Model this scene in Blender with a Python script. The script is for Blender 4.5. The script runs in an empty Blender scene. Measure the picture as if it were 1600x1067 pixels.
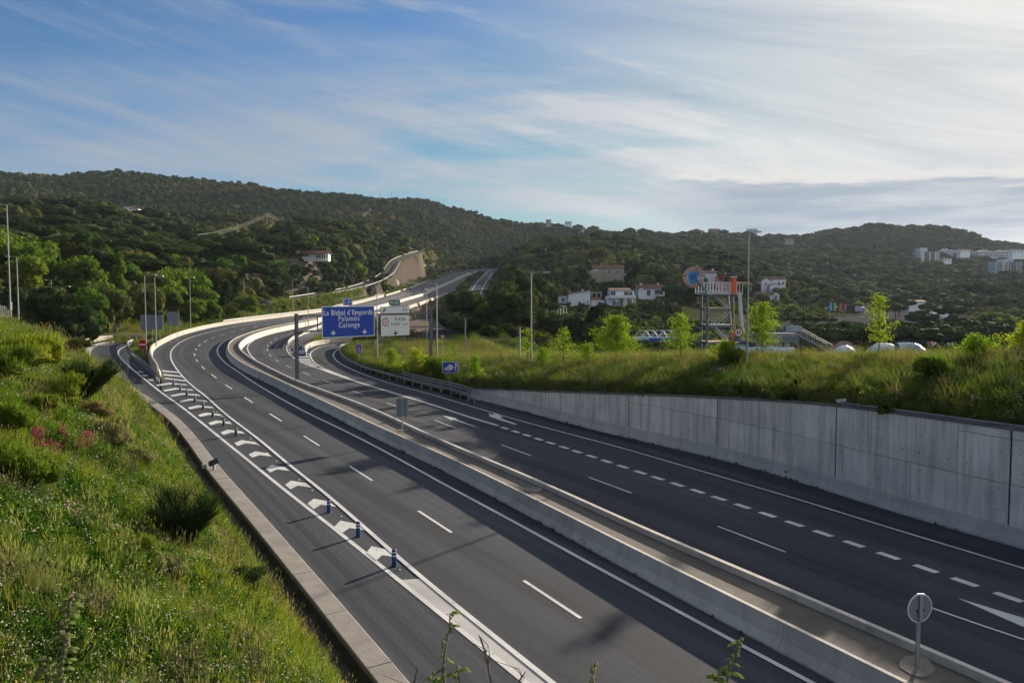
import bpy, bmesh, math, random
import numpy as np
from mathutils import Vector, Matrix, Euler
from mathutils.geometry import tessellate_polygon
random.seed(7); RNG = np.random.default_rng(11)
SC = bpy.context.scene
COL = SC.collection
R = math.radians
# ---------------------------------------------------------------- camera
FPX = 1244.0; PIT = R(3.2); EYE = 10.5
cam = bpy.data.cameras.new('camera'); cam.sensor_width = 36; cam.lens = FPX / 1600 * 36
cam.clip_start = 0.1; cam.clip_end = 9000
camo = bpy.data.objects.new('camera', cam); COL.objects.link(camo)
camo.location = (0, 0, EYE); camo.rotation_euler = (R(90) - PIT, 0, 0)
cam.dof.use_dof = False
SC.camera = camo
# ---------------------------------------------------------------- light
SUN_AZ = 35.0      # degrees clockwise from the view axis (+Y)
SUN_EL = 13.5
SKY_STRENGTH = 0.061
SUN_STRENGTH = 5.0
EXPOSURE = 1.08
sdir = Vector((math.sin(R(SUN_AZ)) * math.cos(R(SUN_EL)), math.cos(R(SUN_AZ)) * math.cos(R(SUN_EL)), math.sin(R(SUN_EL))))
sl = bpy.data.lights.new('sun', 'SUN'); sl.energy = SUN_STRENGTH; sl.angle = R(0.55); sl.color = (1.0, 0.87, 0.70)
so = bpy.data.objects.new('sun', sl); COL.objects.link(so)
so.rotation_euler = sdir.to_track_quat('Z', 'Y').to_euler(); so.location = (60, 80, 60)
W = bpy.data.worlds.new('World'); SC.world = W; W.use_nodes = True
def build_world():
    nt = W.node_tree; N = nt.nodes; L = nt.links; N.clear()
    def n(t, **k):
        o = N.new(t)
        for a, b in k.items(): setattr(o, a, b)
        return o
    def math_(op, a, b=None, c=None, clamp=False):
        m = n('ShaderNodeMath', operation=op, use_clamp=clamp)
        for i, v in enumerate((a, b, c)):
            if v is None: continue
            if isinstance(v, (int, float)): m.inputs[i].default_value = v
            else: L.new(v, m.inputs[i])
        return m.outputs[0]
    def sstep(v, a, b, lo=0.0, hi=1.0):
        m = n('ShaderNodeMapRange', interpolation_type='SMOOTHSTEP')
        L.new(v, m.inputs[0]); m.inputs[1].default_value = a; m.inputs[2].default_value = b
        m.inputs[3].default_value = lo; m.inputs[4].default_value = hi
        return m.outputs[0]
    sky = n('ShaderNodeTexSky', sky_type='NISHITA', sun_disc=False)
    sky.sun_elevation = R(SUN_EL); sky.sun_rotation = R(SUN_AZ)
    sky.altitude = 30; sky.air_density = 1.0; sky.dust_density = 0.25; sky.ozone_density = 3.0
    sep = n('ShaderNodeSeparateXYZ')
    tc = n('ShaderNodeTexCoord'); L.new(tc.outputs['Generated'], sep.inputs[0])
    X, Y, Z = sep.outputs
    az = math_('ARCTAN2', X, Y)                       # 0 ahead, + to the right
    hyp = math_('SQRT', math_('ADD', math_('MULTIPLY', X, X), math_('MULTIPLY', Y, Y)))
    el = math_('ARCTAN2', Z, hyp)
    # plane projection of a high cloud deck
    zc = math_('MAXIMUM', math_('ADD', Z, 0.10), 0.03)
    u = math_('DIVIDE', X, zc); v = math_('DIVIDE', Y, zc)
    comb = n('ShaderNodeCombineXYZ'); L.new(u, comb.inputs[0]); L.new(v, comb.inputs[1])
    def noise(scale, detail, rough, rot, sc, seed=0.0, dist=0.0):
        mp = n('ShaderNodeMapping'); L.new(comb.outputs[0], mp.inputs[0])
        mp.inputs['Rotation'].default_value = (0, 0, R(rot)); mp.inputs['Scale'].default_value = sc
        mp.inputs['Location'].default_value = (seed, seed * .7, 0)
        t = n('ShaderNodeTexNoise'); L.new(mp.outputs[0], t.inputs['Vector'])
        t.inputs['Scale'].default_value = scale; t.inputs['Detail'].default_value = detail
        t.inputs['Roughness'].default_value = rough; t.inputs['Distortion'].default_value = dist
        return t.outputs[0]
    big = noise(0.16, 3, .5, 20, (1, 1, 1), 5.3)
    fine = noise(1.0, 10, .62, -48, (0.22, 2.6, 1), 4.1, .5)
    veil = streaks(11, 1.2, 6.5, 21.0, 9, .5, .6) if False else noise(0.5, 8, .6, -42, (0.6, 1.2, 1), 9.4, .6)
    comb0 = n('ShaderNodeCombineXYZ'); L.new(az, comb0.inputs[0]); L.new(el, comb0.inputs[1])
    def streaks(rot, sx, sy, seed, detail=9, dist=.25, rough=.6):
        mr_ = n('ShaderNodeMapping'); L.new(comb0.outputs[0], mr_.inputs[0]); mr_.inputs['Rotation'].default_value = (0, 0, R(rot))
        ms_ = n('ShaderNodeMapping'); L.new(mr_.outputs[0], ms_.inputs[0]); ms_.inputs['Scale'].default_value = (sx, sy, 1); ms_.inputs['Location'].default_value = (seed, seed * 1.3, 0)
        t = n('ShaderNodeTexNoise'); L.new(ms_.outputs[0], t.inputs['Vector']); t.inputs['Scale'].default_value = 1; t.inputs['Detail'].default_value = detail; t.inputs['Roughness'].default_value = rough; t.inputs['Distortion'].default_value = dist
        return t.outputs[0]
    sA = streaks(13, 1.7, 17, 3.0, 10, .35, .62); sB = streaks(9, 3.2, 42, 7.0, 8, .3, .6); sC = streaks(2, 2.2, 26, 12.0, 9, .3)
    # veil thickens to the right (towards the sun) and towards the horizon
    cover = math_('ADD', math_('ADD', math_('MULTIPLY', sstep(az, -0.70, 0.25), 0.85), .12), math_('MULTIPLY', sstep(el, 0.38, 0.04), 0.85))
    d1 = math_('MULTIPLY', sstep(veil, 0.30, 0.68), cover)
    d2 = math_('ADD', math_('MULTIPLY', sstep(sA, 0.46, 0.70), 0.55), math_('MULTIPLY', sstep(sC, 0.52, 0.72), math_('MULTIPLY', sstep(sB, .4, .6), .35)))
    dens = math_('ADD', math_('MULTIPLY', d1, 0.80), math_('MULTIPLY', d2, math_('ADD', math_('MULTIPLY', sstep(big, .35, .62), 0.6), 0.45)))
    dens = math_('MAXIMUM', dens, math_('MULTIPLY', sstep(az, -.30, .45), .92))
    dens = math_('MINIMUM', math_('MAXIMUM', dens, math_('MULTIPLY', sstep(el, .20, .0), .86)), 0.94)
    glow = math_('MULTIPLY', sstep(az, -0.45, 0.70), sstep(el, -0.2, .2, .55, 1.0))
    glow = math_('ADD', math_('MULTIPLY', glow, .82), math_('MULTIPLY', math_('SUBTRACT', sA, .5), math_('MULTIPLY', sstep(az, -.3, .4), 2.0)), None, True)
    wc = n('ShaderNodeMix', data_type='RGBA'); L.new(glow, wc.inputs[0])
    wc.inputs[6].default_value = (2.65, 3.15, 3.85, 1); wc.inputs[7].default_value = (6.7, 6.5, 6.35, 1)
    tint = n('ShaderNodeMix', data_type='RGBA', blend_type='MULTIPLY'); tint.inputs[0].default_value = 1; L.new(sky.outputs[0], tint.inputs[6]); tint.inputs[7].default_value = (.34, .63, .88, 1)
    cl = n('ShaderNodeVectorMath', operation='MINIMUM'); L.new(tint.outputs[2], cl.inputs[0]); cl.inputs[1].default_value = (4.2, 4.0, 4.3)
    mx = n('ShaderNodeMix', data_type='RGBA'); L.new(dens, mx.inputs[0]); L.new(cl.outputs[0], mx.inputs[6]); L.new(wc.outputs[2], mx.inputs[7])
    # low grey stratus bank over the right-hand hills, bright upper rim
    comb2 = n('ShaderNodeCombineXYZ'); L.new(az, comb2.inputs[0]); L.new(el, comb2.inputs[1])
    def n2(sx, sy, seed, detail=7):
        mp = n('ShaderNodeMapping'); L.new(comb2.outputs[0], mp.inputs[0]); mp.inputs['Scale'].default_value = (sx, sy, 1)
        mp.inputs['Location'].default_value = (seed, seed, 0)
        t = n('ShaderNodeTexNoise'); L.new(mp.outputs[0], t.inputs['Vector']); t.inputs['Scale'].default_value = 1; t.inputs['Detail'].default_value = detail; t.inputs['Roughness'].default_value = .6
        return t.outputs[0]
    w1 = n2(9, 46, 3.0); w2 = n2(20, 130, 8.0)
    wob = math_('MULTIPLY', math_('SUBTRACT', w1, 0.5), 0.062)
    wob2 = math_('MULTIPLY', math_('SUBTRACT', w2, 0.5), 0.022)
    e2 = math_('ADD', math_('ADD', el, wob), wob2)
    top = math_('SUBTRACT', 0.150, math_('MULTIPLY', math_('SUBTRACT', az, 0.19), 0.045))  # upper edge elevation
    dtop = math_('SUBTRACT', top, e2)
    body = math_('MULTIPLY', sstep(dtop, 0.0, 0.012), sstep(az, 0.16, 0.30))
    body = math_('MULTIPLY', body, math_('ADD', sstep(e2, 0.052, 0.092, 0.18, 1.0), 0.0))
    body = math_('MULTIPLY', body, sstep(n2(7, 60, 17.0), .30, .62, .50, 1.0))
    rim = math_('MULTIPLY', math_('MULTIPLY', sstep(dtop, -0.010, 0.001), sstep(dtop, 0.016, 0.003)), sstep(az, 0.15, 0.22))
    m2 = n('ShaderNodeMix', data_type='RGBA'); L.new(math_('MULTIPLY', body, 0.80), m2.inputs[0]); L.new(mx.outputs[2], m2.inputs[6]); m2.inputs[7].default_value = (1.9, 2.5, 3.35, 1)
    m3 = n('ShaderNodeMix', data_type='RGBA'); L.new(math_('MULTIPLY', rim, 0.95), m3.inputs[0]); L.new(m2.outputs[2], m3.inputs[6]); m3.inputs[7].default_value = (5.9, 5.7, 5.5, 1)
    bg = n('ShaderNodeBackground'); L.new(m3.outputs[2], bg.inputs[0]); bg.inputs[1].default_value = SKY_STRENGTH
    out = n('ShaderNodeOutputWorld'); L.new(bg.outputs[0], out.inputs[0])
build_world()
SC.view_settings.view_transform = 'Standard'; SC.view_settings.look = 'None'
SC.view_settings.exposure = EXPOSURE; SC.view_settings.gamma = 1; SC.view_settings.use_curve_mapping = False
SC.render.engine = 'CYCLES'
SC.cycles.use_adaptive_sampling = True; SC.cycles.adaptive_threshold = 0.02
SC.cycles.max_bounces = 4; SC.cycles.diffuse_bounces = 2; SC.cycles.glossy_bounces = 2; SC.cycles.transmission_bounces = 3
SC.cycles.transparent_max_bounces = 6; SC.cycles.volume_bounces = 0
SC.cycles.use_denoising = True
SC.cycles.caustics_reflective = False; SC.cycles.caustics_refractive = False

# ---------------------------------------------------------------- reconstruction geometry
CP, SP = math.cos(PIT), math.sin(PIT)
def ray(px, py):
    """direction through a point of the 1600 x 1067 photograph, scaled so that depth along the lens axis is 1"""
    x = (px - 800) / FPX; y = (533.5 - py) / FPX
    return (x, CP + y * SP, -SP + y * CP)
def at(px, py, dist):
    d = ray(px, py); k = dist / d[1]
    return Vector((d[0] * k, d[1] * k, EYE + d[2] * k))
def atz(px, z, dist, py=500):
    d = ray(px, py); k = dist / d[1]
    return Vector((d[0] * k, dist, z))
PR = [(0, 0), (60, 0), (110, 1.7), (150, 3.0), (180, 3.7), (214, 4.4), (273, 5.6), (400, 11.0), (500, 16.5), (622, 24.3), (700, 30.5), (760, 37.0), (900, 52.0), (2000, 120)]
PRX = np.array([p[0] for p in PR], float); PRZ = np.array([p[1] for p in PR], float)
def sst(t):
    t = np.clip(t, 0, 1); return t * t * (3 - 2 * t)
def zroad(x, y):
    x = np.asarray(x, float); y = np.asarray(y, float)
    t = sst((y - 110) / 90)
    return -0.0382 * x * (1 - t) + np.interp(y, PRX, PRZ) * t
def onroad(px, py, h=0.0):
    """where the ray through a point of the photograph meets the road surface raised by h"""
    d = np.array(ray(px, py)); t = 5 * 1.006 ** np.arange(1000)
    g = EYE + d[2] * t - zroad(d[0] * t, d[1] * t) - h
    i = int(np.argmax(g < 0)) if (g < 0).any() else len(t) - 1
    a, b = t[max(i - 1, 0)], t[i]
    for _ in range(30):
        m = (a + b) / 2
        if EYE + d[2] * m - float(zroad(d[0] * m, d[1] * m)) - h < 0: b = m
        else: a = m
    return Vector((d[0] * a, d[1] * a, EYE + d[2] * a))
def resample(P, step=1.5, smooth=0):
    P = np.array([tuple(p) for p in P], float)
    # centripetal-ish Catmull-Rom through the points, then even spacing
    Q = np.vstack([2 * P[0] - P[1], P, 2 * P[-1] - P[-2]]); out = []
    for i in range(1, len(Q) - 2):
        p0, p1, p2, p3 = Q[i - 1], Q[i], Q[i + 1], Q[i + 2]
        n = max(2, int(np.linalg.norm(p2 - p1) / 0.8))
        d0 = max(np.linalg.norm(p1 - p0), 1e-6) ** .5; d1 = max(np.linalg.norm(p2 - p1), 1e-6) ** .5; d2 = max(np.linalg.norm(p3 - p2), 1e-6) ** .5
        m1 = (p2 - p1) + d1 * ((p1 - p0) / d0 - (p2 - p0) / (d0 + d1)); m2 = (p2 - p1) + d1 * ((p3 - p2) / d2 - (p3 - p1) / (d1 + d2))
        for k in range(n):
            t = k / n
            out.append((2 * t**3 - 3 * t**2 + 1) * p1 + (t**3 - 2 * t**2 + t) * m1 + (-2 * t**3 + 3 * t**2) * p2 + (t**3 - t**2) * m2)
    out.append(P[-1]); out = np.array(out)
    s = np.concatenate([[0], np.cumsum(np.linalg.norm(np.diff(out[:, :2], axis=0), axis=1))])
    m = max(2, int(s[-1] / step) + 1); t = np.linspace(0, s[-1], m)
    out = np.stack([np.interp(t, s, out[:, k]) for k in range(3)], 1)
    if smooth:
        w = max(1, int(smooth / step)); k = np.exp(-0.5 * (np.arange(-2 * w, 2 * w + 1) / w) ** 2); k /= k.sum()
        pad = np.vstack([2 * out[0] - out[2 * w:0:-1], out, 2 * out[-1] - out[-2:-2 * w - 2:-1]]) if len(out) > 2 * w + 1 else None
        if pad is not None: out = np.stack([np.convolve(pad[:, j], k, 'valid') for j in range(3)], 1)
    return out
def path_px(pts, h=0.0, step=1.5, smooth=3, pre=None, post=None):
    P = [onroad(*p, h) for p in pts]
    if pre: P = [Vector(p) for p in pre] + P
    if post: P = P + [Vector(p) for p in post]
    out = resample(P, step, smooth)
    return out
def settle(P, h=0.0):
    P = np.array(P, float).copy(); P[:, 2] = zroad(P[:, 0], P[:, 1]) + h; return P
def tang(P):
    T = np.gradient(P[:, :2], axis=0); T /= np.maximum(np.linalg.norm(T, axis=1, keepdims=True), 1e-9)
    return T
def offset(P, d):
    """move a path sideways, + to the right of its direction"""
    T = tang(P); Q = P.copy(); Q[:, 0] += T[:, 1] * d; Q[:, 1] -= T[:, 0] * d; return Q
def arclen(P): return np.concatenate([[0], np.cumsum(np.linalg.norm(np.diff(P[:, :2], axis=0), axis=1))])
def cut(P, a, b):
    s = arclen(P); a = max(a, 0); b = min(b, s[-1]); n = max(2, int((b - a) / 1.5) + 1); t = np.linspace(a, b, n)
    return np.stack([np.interp(t, s, P[:, k]) for k in range(3)], 1)
def near_s(P, q):
    A = P[:-1, :2]; AB = P[1:, :2] - A; l2 = np.maximum((AB ** 2).sum(1), 1e-9); w = np.array([q[0], q[1]]) - A
    t = np.clip((w * AB).sum(1) / l2, 0, 1); d = ((w - t[:, None] * AB) ** 2).sum(1); i = int(d.argmin()); return float(arclen(P)[i] + t[i] * math.sqrt(l2[i]))
# ---------------------------------------------------------------- scene helpers
def tag(o, label=None, cat=None, group=None, kind=None):
    if label: o['label'] = label
    if cat: o['category'] = cat
    if group: o['group'] = group
    if kind: o['kind'] = kind
    return o
def empty(name, loc=(0, 0, 0), rz=0.0, label=None, cat=None, group=None):
    o = bpy.data.objects.new(name, None); COL.objects.link(o); o.location = loc; o.rotation_euler = (0, 0, rz)
    o.empty_display_size = .3
    return tag(o, label, cat, group)
def mesh_obj(name, V, Fc, mat, parent=None, smooth=False, loc=None, link=True):
    me = bpy.data.meshes.new(name)
    V = np.asarray(V, np.float32).reshape(-1, 3)
    if isinstance(Fc, np.ndarray) and Fc.ndim == 2:
        k = Fc.shape[1]; nf = len(Fc)
        me.vertices.add(len(V)); me.vertices.foreach_set('co', V.ravel())
        me.loops.add(nf * k); me.loops.foreach_set('vertex_index', Fc.astype(np.int32).ravel())
        me.polygons.add(nf); me.polygons.foreach_set('loop_start', np.arange(0, nf * k, k, dtype=np.int32))
        me.update(calc_edges=True)
    else:
        me.from_pydata(V.tolist(), [], [list(f) for f in Fc]); me.update()
    for m in (mat if isinstance(mat, (list, tuple)) else [mat]): me.materials.append(m)
    if smooth: me.polygons.foreach_set('use_smooth', np.ones(len(me.polygons), bool))
    o = bpy.data.objects.new(name, me)
    if link: COL.objects.link(o)
    if parent is not None: o.parent = parent
    if loc is not None: o.location = loc
    return o
class MB:
    """collects simple shapes and builds them as one mesh"""
    def __init__(s): s.v = []; s.f = []; s.mi = []
    def add(s, V, Fc, m=0):
        b = len(s.v); s.v += [tuple(v) for v in V]; s.f += [tuple(i + b for i in f) for f in Fc]; s.mi += [m] * len(Fc); return s
    def box(s, c, size, rz=0.0, m=0, taper=1.0, rot=None):
        x, y, z = (k / 2 for k in size); P = []
        for dz, t in ((-z, 1), (z, taper)):
            for dx, dy in ((-x, -y), (x, -y), (x, y), (-x, y)): P.append(Vector((dx * t, dy * t, dz)))
        M = rot if rot is not None else Matrix.Rotation(rz, 3, 'Z')
        P = [M @ p + Vector(c) for p in P]
        return s.add(P, [(0, 3, 2, 1), (4, 5, 6, 7), (0, 1, 5, 4), (1, 2, 6, 5), (2, 3, 7, 6), (3, 0, 4, 7)], m)
    def tube(s, a, b, r0, r1=None, n=8, m=0, caps=True):
        a = Vector(a); b = Vector(b); r1 = r0 if r1 is None else r1
        d = (b - a); 
        if d.length < 1e-6: return s
        q = d.to_track_quat('Z', 'Y').to_matrix(); P = []
        for c, r in ((a, r0), (b, r1)):
            for k in range(n):
                t = 2 * math.pi * k / n; P.append(c + q @ Vector((r * math.cos(t), r * math.sin(t), 0)))
        Fc = [(k, (k + 1) % n, n + (k + 1) % n, n + k) for k in range(n)]
        if caps: Fc += [tuple(range(n - 1, -1, -1)), tuple(range(n, 2 * n))]
        return s.add(P, Fc, m)
    def pipe(s, pts, r, n=8, m=0, caps=True):
        pts = [Vector(p) for p in pts]; k0 = len(pts); P = []
        rs = r if isinstance(r, (list, tuple)) else [r] * k0
        up = Vector((0, 0, 1))
        for i, p in enumerate(pts):
            d = (pts[min(i + 1, k0 - 1)] - pts[max(i - 1, 0)]).normalized()
            a = d.cross(up); a = a.normalized() if a.length > .05 else Vector((1, 0, 0)); b = a.cross(d)
            for k in range(n):
                t = 2 * math.pi * k / n; P.append(p + a * (rs[i] * math.cos(t)) + b * (rs[i] * math.sin(t)))
        Fc = [(i * n + k, i * n + (k + 1) % n, (i + 1) * n + (k + 1) % n, (i + 1) * n + k) for i in range(k0 - 1) for k in range(n)]
        if caps: Fc += [tuple(range(n - 1, -1, -1)), tuple(range((k0 - 1) * n, k0 * n))]
        return s.add(P, Fc, m)
    def disc(s, c, r, nrm, n=24, thick=0.02, m=0):
        c = Vector(c); nrm = Vector(nrm).normalized()
        return s.tube(c - nrm * thick / 2, c + nrm * thick / 2, r, r, n, m)
    def sweep(s, P, prof, m=0, closed=True, caps=True):
        """profile [(offset to the right, height)] carried along a path"""
        P = np.asarray(P, float); T = tang(P); k = len(prof); b = []
        for p, t in zip(P, T):
            for o, h in prof: b.append((p[0] + t[1] * o, p[1] - t[0] * o, p[2] + h))
        Fc = []
        for i in range(len(P) - 1):
            for j in range(k if closed else k - 1):
                j2 = (j + 1) % k; Fc.append((i * k + j, i * k + j2, (i + 1) * k + j2, (i + 1) * k + j))
        if caps and closed: Fc += [tuple(range(k - 1, -1, -1)), tuple(range((len(P) - 1) * k, len(P) * k))]
        return s.add(b, Fc, m)
    def poly(s, pts, m=0):
        pts = [Vector(p) for p in pts]
        for t in tessellate_polygon([pts]):
            a, b_, c = (pts[i] for i in t)
            if (b_ - a).cross(c - a).z < 0: b_, c = c, b_
            s.add([a, b_, c], [(0, 1, 2)], m)
        return s
    def prism(s, pts2, z0, z1, m=0, M=None):
        n = len(pts2); P = [Vector((x, y, z0)) for x, y in pts2] + [Vector((x, y, z1)) for x, y in pts2]
        if M is not None: P = [M @ p for p in P]
        return s.add(P, [tuple(range(n - 1, -1, -1)), tuple(range(n, 2 * n))] + [(k, (k + 1) % n, n + (k + 1) % n, n + k) for k in range(n)], m)
    def build(s, name, mat, parent=None, smooth=False, loc=None):
        o = mesh_obj(name, s.v, s.f, mat, parent, smooth, loc)
        if any(s.mi): o.data.polygons.foreach_set('material_index', s.mi)
        return o
def copy_tree(o, parent=None):
    c = o.copy(); COL.objects.link(c); c.parent = parent
    for ch in [x for x in KIDS.get(o.name, [])] or list(o.children): copy_tree(ch, c)
    return c
KIDS = {}
# ---------------------------------------------------------------- materials
MATS = {}
def mat(name, col, rough=.8, metal=0.0, var=0.0, vscale=3.0, bump=0.0, bscale=40.0, spec=0.3, col2=None, stain=None, transl=0.0, rnd=0.0, emis=None, aniso=(1, 1, 1)):
    """principled material whose colour varies with two octaves of noise in object space"""
    if name in MATS: return MATS[name]
    m = bpy.data.materials.new(name); m.use_nodes = True; MATS[name] = m
    nt = m.node_tree; N = nt.nodes; L = nt.links; b = N['Principled BSDF']
    b.inputs['Roughness'].default_value = rough; b.inputs['Metallic'].default_value = metal
    b.inputs['Specular IOR Level'].default_value = spec
    c = (*col, 1); b.inputs['Base Color'].default_value = c
    last = None
    if var or col2:
        tc = N.new('ShaderNodeTexCoord'); mp = N.new('ShaderNodeMapping'); L.new(tc.outputs['Object'], mp.inputs[0]); mp.inputs['Scale'].default_value = aniso
        t = N.new('ShaderNodeTexNoise'); L.new(mp.outputs[0], t.inputs['Vector']); t.inputs['Scale'].default_value = vscale; t.inputs['Detail'].default_value = 8; t.inputs['Roughness'].default_value = .62
        mr = N.new('ShaderNodeMapRange'); L.new(t.outputs[0], mr.inputs[0]); mr.inputs[1].default_value = .28; mr.inputs[2].default_value = .72
        mx = N.new('ShaderNodeMix'); mx.data_type = 'RGBA'; L.new(mr.outputs[0], mx.inputs[0])
        c2 = col2 if col2 else tuple(min(1, k * (1 + var)) for k in col)
        c1 = col if col2 else tuple(k * (1 - var) for k in col)
        mx.inputs[6].default_value = (*c1, 1); mx.inputs[7].default_value = (*c2, 1); last = mx.outputs[2]
    if rnd:
        oi = N.new('ShaderNodeObjectInfo'); hs = N.new('ShaderNodeHueSaturation')
        mv = N.new('ShaderNodeMapRange'); L.new(oi.outputs['Random'], mv.inputs[0]); mv.inputs[3].default_value = 1 - rnd; mv.inputs[4].default_value = 1 + rnd
        mh = N.new('ShaderNodeMapRange'); L.new(oi.outputs['Random'], mh.inputs[0]); mh.inputs[3].default_value = .5 - rnd * .06; mh.inputs[4].default_value = .5 + rnd * .03
        L.new(mv.outputs[0], hs.inputs['Value']); L.new(mh.outputs[0], hs.inputs['Hue'])
        if last: L.new(last, hs.inputs['Color'])
        else: hs.inputs['Color'].default_value = c
        last = hs.outputs[0]
    if last: L.new(last, b.inputs['Base Color'])
    if bump:
        tc = N.new('ShaderNodeTexCoord'); t = N.new('ShaderNodeTexNoise'); L.new(tc.outputs['Object'], t.inputs['Vector']); t.inputs['Scale'].default_value = bscale; t.inputs['Detail'].default_value = 5
        bp = N.new('ShaderNodeBump'); bp.inputs['Strength'].default_value = bump; bp.inputs['Distance'].default_value = .02; L.new(t.outputs[0], bp.inputs['Height']); L.new(bp.outputs[0], b.inputs['Normal'])
    if transl:
        tr = N.new('ShaderNodeBsdfTranslucent'); ms = N.new('ShaderNodeMixShader'); ms.inputs[0].default_value = transl
        if last:
            g = N.new('ShaderNodeMix'); g.data_type = 'RGBA'; g.blend_type = 'MULTIPLY'; g.inputs[0].default_value = 1; L.new(last, g.inputs[6]); g.inputs[7].default_value = (1.5, 1.5, .75, 1); L.new(g.outputs[2], tr.inputs[0])
        else: tr.inputs[0].default_value = (col[0] * 1.5, col[1] * 1.5, col[2] * .75, 1)
        L.new(b.outputs[0], ms.inputs[1]); L.new(tr.outputs[0], ms.inputs[2]); L.new(ms.outputs[0], N['Material Output'].inputs[0])
    return m
# ================================================================ road lines, traced and put on the road surface
K_PX = [(630.7, 1062.5), (512.5, 924.7), (402, 798), (366, 759), (337.5, 725), (291, 667), (257.5, 638.8), (220, 614.4), (194, 597), (168, 580), (148, 567), (137, 555), (140, 546), (152, 539), (170, 535.2), (205, 533)]
L4_PX = [(813.5, 1059.7), (625, 907.8), (540.6, 840.3), (450.6, 770), (351, 689.4), (280, 632.8), (251, 612.5), (223.8, 590.6), (200, 571), (186, 556), (184.4, 550), (190, 543.8), (202, 538.5)]
L3_PX = [(850, 1057), (653, 898), (568.8, 823.4), (507, 770), (445, 721), (407.5, 689), (351, 646), (320, 618), (301, 603.8), (282.5, 585), (270, 567.5), (266.3, 555), (270, 545), (288.8, 531), (320, 521), (350, 513.8), (412.5, 502.5), (462.5, 495.6), (500, 491), (565, 477.5), (600, 469.5), (657, 451)]
L1_PX = [(1267.8, 1067), (1110, 983.2), (994, 920), (883.4, 860), (800, 813.8), (700, 760.3), (625, 718.5), (550, 678.8), (475, 642.8), (400, 600), (375, 583), (353.8, 568.8), (341.3, 555), (339.4, 547.5), (342.5, 540.6), (352.5, 532.5), (366, 527.5), (420, 516), (470, 506.5), (520, 496), (583, 484.5), (610, 476.5), (661, 461.5), (705, 442)]
MEDL_PX = [(1410, 1061.7), (1110, 914), (997.9, 860), (900, 810), (800, 761), (700, 712.5), (625, 680.6), (531, 637.5), (450.6, 600), (412.5, 582.5), (387.5, 571), (368.8, 560), (358.8, 550), (356, 542.5), (362.5, 531), (387.5, 520), (425, 510), (462, 503.2), (500, 496), (582.5, 479.5), (605, 473.5), (661, 457.5), (677.5, 450), (705, 438.5), (732.5, 427.4), (763.8, 420.8)]
MEDR_PX = [(1410, 996), (1255, 927), (1200, 907.5), (1100, 862), (1050, 846), (912.5, 781), (800, 732.5), (700, 691.9), (662.5, 675), (568.8, 631.9), (478.8, 600), (462.5, 593.8), (425, 576), (387.5, 556), (375, 545), (372.5, 540), (377.5, 532.5), (393.8, 523), (425, 513.3), (462.5, 506), (500, 498.5)]
BL_PX = [(252.5, 590), (251, 580), (245, 571), (240, 562), (238.8, 553.8), (241.9, 546), (257.5, 536), (276, 527), (301, 519), (337.5, 510.6), (375, 504.4), (412.5, 499.4), (462.5, 493), (500, 488), (550, 476.5), (567.5, 472.5), (595, 465), (652.5, 446), (680, 434.4), (696, 428.8), (727, 419.8), (762.5, 416.2)]
RE_PX = [(448, 546), (448, 541), (452.5, 535.6), (461.9, 530), (483.8, 521), (500, 514.5), (560, 498), (638.8, 480.5), (681, 465.5), (690, 462), (720, 451.5), (745, 438.4), (762.5, 429)]
RL_PX = [(600, 610), (570, 601), (537.5, 589.8), (510, 580), (490, 574.4), (475, 568), (462.5, 561.9), (452.5, 553.8), (448, 546), (448, 541), (452.5, 535.6), (461.9, 530), (483.8, 522), (500, 516), (560, 499.5), (638.8, 481.5)]
R2_PX = [(778.4, 665), (680, 635), (622.5, 616.3), (560, 596.9), (537.5, 588.0), (506, 576), (495, 570), (487.5, 562.5), (485, 555), (486, 550), (493.8, 545), (506, 540.6), (538.8, 537), (575, 535.2)]
R1_PX = [(1600, 888), (1500, 857), (1400, 828), (1300, 796), (1200, 766), (1075, 730), (972.5, 700), (905, 681.9), (830, 662.2), (755, 640.3), (680, 618), (597.5, 595.6), (575, 587.5), (550, 577.5), (531, 567.5), (523, 560.6), (520.6, 553.8), (525, 548), (541, 541), (570, 538.5), (600, 537.5)]
GR_PX = [(735, 627), (710, 618), (672.5, 609), (635, 600), (600, 590), (575, 583), (556, 575), (541, 566), (533, 558), (531, 549), (536, 543.5), (560, 541)]   # foot of the right guardrail
WB_PX = [(1600, 858), (1394, 800), (1225, 745), (1100, 711), (980, 684.7), (923.8, 670.6), (867.5, 656.6), (815, 640.6), (785, 634.5), (755, 626.8), (728, 620)]
WT_PX = [(720, 607.5), (738, 607), (787, 608), (870, 611.5), (976, 614), (1112.5, 620), (1300, 630), (1436, 649), (1574, 669), (1600, 671.5), (2600, 830)]
OL_PX = [(475, 548), (487.5, 540.8), (500, 537.8), (525, 535.3), (543.8, 534.2), (600, 533.5)]                 # foot of the off-ramp's left barrier
def back_to(P, y0, n=6):
    """carry the near end of a path on, straight, towards the camera until y = y0"""
    d = P[0] - P[n]; d = d / np.linalg.norm(d[:2]); k = (P[0][1] - y0) / max(-d[1], 1e-3)
    if k <= 1: return P
    m = int(k / 1.5) + 1
    ext = [P[0] + d * (k * j / m) for j in range(m, 0, -1)]
    Q = np.vstack([ext, P]); return Q
KERB = settle(back_to(path_px(K_PX, 0, 1.2, 3), -6))
LIN4 = settle(back_to(path_px(L4_PX, 0, 1.2, 3), 8)); LIN3 = settle(back_to(path_px(L3_PX, 0, 1.2, 3), 8)); LIN1 = settle(back_to(path_px(L1_PX, 0, 1.2, 3), 8))
MEDL = settle(back_to(path_px(MEDL_PX, .85, 1.2, 4), 8)); MEDR = settle(back_to(path_px(MEDR_PX, 1.0, 1.2, 4), 8))
BARL = settle(path_px(BL_PX, 0, 1.2, 3)); REDGE = settle(path_px(RE_PX, 0, 1.2, 4))
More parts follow.
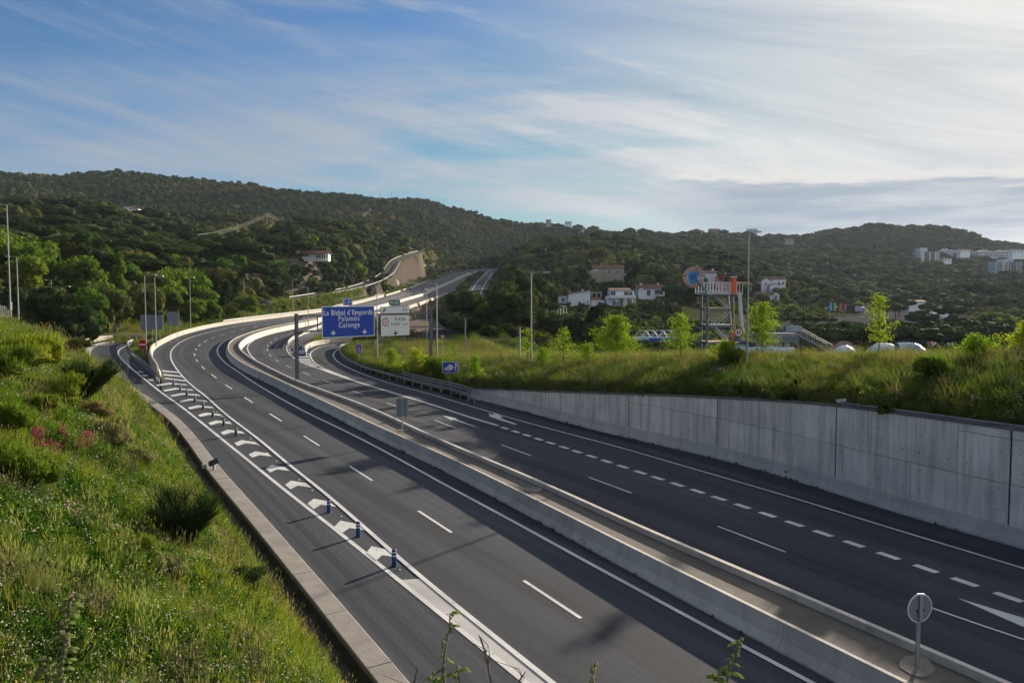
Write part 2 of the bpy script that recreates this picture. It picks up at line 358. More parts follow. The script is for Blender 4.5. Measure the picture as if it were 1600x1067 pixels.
LINR = settle(path_px(RL_PX, 0, 1.2, 3)); LIN2 = settle(path_px(R2_PX, 0, 1.2, 2.5)); LIN5 = settle(back_to(path_px(R1_PX, 0, 1.2, 3), 14))
GRAIL = settle(path_px(GR_PX, 0, 1.0, 2)); WALL = settle(back_to(path_px(WB_PX, 0, 1.2, 4), 6)); OFFL = settle(path_px(OL_PX, 0, 1.0, 2))

# ================================================================ terrain
def dist_path(X, Y, P, step=1):
    """signed distance (+ to the right of the path), station and z of the nearest point"""
    P = P[::step]; A = P[:-1, :2]; B = P[1:, :2]; AB = B - A; l2 = (AB ** 2).sum(1)
    s0 = np.concatenate([[0], np.cumsum(np.sqrt(l2))]); out_d = np.empty(X.size); out_s = np.empty(X.size); out_z = np.empty(X.size)
    x = X.ravel(); y = Y.ravel()
    for i in range(0, x.size, 4000):
        q = np.stack([x[i:i + 4000], y[i:i + 4000]], 1)[:, None, :]
        t = np.clip(((q - A) * AB).sum(2) / l2, 0, 1); C = A + t[..., None] * AB; e = q - C; dd = np.sqrt((e ** 2).sum(2)); j = dd.argmin(1); r = np.arange(len(j))
        cr = AB[j, 0] * (q[:, 0, 1] - A[j, 1]) - AB[j, 1] * (q[:, 0, 0] - A[j, 0])
        out_d[i:i + 4000] = np.where(cr > 0, -1, 1) * dd[r, j]; out_s[i:i + 4000] = s0[j] + t[r, j] * np.sqrt(l2[j]); out_z[i:i + 4000] = P[j, 2] + t[r, j] * (P[j + 1, 2] - P[j, 2])
    return out_d.reshape(X.shape), out_s.reshape(X.shape), out_z.reshape(X.shape)
# height control points: (column of the photograph, row, distance) ...
CT = [(-150, 293, 1250), (0, 287, 1250), (130, 285, 1250), (250, 284, 1250), (400, 298, 1250), (500, 312, 1280), (590, 320, 1300), (650, 324, 1320), (750, 346, 1380), (820, 366, 1450), (850, 371, 1500),
      (-150, 330, 750), (0, 330, 720), (130, 335, 760), (250, 340, 800), (450, 345, 850), (600, 352, 900), (700, 368, 950), (780, 383, 1000),
      (-100, 350, 430), (0, 352, 430), (60, 348, 430), (110, 345, 430), (180, 352, 450), (140, 368, 395), (60, 385, 320), (0, 395, 300), (0, 430, 200), (0, 475, 130), (-200, 440, 150), (-300, 400, 250),
      (240, 402, 350), (240, 440, 265), (240, 482, 200), (200, 505, 170), (100, 495, 150), (60, 515, 120), (300, 360, 560), (370, 352, 620), (400, 400, 400), (330, 430, 300), (420, 440, 310), (330, 470, 240), (410, 472, 290), (400, 490, 240),
      (490, 399, 380), (440, 372, 560), (560, 375, 560), (600, 392, 560), (500, 440, 340), (464, 465, 320), (519, 456, 360), (560, 447, 400), (605, 427, 465), (618, 408, 530), (658, 393, 635), (560, 465, 350), (600, 452, 400), (630, 436, 450), (640, 425, 520),
      (672, 395, 690), (700, 404, 740), (740, 415, 790), (790, 405, 760), (760, 400, 950), (700, 380, 950), (850, 395, 950),
      (800, 470, 350), (780, 445, 450), (800, 410, 600), (862, 396, 590), (930, 390, 760), (1000, 396, 760), (1080, 404, 760), (1180, 420, 700), (945, 440, 430), (905, 482, 320), (970, 480, 320), (1015, 466, 360), (1100, 458, 420), (1200, 458, 420), (1080, 486, 320), (1000, 500, 280),
      (870, 362, 1150), (930, 368, 1150), (980, 372, 1200), (1030, 378, 1250), (1100, 374, 1300), (1170, 374, 1300), (1250, 376, 1300), (1310, 368, 1300), (1360, 362, 1320), (1400, 361, 1350), (1450, 361, 1350), (1500, 371, 1300), (1560, 388, 1250), (1600, 400, 1200), (1700, 430, 1150),
      (1250, 415, 900), (1350, 418, 880), (1445, 414, 1000), (1520, 405, 1080), (1560, 436, 880), (1640, 440, 900), (1300, 455, 640), (1400, 460, 640), (1450, 466, 600), (1560, 462, 640), (1620, 470, 600)]
CW = [at(*c) for c in CT]
# ... and (column, height, distance) where the ground itself is hidden
CZ = [(0, 9, 85), (-250, 9.5, 60), (-500, 10, 40), (-900, 12, 30), (-600, 14, 100), (-500, 30, 300), (-500, 60, 700), (200, 2.5, 130), (300, 3.5, 200), (620, 1.0, 165), (700, 1.0, 185), (680, 2.0, 250), (690, 3.0, 330), (740, 4.0, 280), (800, 3, 150), (800, 4, 250), (860, 1, 150), (900, 0, 200), (1000, -2, 180), (1000, 0, 240), (1100, -2.5, 150), (1100, -2, 230),
      (1250, -3.5, 150), (1300, -4, 200), (1200, -3, 260), (1300, -3, 330), (1400, -3, 420), (1500, -3, 420), (1500, -5, 200), (1600, -5, 200), (1800, -5, 200), (1700, -4, 400), (1500, -3.5, 300), (2000, -5, 120), (2600, -5, 80), (1600, -3.5, 120), (1200, -3, 110), (900, 0, 110), (2400, 0, 600), (2200, 40, 1200), (-600, 180, 1300)]
CW += [atz(*c) for c in CZ]
for px in range(-400, 2300, 180):
    for dist, z in ((1900, None), (3000, None)):
        src = at(px, 0, 1); CW.append(Vector((src.x * dist, dist, (60 if dist > 2000 else 90))))
CW = np.array([tuple(c) for c in CW])
def uvw(x, y):
    r = np.hypot(x, y) + 8; return np.arctan2(x, y) * 2.6, np.log(r)
cu, cv = uvw(CW[:, 0], CW[:, 1])
def kern(r2): return np.sqrt(r2 + 0.012)
Kc = kern((cu[:, None] - cu) ** 2 + (cv[:, None] - cv) ** 2); nC = len(CW)
Am = np.zeros((nC + 3, nC + 3)); Am[:nC, :nC] = Kc + np.eye(nC) * -0.002; Am[:nC, nC] = 1; Am[:nC, nC + 1] = cu; Am[:nC, nC + 2] = cv; Am[nC:, :nC] = Am[:nC, nC:].T
zt_ = CW[:, 2] / (np.hypot(CW[:, 0], CW[:, 1]) + 60)     # interpolate slope seen from the camera's foot
Wt = np.linalg.solve(Am, np.concatenate([zt_, np.zeros(3)]))
def base_h(x, y):
    x = np.asarray(x, float); y = np.asarray(y, float); sh = x.shape; u, v = uvw(x.ravel(), y.ravel()); o = np.empty(u.size)
    for i in range(0, u.size, 20000):
        k = kern((u[i:i + 20000, None] - cu) ** 2 + (v[i:i + 20000, None] - cv) ** 2); o[i:i + 20000] = k @ Wt[:nC] + Wt[nC] + Wt[nC + 1] * u[i:i + 20000] + Wt[nC + 2] * v[i:i + 20000]
    return (o * (np.hypot(x.ravel(), y.ravel()) + 60)).reshape(sh)
def wobble(x, y):
    a = np.hypot(x, y) / 900.; a = np.clip(a - .25, 0, 1)
    return a * .55 * (9 * np.sin(x / 71. + 1.3 * np.sin(y / 93.)) * np.cos(y / 57. + .8 * np.sin(x / 111.)) + 4 * np.sin(x / 29. + y / 41.) + 3 * np.cos(x / 19. - y / 23.))
# side roads
SIDE = resample([at(340, 492, 262), at(406, 474, 285), at(464, 466.5, 320), at(519, 457.5, 360), at(560, 449, 400), at(590, 438, 435), at(606, 427, 465), at(614, 415, 505), at(622, 406.5, 545), at(643, 398, 600), at(660, 393, 635)], 3, 5)
SLIP = resample([at(728, 492, 262), at(741, 465, 330), at(751, 445, 410), at(760, 433, 500), at(768, 424, 620), at(772, 420, 720)], 3, 5)
UNDER = resample([atz(560, 0.9, 168), atz(640, 0.9, 170), atz(680, 1.2, 185), atz(668, 2.6, 260), atz(650, 3.2, 330), atz(600, 5.5, 390), atz(560, 12, 420)], 3, 6)
SLIPL = resample([onroad(595, 464.5), onroad(612, 456.5), onroad(646, 442), onroad(686, 426.5), onroad(705, 421)], 3, 5)
smed = arclen(MEDL)
MAINC = settle(offset(MEDL, 1.5))
s_main = arclen(MAINC)
s_br = near_s(MAINC, at(655, 470, 345))
FAR = MAINC[(MAINC[:, 1] > 95)]
sF = s_main[(MAINC[:, 1] > 95)]
CORR = []
for p, s in zip(FAR[::3], sF[::3]):
    if abs(s - s_br) > 9: CORR.append((p[0], p[1], p[2], 15.5 if s < s_br else 17.0))
for p in SIDE[::2]: CORR.append((*p, 4.5))
for p in SLIP[::2]: CORR.append((*p, 6.5))
for p in UNDER[::2]: CORR.append((*p, 5.5))
for p in SLIPL[::2]: CORR.append((*p, 5.0))
for p in LIN2[LIN2[:, 1] > 95][::3]: CORR.append((p[0] + 3.2, p[1], p[2], 6))
for p in LIN4[LIN4[:, 1] > 85][::3]: CORR.append((p[0] - 2, p[1], p[2], 5))
CORR = np.array(CORR)
def park_z(r): return -1.2 + (np.asarray(r) - 300) * .0275
def terr0(x, y):
    h = base_h(x, y) + wobble(x, y); sh = h.shape; x1 = x.ravel(); y1 = y.ravel(); h = h.ravel().copy()
    for i in range(0, x1.size, 8000):
        sl_ = slice(i, i + 8000); d = np.hypot(x1[sl_, None] - CORR[:, 0], y1[sl_, None] - CORR[:, 1]) - CORR[:, 3]; j = d.argmin(1); e = d[np.arange(len(j)), j]; z = CORR[j, 2] - .35
        w = sst(e / 16.0); h[sl_] = z * (1 - w) + h[sl_] * w
    c1 = 800 + FPX * x1 / (np.maximum(y1, 1) * CP); r1 = np.hypot(x1, y1); w = sst((c1 - 1190) / 70) * sst((1530 - c1) / 60) * sst((r1 - 282) / 22) * sst((462 - r1) / 30) * (y1 > 50)
    h = h * (1 - w) + (park_z(r1) - .3) * w
    return h.reshape(sh)
# retaining wall: its top edge read off the photograph
wtx = np.array([p[0] for p in WT_PX]); wty = np.array([p[1] for p in WT_PX])
def wall_top(P):
    Z = []
    for p in P:
        q = p - np.array([0, 0, EYE]); dep = q[1] * CP - q[2] * SP; px = 800 + FPX * q[0] / dep
        py = np.interp(px, wtx, wty); d = ray(px, py); Z.append(EYE + d[2] / d[1] * p[1])
    Z = np.array(Z); Z[P[:, 1] < 33] = Z[np.argmin(abs(P[:, 1] - 34))]
    return np.maximum(Z, P[:, 2] + .55)
WTOPZ = wall_top(WALL); w = np.exp(-.5 * (np.arange(-6, 7) / 3.) ** 2); w /= w.sum(); WTOPZ = np.convolve(np.pad(WTOPZ, 6, 'edge'), w, 'valid')
BANKL = np.vstack([WALL, GRAIL[2:]]); BANKL = resample(BANKL, 1.5, 2)      # foot line of the bank: wall, then guardrail
sB = arclen(BANKL); sW = arclen(WALL); sWmax = sW[-1]
topB = np.where(sB < sWmax, np.interp(sB, sW, WTOPZ) - .12, BANKL[:, 2] + .05)
k = np.exp(-.5 * (np.arange(-4, 5) / 2.) ** 2); k /= k.sum(); topB = np.convolve(np.pad(topB, 4, 'edge'), k, 'valid')
def bank_h(x, y, d, s, T):
    """d behind the wall face"""
    t = np.interp(s, sB, topB); cr = EYE - y * .0835; cr = np.clip(cr, t + .25, 7.2)
    far = sst((s - sWmax - 34) / 26); cr = cr * (1 - far) + (t + .4) * far
    h = t + (cr - t) * np.clip((d - .4) / 12.5, 0, 1) ** .85
    fall = sst((d - 17) / (14)); return h * (1 - fall) + T * fall
def hill_h(x, y, d, z0, T):
    """d left of the kerb's outer edge"""
    crest = 8.7 - 3.6 * sst((y - 74) / 30); up = np.maximum(crest - z0, .8) * (1 - .75 * sst((y - 92) / 26))
    h = z0 - .45 + (up + .45) * (1 - np.exp(-np.maximum(d - 1.45, 0) / 5.6)) * 1.12
    h = np.where(d < .75, z0, np.where(d < .95, z0 - .45 * (d - .75) / .2, np.where(d < 1.45, z0 - .45, h)))
    h = h + .22 * np.sin(x * .9 + y * .33) * np.clip((d - 3) / 4, 0, 1) + .16 * np.cos(x * 1.7 - y * .9) * np.clip((d - 3) / 4, 0, 1)
    w = sst((d - 20) / 16); return h * (1 - w) + T * w
def terrain(x, y):
    T = terr0(x, y)
    x = np.asarray(x, float); y = np.asarray(y, float); near = (np.hypot(x, y) < 190)
    if near.any():
        xn, yn = x[near], y[near]; Tn = T[near]
        dk, sk, zk = dist_path(xn, yn, KERB, 2); dl = -dk
        db, sb, zb = dist_path(xn, yn, BANKL, 1); db = db * 1.0
        # BANKL runs away from the camera, so its right-hand side is behind the wall
        left = (dl > 0) & (yn < 150); hz = hill_h(xn, yn, dl, zk, Tn)
        endk = sst((KERB_END - sk) / 6.0)
        Tn = np.where(left & (sk < KERB_END), np.minimum(hz, hz) - .25 * (1 - sst((dl - 26) / 10)), Tn)
        right = (db > 0) & (sb < BANK_END); bz = bank_h(xn, yn, db, sb, Tn)
        Tn = np.where(right, bz - .3 * (1 - sst((db - 24) / 8)) - 7.0 * (1 - sst((db - 1.5) / 3.5)) * (sb < sWmax + 3), Tn)
        road = (dl <= 0.5) & (db <= .5) & (yn < 112)
        Tn = np.where(road, np.minimum(zroad(xn, yn) - .4, 99), Tn); T = T.copy(); T[near] = Tn
    return T
KERB_END = arclen(KERB)[-1] - 1; BANK_END = sB[-1] - 1
print('geometry lines ready', len(KERB), len(MEDL), len(BANKL))

# ground sheet
ang = np.linspace(R(-66), R(66), 400); rr = np.concatenate([np.linspace(4, 150, 110), np.geomspace(152, 900, 170)[0:], np.geomspace(915, 4200, 60)])
AG, RG = np.meshgrid(ang, rr); GX = RG * np.sin(AG); GY = RG * np.cos(AG); GZ = terrain(GX, GY)
def grid_faces(nr, nc):
    i = np.arange(nr * nc).reshape(nr, nc); return np.stack([i[:-1, :-1], i[:-1, 1:], i[1:, 1:], i[1:, :-1]], -1).reshape(-1, 4)
gm = mat('ground_scrub', (.040, .052, .020), 1.0, spec=0.0, col2=(.075, .075, .032), vscale=.16, bump=1.0, bscale=.5)
def rocky(m):
    """bare weathered rock shows through where the ground is steep"""
    nt = m.node_tree; N = nt.nodes; L = nt.links; b = N['Principled BSDF']; src = b.inputs['Base Color'].links[0].from_socket; g = N.new('ShaderNodeNewGeometry'); sp_ = N.new('ShaderNodeSeparateXYZ'); L.new(g.outputs['True Normal'], sp_.inputs[0])
    tc = N.new('ShaderNodeTexCoord'); mp = N.new('ShaderNodeMapping'); L.new(tc.outputs['Object'], mp.inputs[0]); mp.inputs['Scale'].default_value = (.35, .35, .12); t = N.new('ShaderNodeTexNoise'); L.new(mp.outputs[0], t.inputs['Vector']); t.inputs['Detail'].default_value = 8; t.inputs['Roughness'].default_value = .65
    ad = N.new('ShaderNodeMath'); ad.operation = 'MULTIPLY_ADD'; L.new(t.outputs[0], ad.inputs[0]); ad.inputs[1].default_value = -.22; L.new(sp_.outputs[2], ad.inputs[2]); r = N.new('ShaderNodeMapRange'); L.new(ad.outputs[0], r.inputs[0]); r.inputs[1].default_value = .60; r.inputs[2].default_value = .70; r.inputs[3].default_value = 1; r.inputs[4].default_value = 0
    c = N.new('ShaderNodeMix'); c.data_type = 'RGBA'; L.new(t.outputs[0], c.inputs[0]); c.inputs[6].default_value = (.055, .043, .036, 1); c.inputs[7].default_value = (.17, .145, .12, 1); x = N.new('ShaderNodeMix'); x.data_type = 'RGBA'; L.new(r.outputs[0], x.inputs[0]); L.new(src, x.inputs[6]); L.new(c.outputs[2], x.inputs[7]); L.new(x.outputs[2], b.inputs['Base Color'])
rocky(gm)
go = mesh_obj('ground', np.stack([GX, GY, GZ], -1).reshape(-1, 3), grid_faces(len(rr), len(ang)), gm, smooth=True); tag(go, kind='structure')
# left-hand slope between the ramp and the crest
def sheet(P, offs, fn, name, material, side, smooth=True):
    rows = []
    for o in offs:
        Q = offset(P, side * o); rows.append(Q)
    A = np.stack(rows, 1); X, Y = A[..., 0], A[..., 1]; Z = fn(X, Y); V = np.stack([X, Y, Z], -1).reshape(-1, 3)
    F4 = grid_faces(A.shape[0], A.shape[1]); 
    if side > 0: F4 = F4[:, ::-1]
    return mesh_obj(name, V, F4, material, smooth=smooth), A
def fn_hill(X, Y):
    d, s, z = dist_path(X, Y, KERB, 1); return hill_h(X, Y, -d, z, terr0(X, Y))
Kh = KERB[arclen(KERB) < KERB_END - 2]
soil = mat('meadow_soil', (.035, .05, .015), 1.0, spec=0.0, col2=(.095, .085, .04), vscale=.9, bump=.7, bscale=4)
def terr_hill_sheet():
    # a Cartesian grid clipped to the slope avoids folds where the kerb bends
    xs = np.arange(-90, 26, .8); ys = np.arange(-6, 118, .8); X, Y = np.meshgrid(xs, ys); d, s, z = dist_path(X, Y, KERB, 1); dl = -d
    H = hill_h(X, Y, dl, z, terr0(X, Y)); ok = (dl > 1.2) & (dl < 38) & (s < KERB_END - 1)
    F4 = grid_faces(*X.shape); keep = ok.ravel()[F4].all(1); o = mesh_obj('grass_slope', np.stack([X, Y, H], -1).reshape(-1, 3), F4[keep], soil, smooth=True)
    return tag(o, kind='structure')
terr_hill_sheet()
conc_d = mat('ditch_concrete', (.075, .07, .06), .9, var=.35, vscale=1.5, bump=.4, bscale=12)  # dark tone puts the shadow of ditch and kerb face into the colour
conc_k = mat('kerb_concrete', (.30, .27, .24), .9, var=.22, vscale=1.1, bump=.5, bscale=20)
ko = MB().sweep(Kh, [(-.02, .10), (-.73, .08), (-.76, -.6), (-.02, -.3)]).build('kerb_strip', conc_d); tag(ko, kind='structure')
sK = arclen(Kh)[-1]; kq = 0
while kq < sK - 1:      # cast lengths with open joints, none quite level with the next
    Q = cut(Kh, kq + .012, min(kq + 4, sK) - .012) + np.array([0, 0, RNG.uniform(-.012, .012)]); MB().sweep(offset(Q, RNG.uniform(-.012, .012)), [(0, -.1), (0, .13), (-.03, .15), (-.72, .13), (-.75, .10), (-.75, -.1)]).build('kerb_length', conc_k, ko); kq += 4
do = MB().sweep(offset(Kh, -.772), [(0, -.02), (-.03, -.44), (-.35, -.48), (-.62, -.40), (-.66, -.50), (-.35, -.8), (0, -.8)]).build('drainage_ditch', conc_d); tag(do, kind='structure')
# right-hand bank above the wall
def bank_sheet():
    xs = np.arange(-50, 110, .9); ys = np.arange(4, 150, .9); X, Y = np.meshgrid(xs, ys); d, s, z = dist_path(X, Y, BANKL, 1)
    H = bank_h(X, Y, d, s, terr0(X, Y)); ok = (d > .9) & (d < 33) & (s < BANK_END - 1) & (s > 1)
    F4 = grid_faces(*X.shape); keep = ok.ravel()[F4].all(1); o = mesh_obj('grass_bank', np.stack([X, Y, H], -1).reshape(-1, 3), F4[keep], soil, smooth=True); tag(o, kind='structure')
    P = BANKL[1:-1]; s1 = sB[1:-1]; MBb = MB(); rows = []
    A = []
    for o_ in (.28, .6, 1.0, 1.5, 2.1):
        Q = offset(P, o_); Q[:, 2] = bank_h(Q[:, 0], Q[:, 1], np.full(len(Q), o_), s1, np.zeros(len(Q))); A.append(Q)
    A = np.stack(A, 1); e = mesh_obj('bank_edge', A.reshape(-1, 3), grid_faces(A.shape[0], 5)[:, ::-1], soil, smooth=True); tag(e, kind='structure')
bank_sheet()

# ================================================================ road surfaces
def asphalt(name, base, seed):
    m = bpy.data.materials.new(name); m.use_nodes = True; nt = m.node_tree; N = nt.nodes; L = nt.links; b = N['Principled BSDF']
    b.inputs['Specular IOR Level'].default_value = .12
    uv = N.new('ShaderNodeUVMap'); uv.uv_map = 'UVMap'
    def nz(sx, sy, detail, seed_, vec=None, sc=1.0):
        mp = N.new('ShaderNodeMapping'); L.new(vec or uv.outputs[0], mp.inputs[0]); mp.inputs['Scale'].default_value = (sx, sy, 1); mp.inputs['Location'].default_value = (seed_, seed_ * 2, 0)
        t = N.new('ShaderNodeTexNoise'); L.new(mp.outputs[0], t.inputs['Vector']); t.inputs['Scale'].default_value = sc; t.inputs['Detail'].default_value = detail; t.inputs['Roughness'].default_value = .6; return t.outputs[0]
    def rng(v, a, b_, lo, hi):
        r = N.new('ShaderNodeMapRange'); L.new(v, r.inputs[0]); r.inputs[1].default_value = a; r.inputs[2].default_value = b_; r.inputs[3].default_value = lo; r.inputs[4].default_value = hi; return r.outputs[0]
    streak = nz(.62, .012, 3, seed); patch = nz(.12, .05, 5, seed + 3); tc = N.new('ShaderNodeTexCoord'); grain = nz(1, 1, 2, 0, tc.outputs['Object'], 26.0); grit = nz(1, 1, 0, 5, tc.outputs['Object'], 9.0)
    def mul(a, c):
        k = N.new('ShaderNodeMath'); k.operation = 'MULTIPLY'; L.new(a, k.inputs[0]); L.new(c, k.inputs[1]); return k.outputs[0]
    f = mul(mul(rng(streak, .35, .65, .68, 1.30), rng(patch, .3, .7, .84, 1.16)), mul(rng(grain, .25, .75, .72, 1.28), rng(grit, .3, .7, .92, 1.08)))
    mx = N.new('ShaderNodeMix'); mx.data_type = 'RGBA'; mx.blend_type = 'MULTIPLY'; mx.inputs[0].default_value = 1; mx.inputs[6].default_value = (*base, 1); cb = N.new('ShaderNodeCombineColor')
    for i in range(3): L.new(f, cb.inputs[i])
    L.new(cb.outputs[0], mx.inputs[7]); L.new(mx.outputs[2], b.inputs['Base Color']); L.new(rng(streak, .3, .7, .85, .98), b.inputs['Roughness'])
    if name == 'asphalt':      # lighter colour beyond the bend paints in the sheen of grazing sun
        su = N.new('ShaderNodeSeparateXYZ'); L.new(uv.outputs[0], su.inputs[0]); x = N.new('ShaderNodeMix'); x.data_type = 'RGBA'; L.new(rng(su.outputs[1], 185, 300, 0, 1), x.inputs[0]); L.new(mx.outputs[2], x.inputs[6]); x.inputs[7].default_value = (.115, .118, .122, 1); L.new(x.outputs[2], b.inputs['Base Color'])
    bp = N.new('ShaderNodeBump'); bp.inputs['Strength'].default_value = .5; bp.inputs['Distance'].default_value = .01; L.new(grain, bp.inputs['Height']); L.new(bp.outputs[0], b.inputs['Normal'])
    return m
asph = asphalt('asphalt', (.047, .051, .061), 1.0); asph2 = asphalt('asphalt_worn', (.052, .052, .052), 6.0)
def strip(name, A, B, material, nc=8, onr=True, kind='structure'):
    n = max(len(A), len(B)); 
    def rs(P):
        s = arclen(P); t = np.linspace(0, s[-1], n); return np.stack([np.interp(t, s, P[:, k]) for k in range(3)], 1)
    A = rs(A); B = rs(B); t = np.linspace(0, 1, nc + 1)[None, :, None]; V = A[:, None] * (1 - t) + B[:, None] * t
    if onr: V[..., 2] = zroad(V[..., 0], V[..., 1])
    F4 = grid_faces(n, nc + 1); P = V.reshape(-1, 3); a, b, c = P[F4[0, 0]], P[F4[0, 1]], P[F4[0, 2]]
    if np.cross(b - a, c - a)[2] < 0: F4 = F4[:, ::-1]
    o = mesh_obj(name, P, F4, material, smooth=True); uvl = o.data.uv_layers.new(name='UVMap')
    w = np.linalg.norm(B - A, axis=1)[:, None] * np.linspace(0, 1, nc + 1)[None]; s = np.repeat(arclen(A)[:, None], nc + 1, 1); UV = np.stack([w, s], -1).reshape(-1, 2)
    uvl.data.foreach_set('uv', UV[F4.ravel()].astype(np.float32).ravel()); return tag(o, kind=kind)
n_cut = int(np.argmin(np.hypot(LIN4[:, 0] - onroad(251, 612.5)[0], LIN4[:, 1] - onroad(251, 612.5)[1])))
DIV = resample(np.vstack([LIN4[:n_cut:2], BARL[::3]]), 1.2, 1.5)
MEDLb = offset(MEDL, -.36); MEDRb = offset(MEDR, .30)
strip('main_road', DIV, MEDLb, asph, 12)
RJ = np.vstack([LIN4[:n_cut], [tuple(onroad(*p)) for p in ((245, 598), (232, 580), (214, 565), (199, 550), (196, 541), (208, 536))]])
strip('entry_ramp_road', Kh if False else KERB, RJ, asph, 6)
# right-hand carriageway: near part as far as the wall, then the main line and the off-ramp
WALLf = WALL.copy()
medR_full = np.vstack([MEDRb, offset(MEDL, 1.15)[near_idx:] if False else np.zeros((0, 3))])
i0 = int(np.argmin(np.linalg.norm(MEDL[:, :2] - MEDR[-1, :2], axis=1)))
MEDRX = resample(np.vstack([MEDRb[:-2], offset(MEDL, 1.5)[i0 + 4:]]), 1.2, 2.5)      # foot of the median on the right-hand side, to the far end
iR = int(np.argmin(np.hypot(MEDRX[:, 0] - onroad(480, 600)[0], MEDRX[:, 1] - onroad(480, 600)[1])))
split = near_s(LIN2, onroad(537.5, 589)); LN2 = LIN2[arclen(LIN2) > split]; LN2n = LIN2[arclen(LIN2) <= split]
RN = back_to(np.vstack([resample([onroad(1600, 925), onroad(1427, 880), onroad(1186, 800), onroad(990, 735), onroad(854, 690)], 1.2), LN2n]), 8)   # lane line between through lanes and exit lane
RN = settle(resample(RN, 1.2, 3))
# near part: median to lane line, lane line to wall / guardrail foot
iM = int(np.argmin(np.hypot(MEDRX[:, 0] - RN[-1, 0] - 0, MEDRX[:, 1] - RN[-1, 1] + 10)))
RO = np.vstack([WALL, GRAIL]); RO = settle(resample(RO, 1.2, 2))
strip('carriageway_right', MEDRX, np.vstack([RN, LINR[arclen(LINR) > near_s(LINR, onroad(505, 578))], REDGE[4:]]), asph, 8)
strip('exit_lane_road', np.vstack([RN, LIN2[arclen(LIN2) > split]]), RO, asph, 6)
# hatched nose between through lanes and the off-ramp
GA = LINR[(arclen(LINR) > near_s(LINR, onroad(505, 578)) - 2) & (LINR[:, 1] < 160)]; GB = LIN2[arclen(LIN2) > split - 3]
strip('nose_road', GA, GB, asph2, 4)
REB = REDGE
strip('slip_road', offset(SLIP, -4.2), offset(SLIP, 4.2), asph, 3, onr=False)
strip('side_road', offset(SIDE, -3.2), offset(SIDE, 3.2), asph2, 3, onr=False)
strip('underpass_road', offset(UNDER, -4), offset(UNDER, 4), asph2, 3, onr=False)
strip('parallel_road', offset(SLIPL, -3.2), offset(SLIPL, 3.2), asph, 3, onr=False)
# plaza of asphalt where the ramps meet the local roads
def patch(name, px, z_off=0.0, material=None):
    o = MB().poly([onroad(*p) + Vector((0, 0, z_off)) for p in px]).build(name, material or asph2); return tag(o, kind='structure')
# ================================================================ barriers, wall, paint
OB = bpy.data.objects
m_conc = mat('barrier_concrete', (.33, .30, .265), .85, var=.16, vscale=.9, bump=.35, bscale=14)
def stained(name, base, dark, streak=1.0, rust=True):
    """cast concrete: cloudy panels, vertical run-off streaks, tie holes"""
    m = bpy.data.materials.new(name); m.use_nodes = True; nt = m.node_tree; N = nt.nodes; L = nt.links; b = N['Principled BSDF']; b.inputs['Roughness'].default_value = .85; b.inputs['Specular IOR Level'].default_value = .2
    tc = N.new('ShaderNodeTexCoord')
    def nz(sc, detail, loc=(0, 0, 0), vec=None):
        mp = N.new('ShaderNodeMapping'); L.new(tc.outputs['Object'], mp.inputs[0]); mp.inputs['Scale'].default_value = sc; mp.inputs['Location'].default_value = loc
        t = N.new('ShaderNodeTexNoise'); L.new(mp.outputs[0], t.inputs['Vector']); t.inputs['Scale'].default_value = 1; t.inputs['Detail'].default_value = detail; t.inputs['Roughness'].default_value = .6; return t.outputs[0]
    def rng(v, a, b_, lo, hi):
        r = N.new('ShaderNodeMapRange'); L.new(v, r.inputs[0]); r.inputs[1].default_value = a; r.inputs[2].default_value = b_; r.inputs[3].default_value = lo; r.inputs[4].default_value = hi; return r.outputs[0]
    def mul(a, c):
        k = N.new('ShaderNodeMath'); k.operation = 'MULTIPLY'; L.new(a, k.inputs[0]); L.new(c, k.inputs[1]); return k.outputs[0]
    oi = N.new('ShaderNodeObjectInfo')
    f = mul(mul(rng(nz((.5, .5, .5), 6), .3, .7, .78, 1.16), rng(nz((2.6, 2.6, .16), 5, (3, 1, 2)), .45, .75, 1.05, 1 - .38 * streak)), rng(oi.outputs['Random'], 0, 1, .90, 1.10))
    f = mul(f, rng(nz((9, 9, 9), 3), .3, .7, .93, 1.07))
    mx = N.new('ShaderNodeMix'); mx.data_type = 'RGBA'; L.new(f, mx.inputs[0]); mx.inputs[6].default_value = (*dark, 1); mx.inputs[7].default_value = (*base, 1); mx.clamp_factor = False
    last = mx.outputs[2]
    if rust:
        r = N.new('ShaderNodeMix'); r.data_type = 'RGBA'; L.new(rng(nz((1.1, 1.1, .05), 4, (7, 3, 0)), .66, .74, 0, .6), r.inputs[0]); L.new(last, r.inputs[6]); r.inputs[7].default_value = (.10, .062, .04, 1); last = r.outputs[2]
    L.new(last, b.inputs['Base Color'])
    bp = N.new('ShaderNodeBump'); bp.inputs['Strength'].default_value = .35; bp.inputs['Distance'].default_value = .02; L.new(nz((6, 6, 6), 6), bp.inputs['Height']); L.new(bp.outputs[0], b.inputs['Normal'])
    return m
m_wall = stained('wall_concrete', (.78, .69, .60), (.19, .16, .13), 1.35)
m_barr = stained('median_concrete', (.56, .51, .44), (.10, .09, .075), .5, False)
m_white_barr = mat('pale_barrier_concrete', (.38, .34, .29), .85, var=.18, vscale=.6, bump=.3, bscale=10)
JERSEY = [(-.34, -.05), (-.34, .06), (-.17, .34), (-.10, .80), (.10, .80), (.17, .34), (.34, .06), (.34, -.05)]
def segmented(P, prof, root, name, material, seg, gap, nmax, start=0.0):
    L_ = arclen(P)[-1]; s = start; k = 0
    while s < L_ - .6 and k < nmax:
        e = min(s + seg, L_); MB().sweep(cut(P, s + gap / 2, e - gap / 2), prof).build(name, material, root); s = e; k += 1
    if s < L_ - .6:
        o = MB().sweep(cut(P, s + gap / 2, L_), prof).build('far_' + name, material, root)
iend = int(np.argmax(MEDL[:, 1] > 700)) or len(MEDL)
ML = MEDL[:iend]
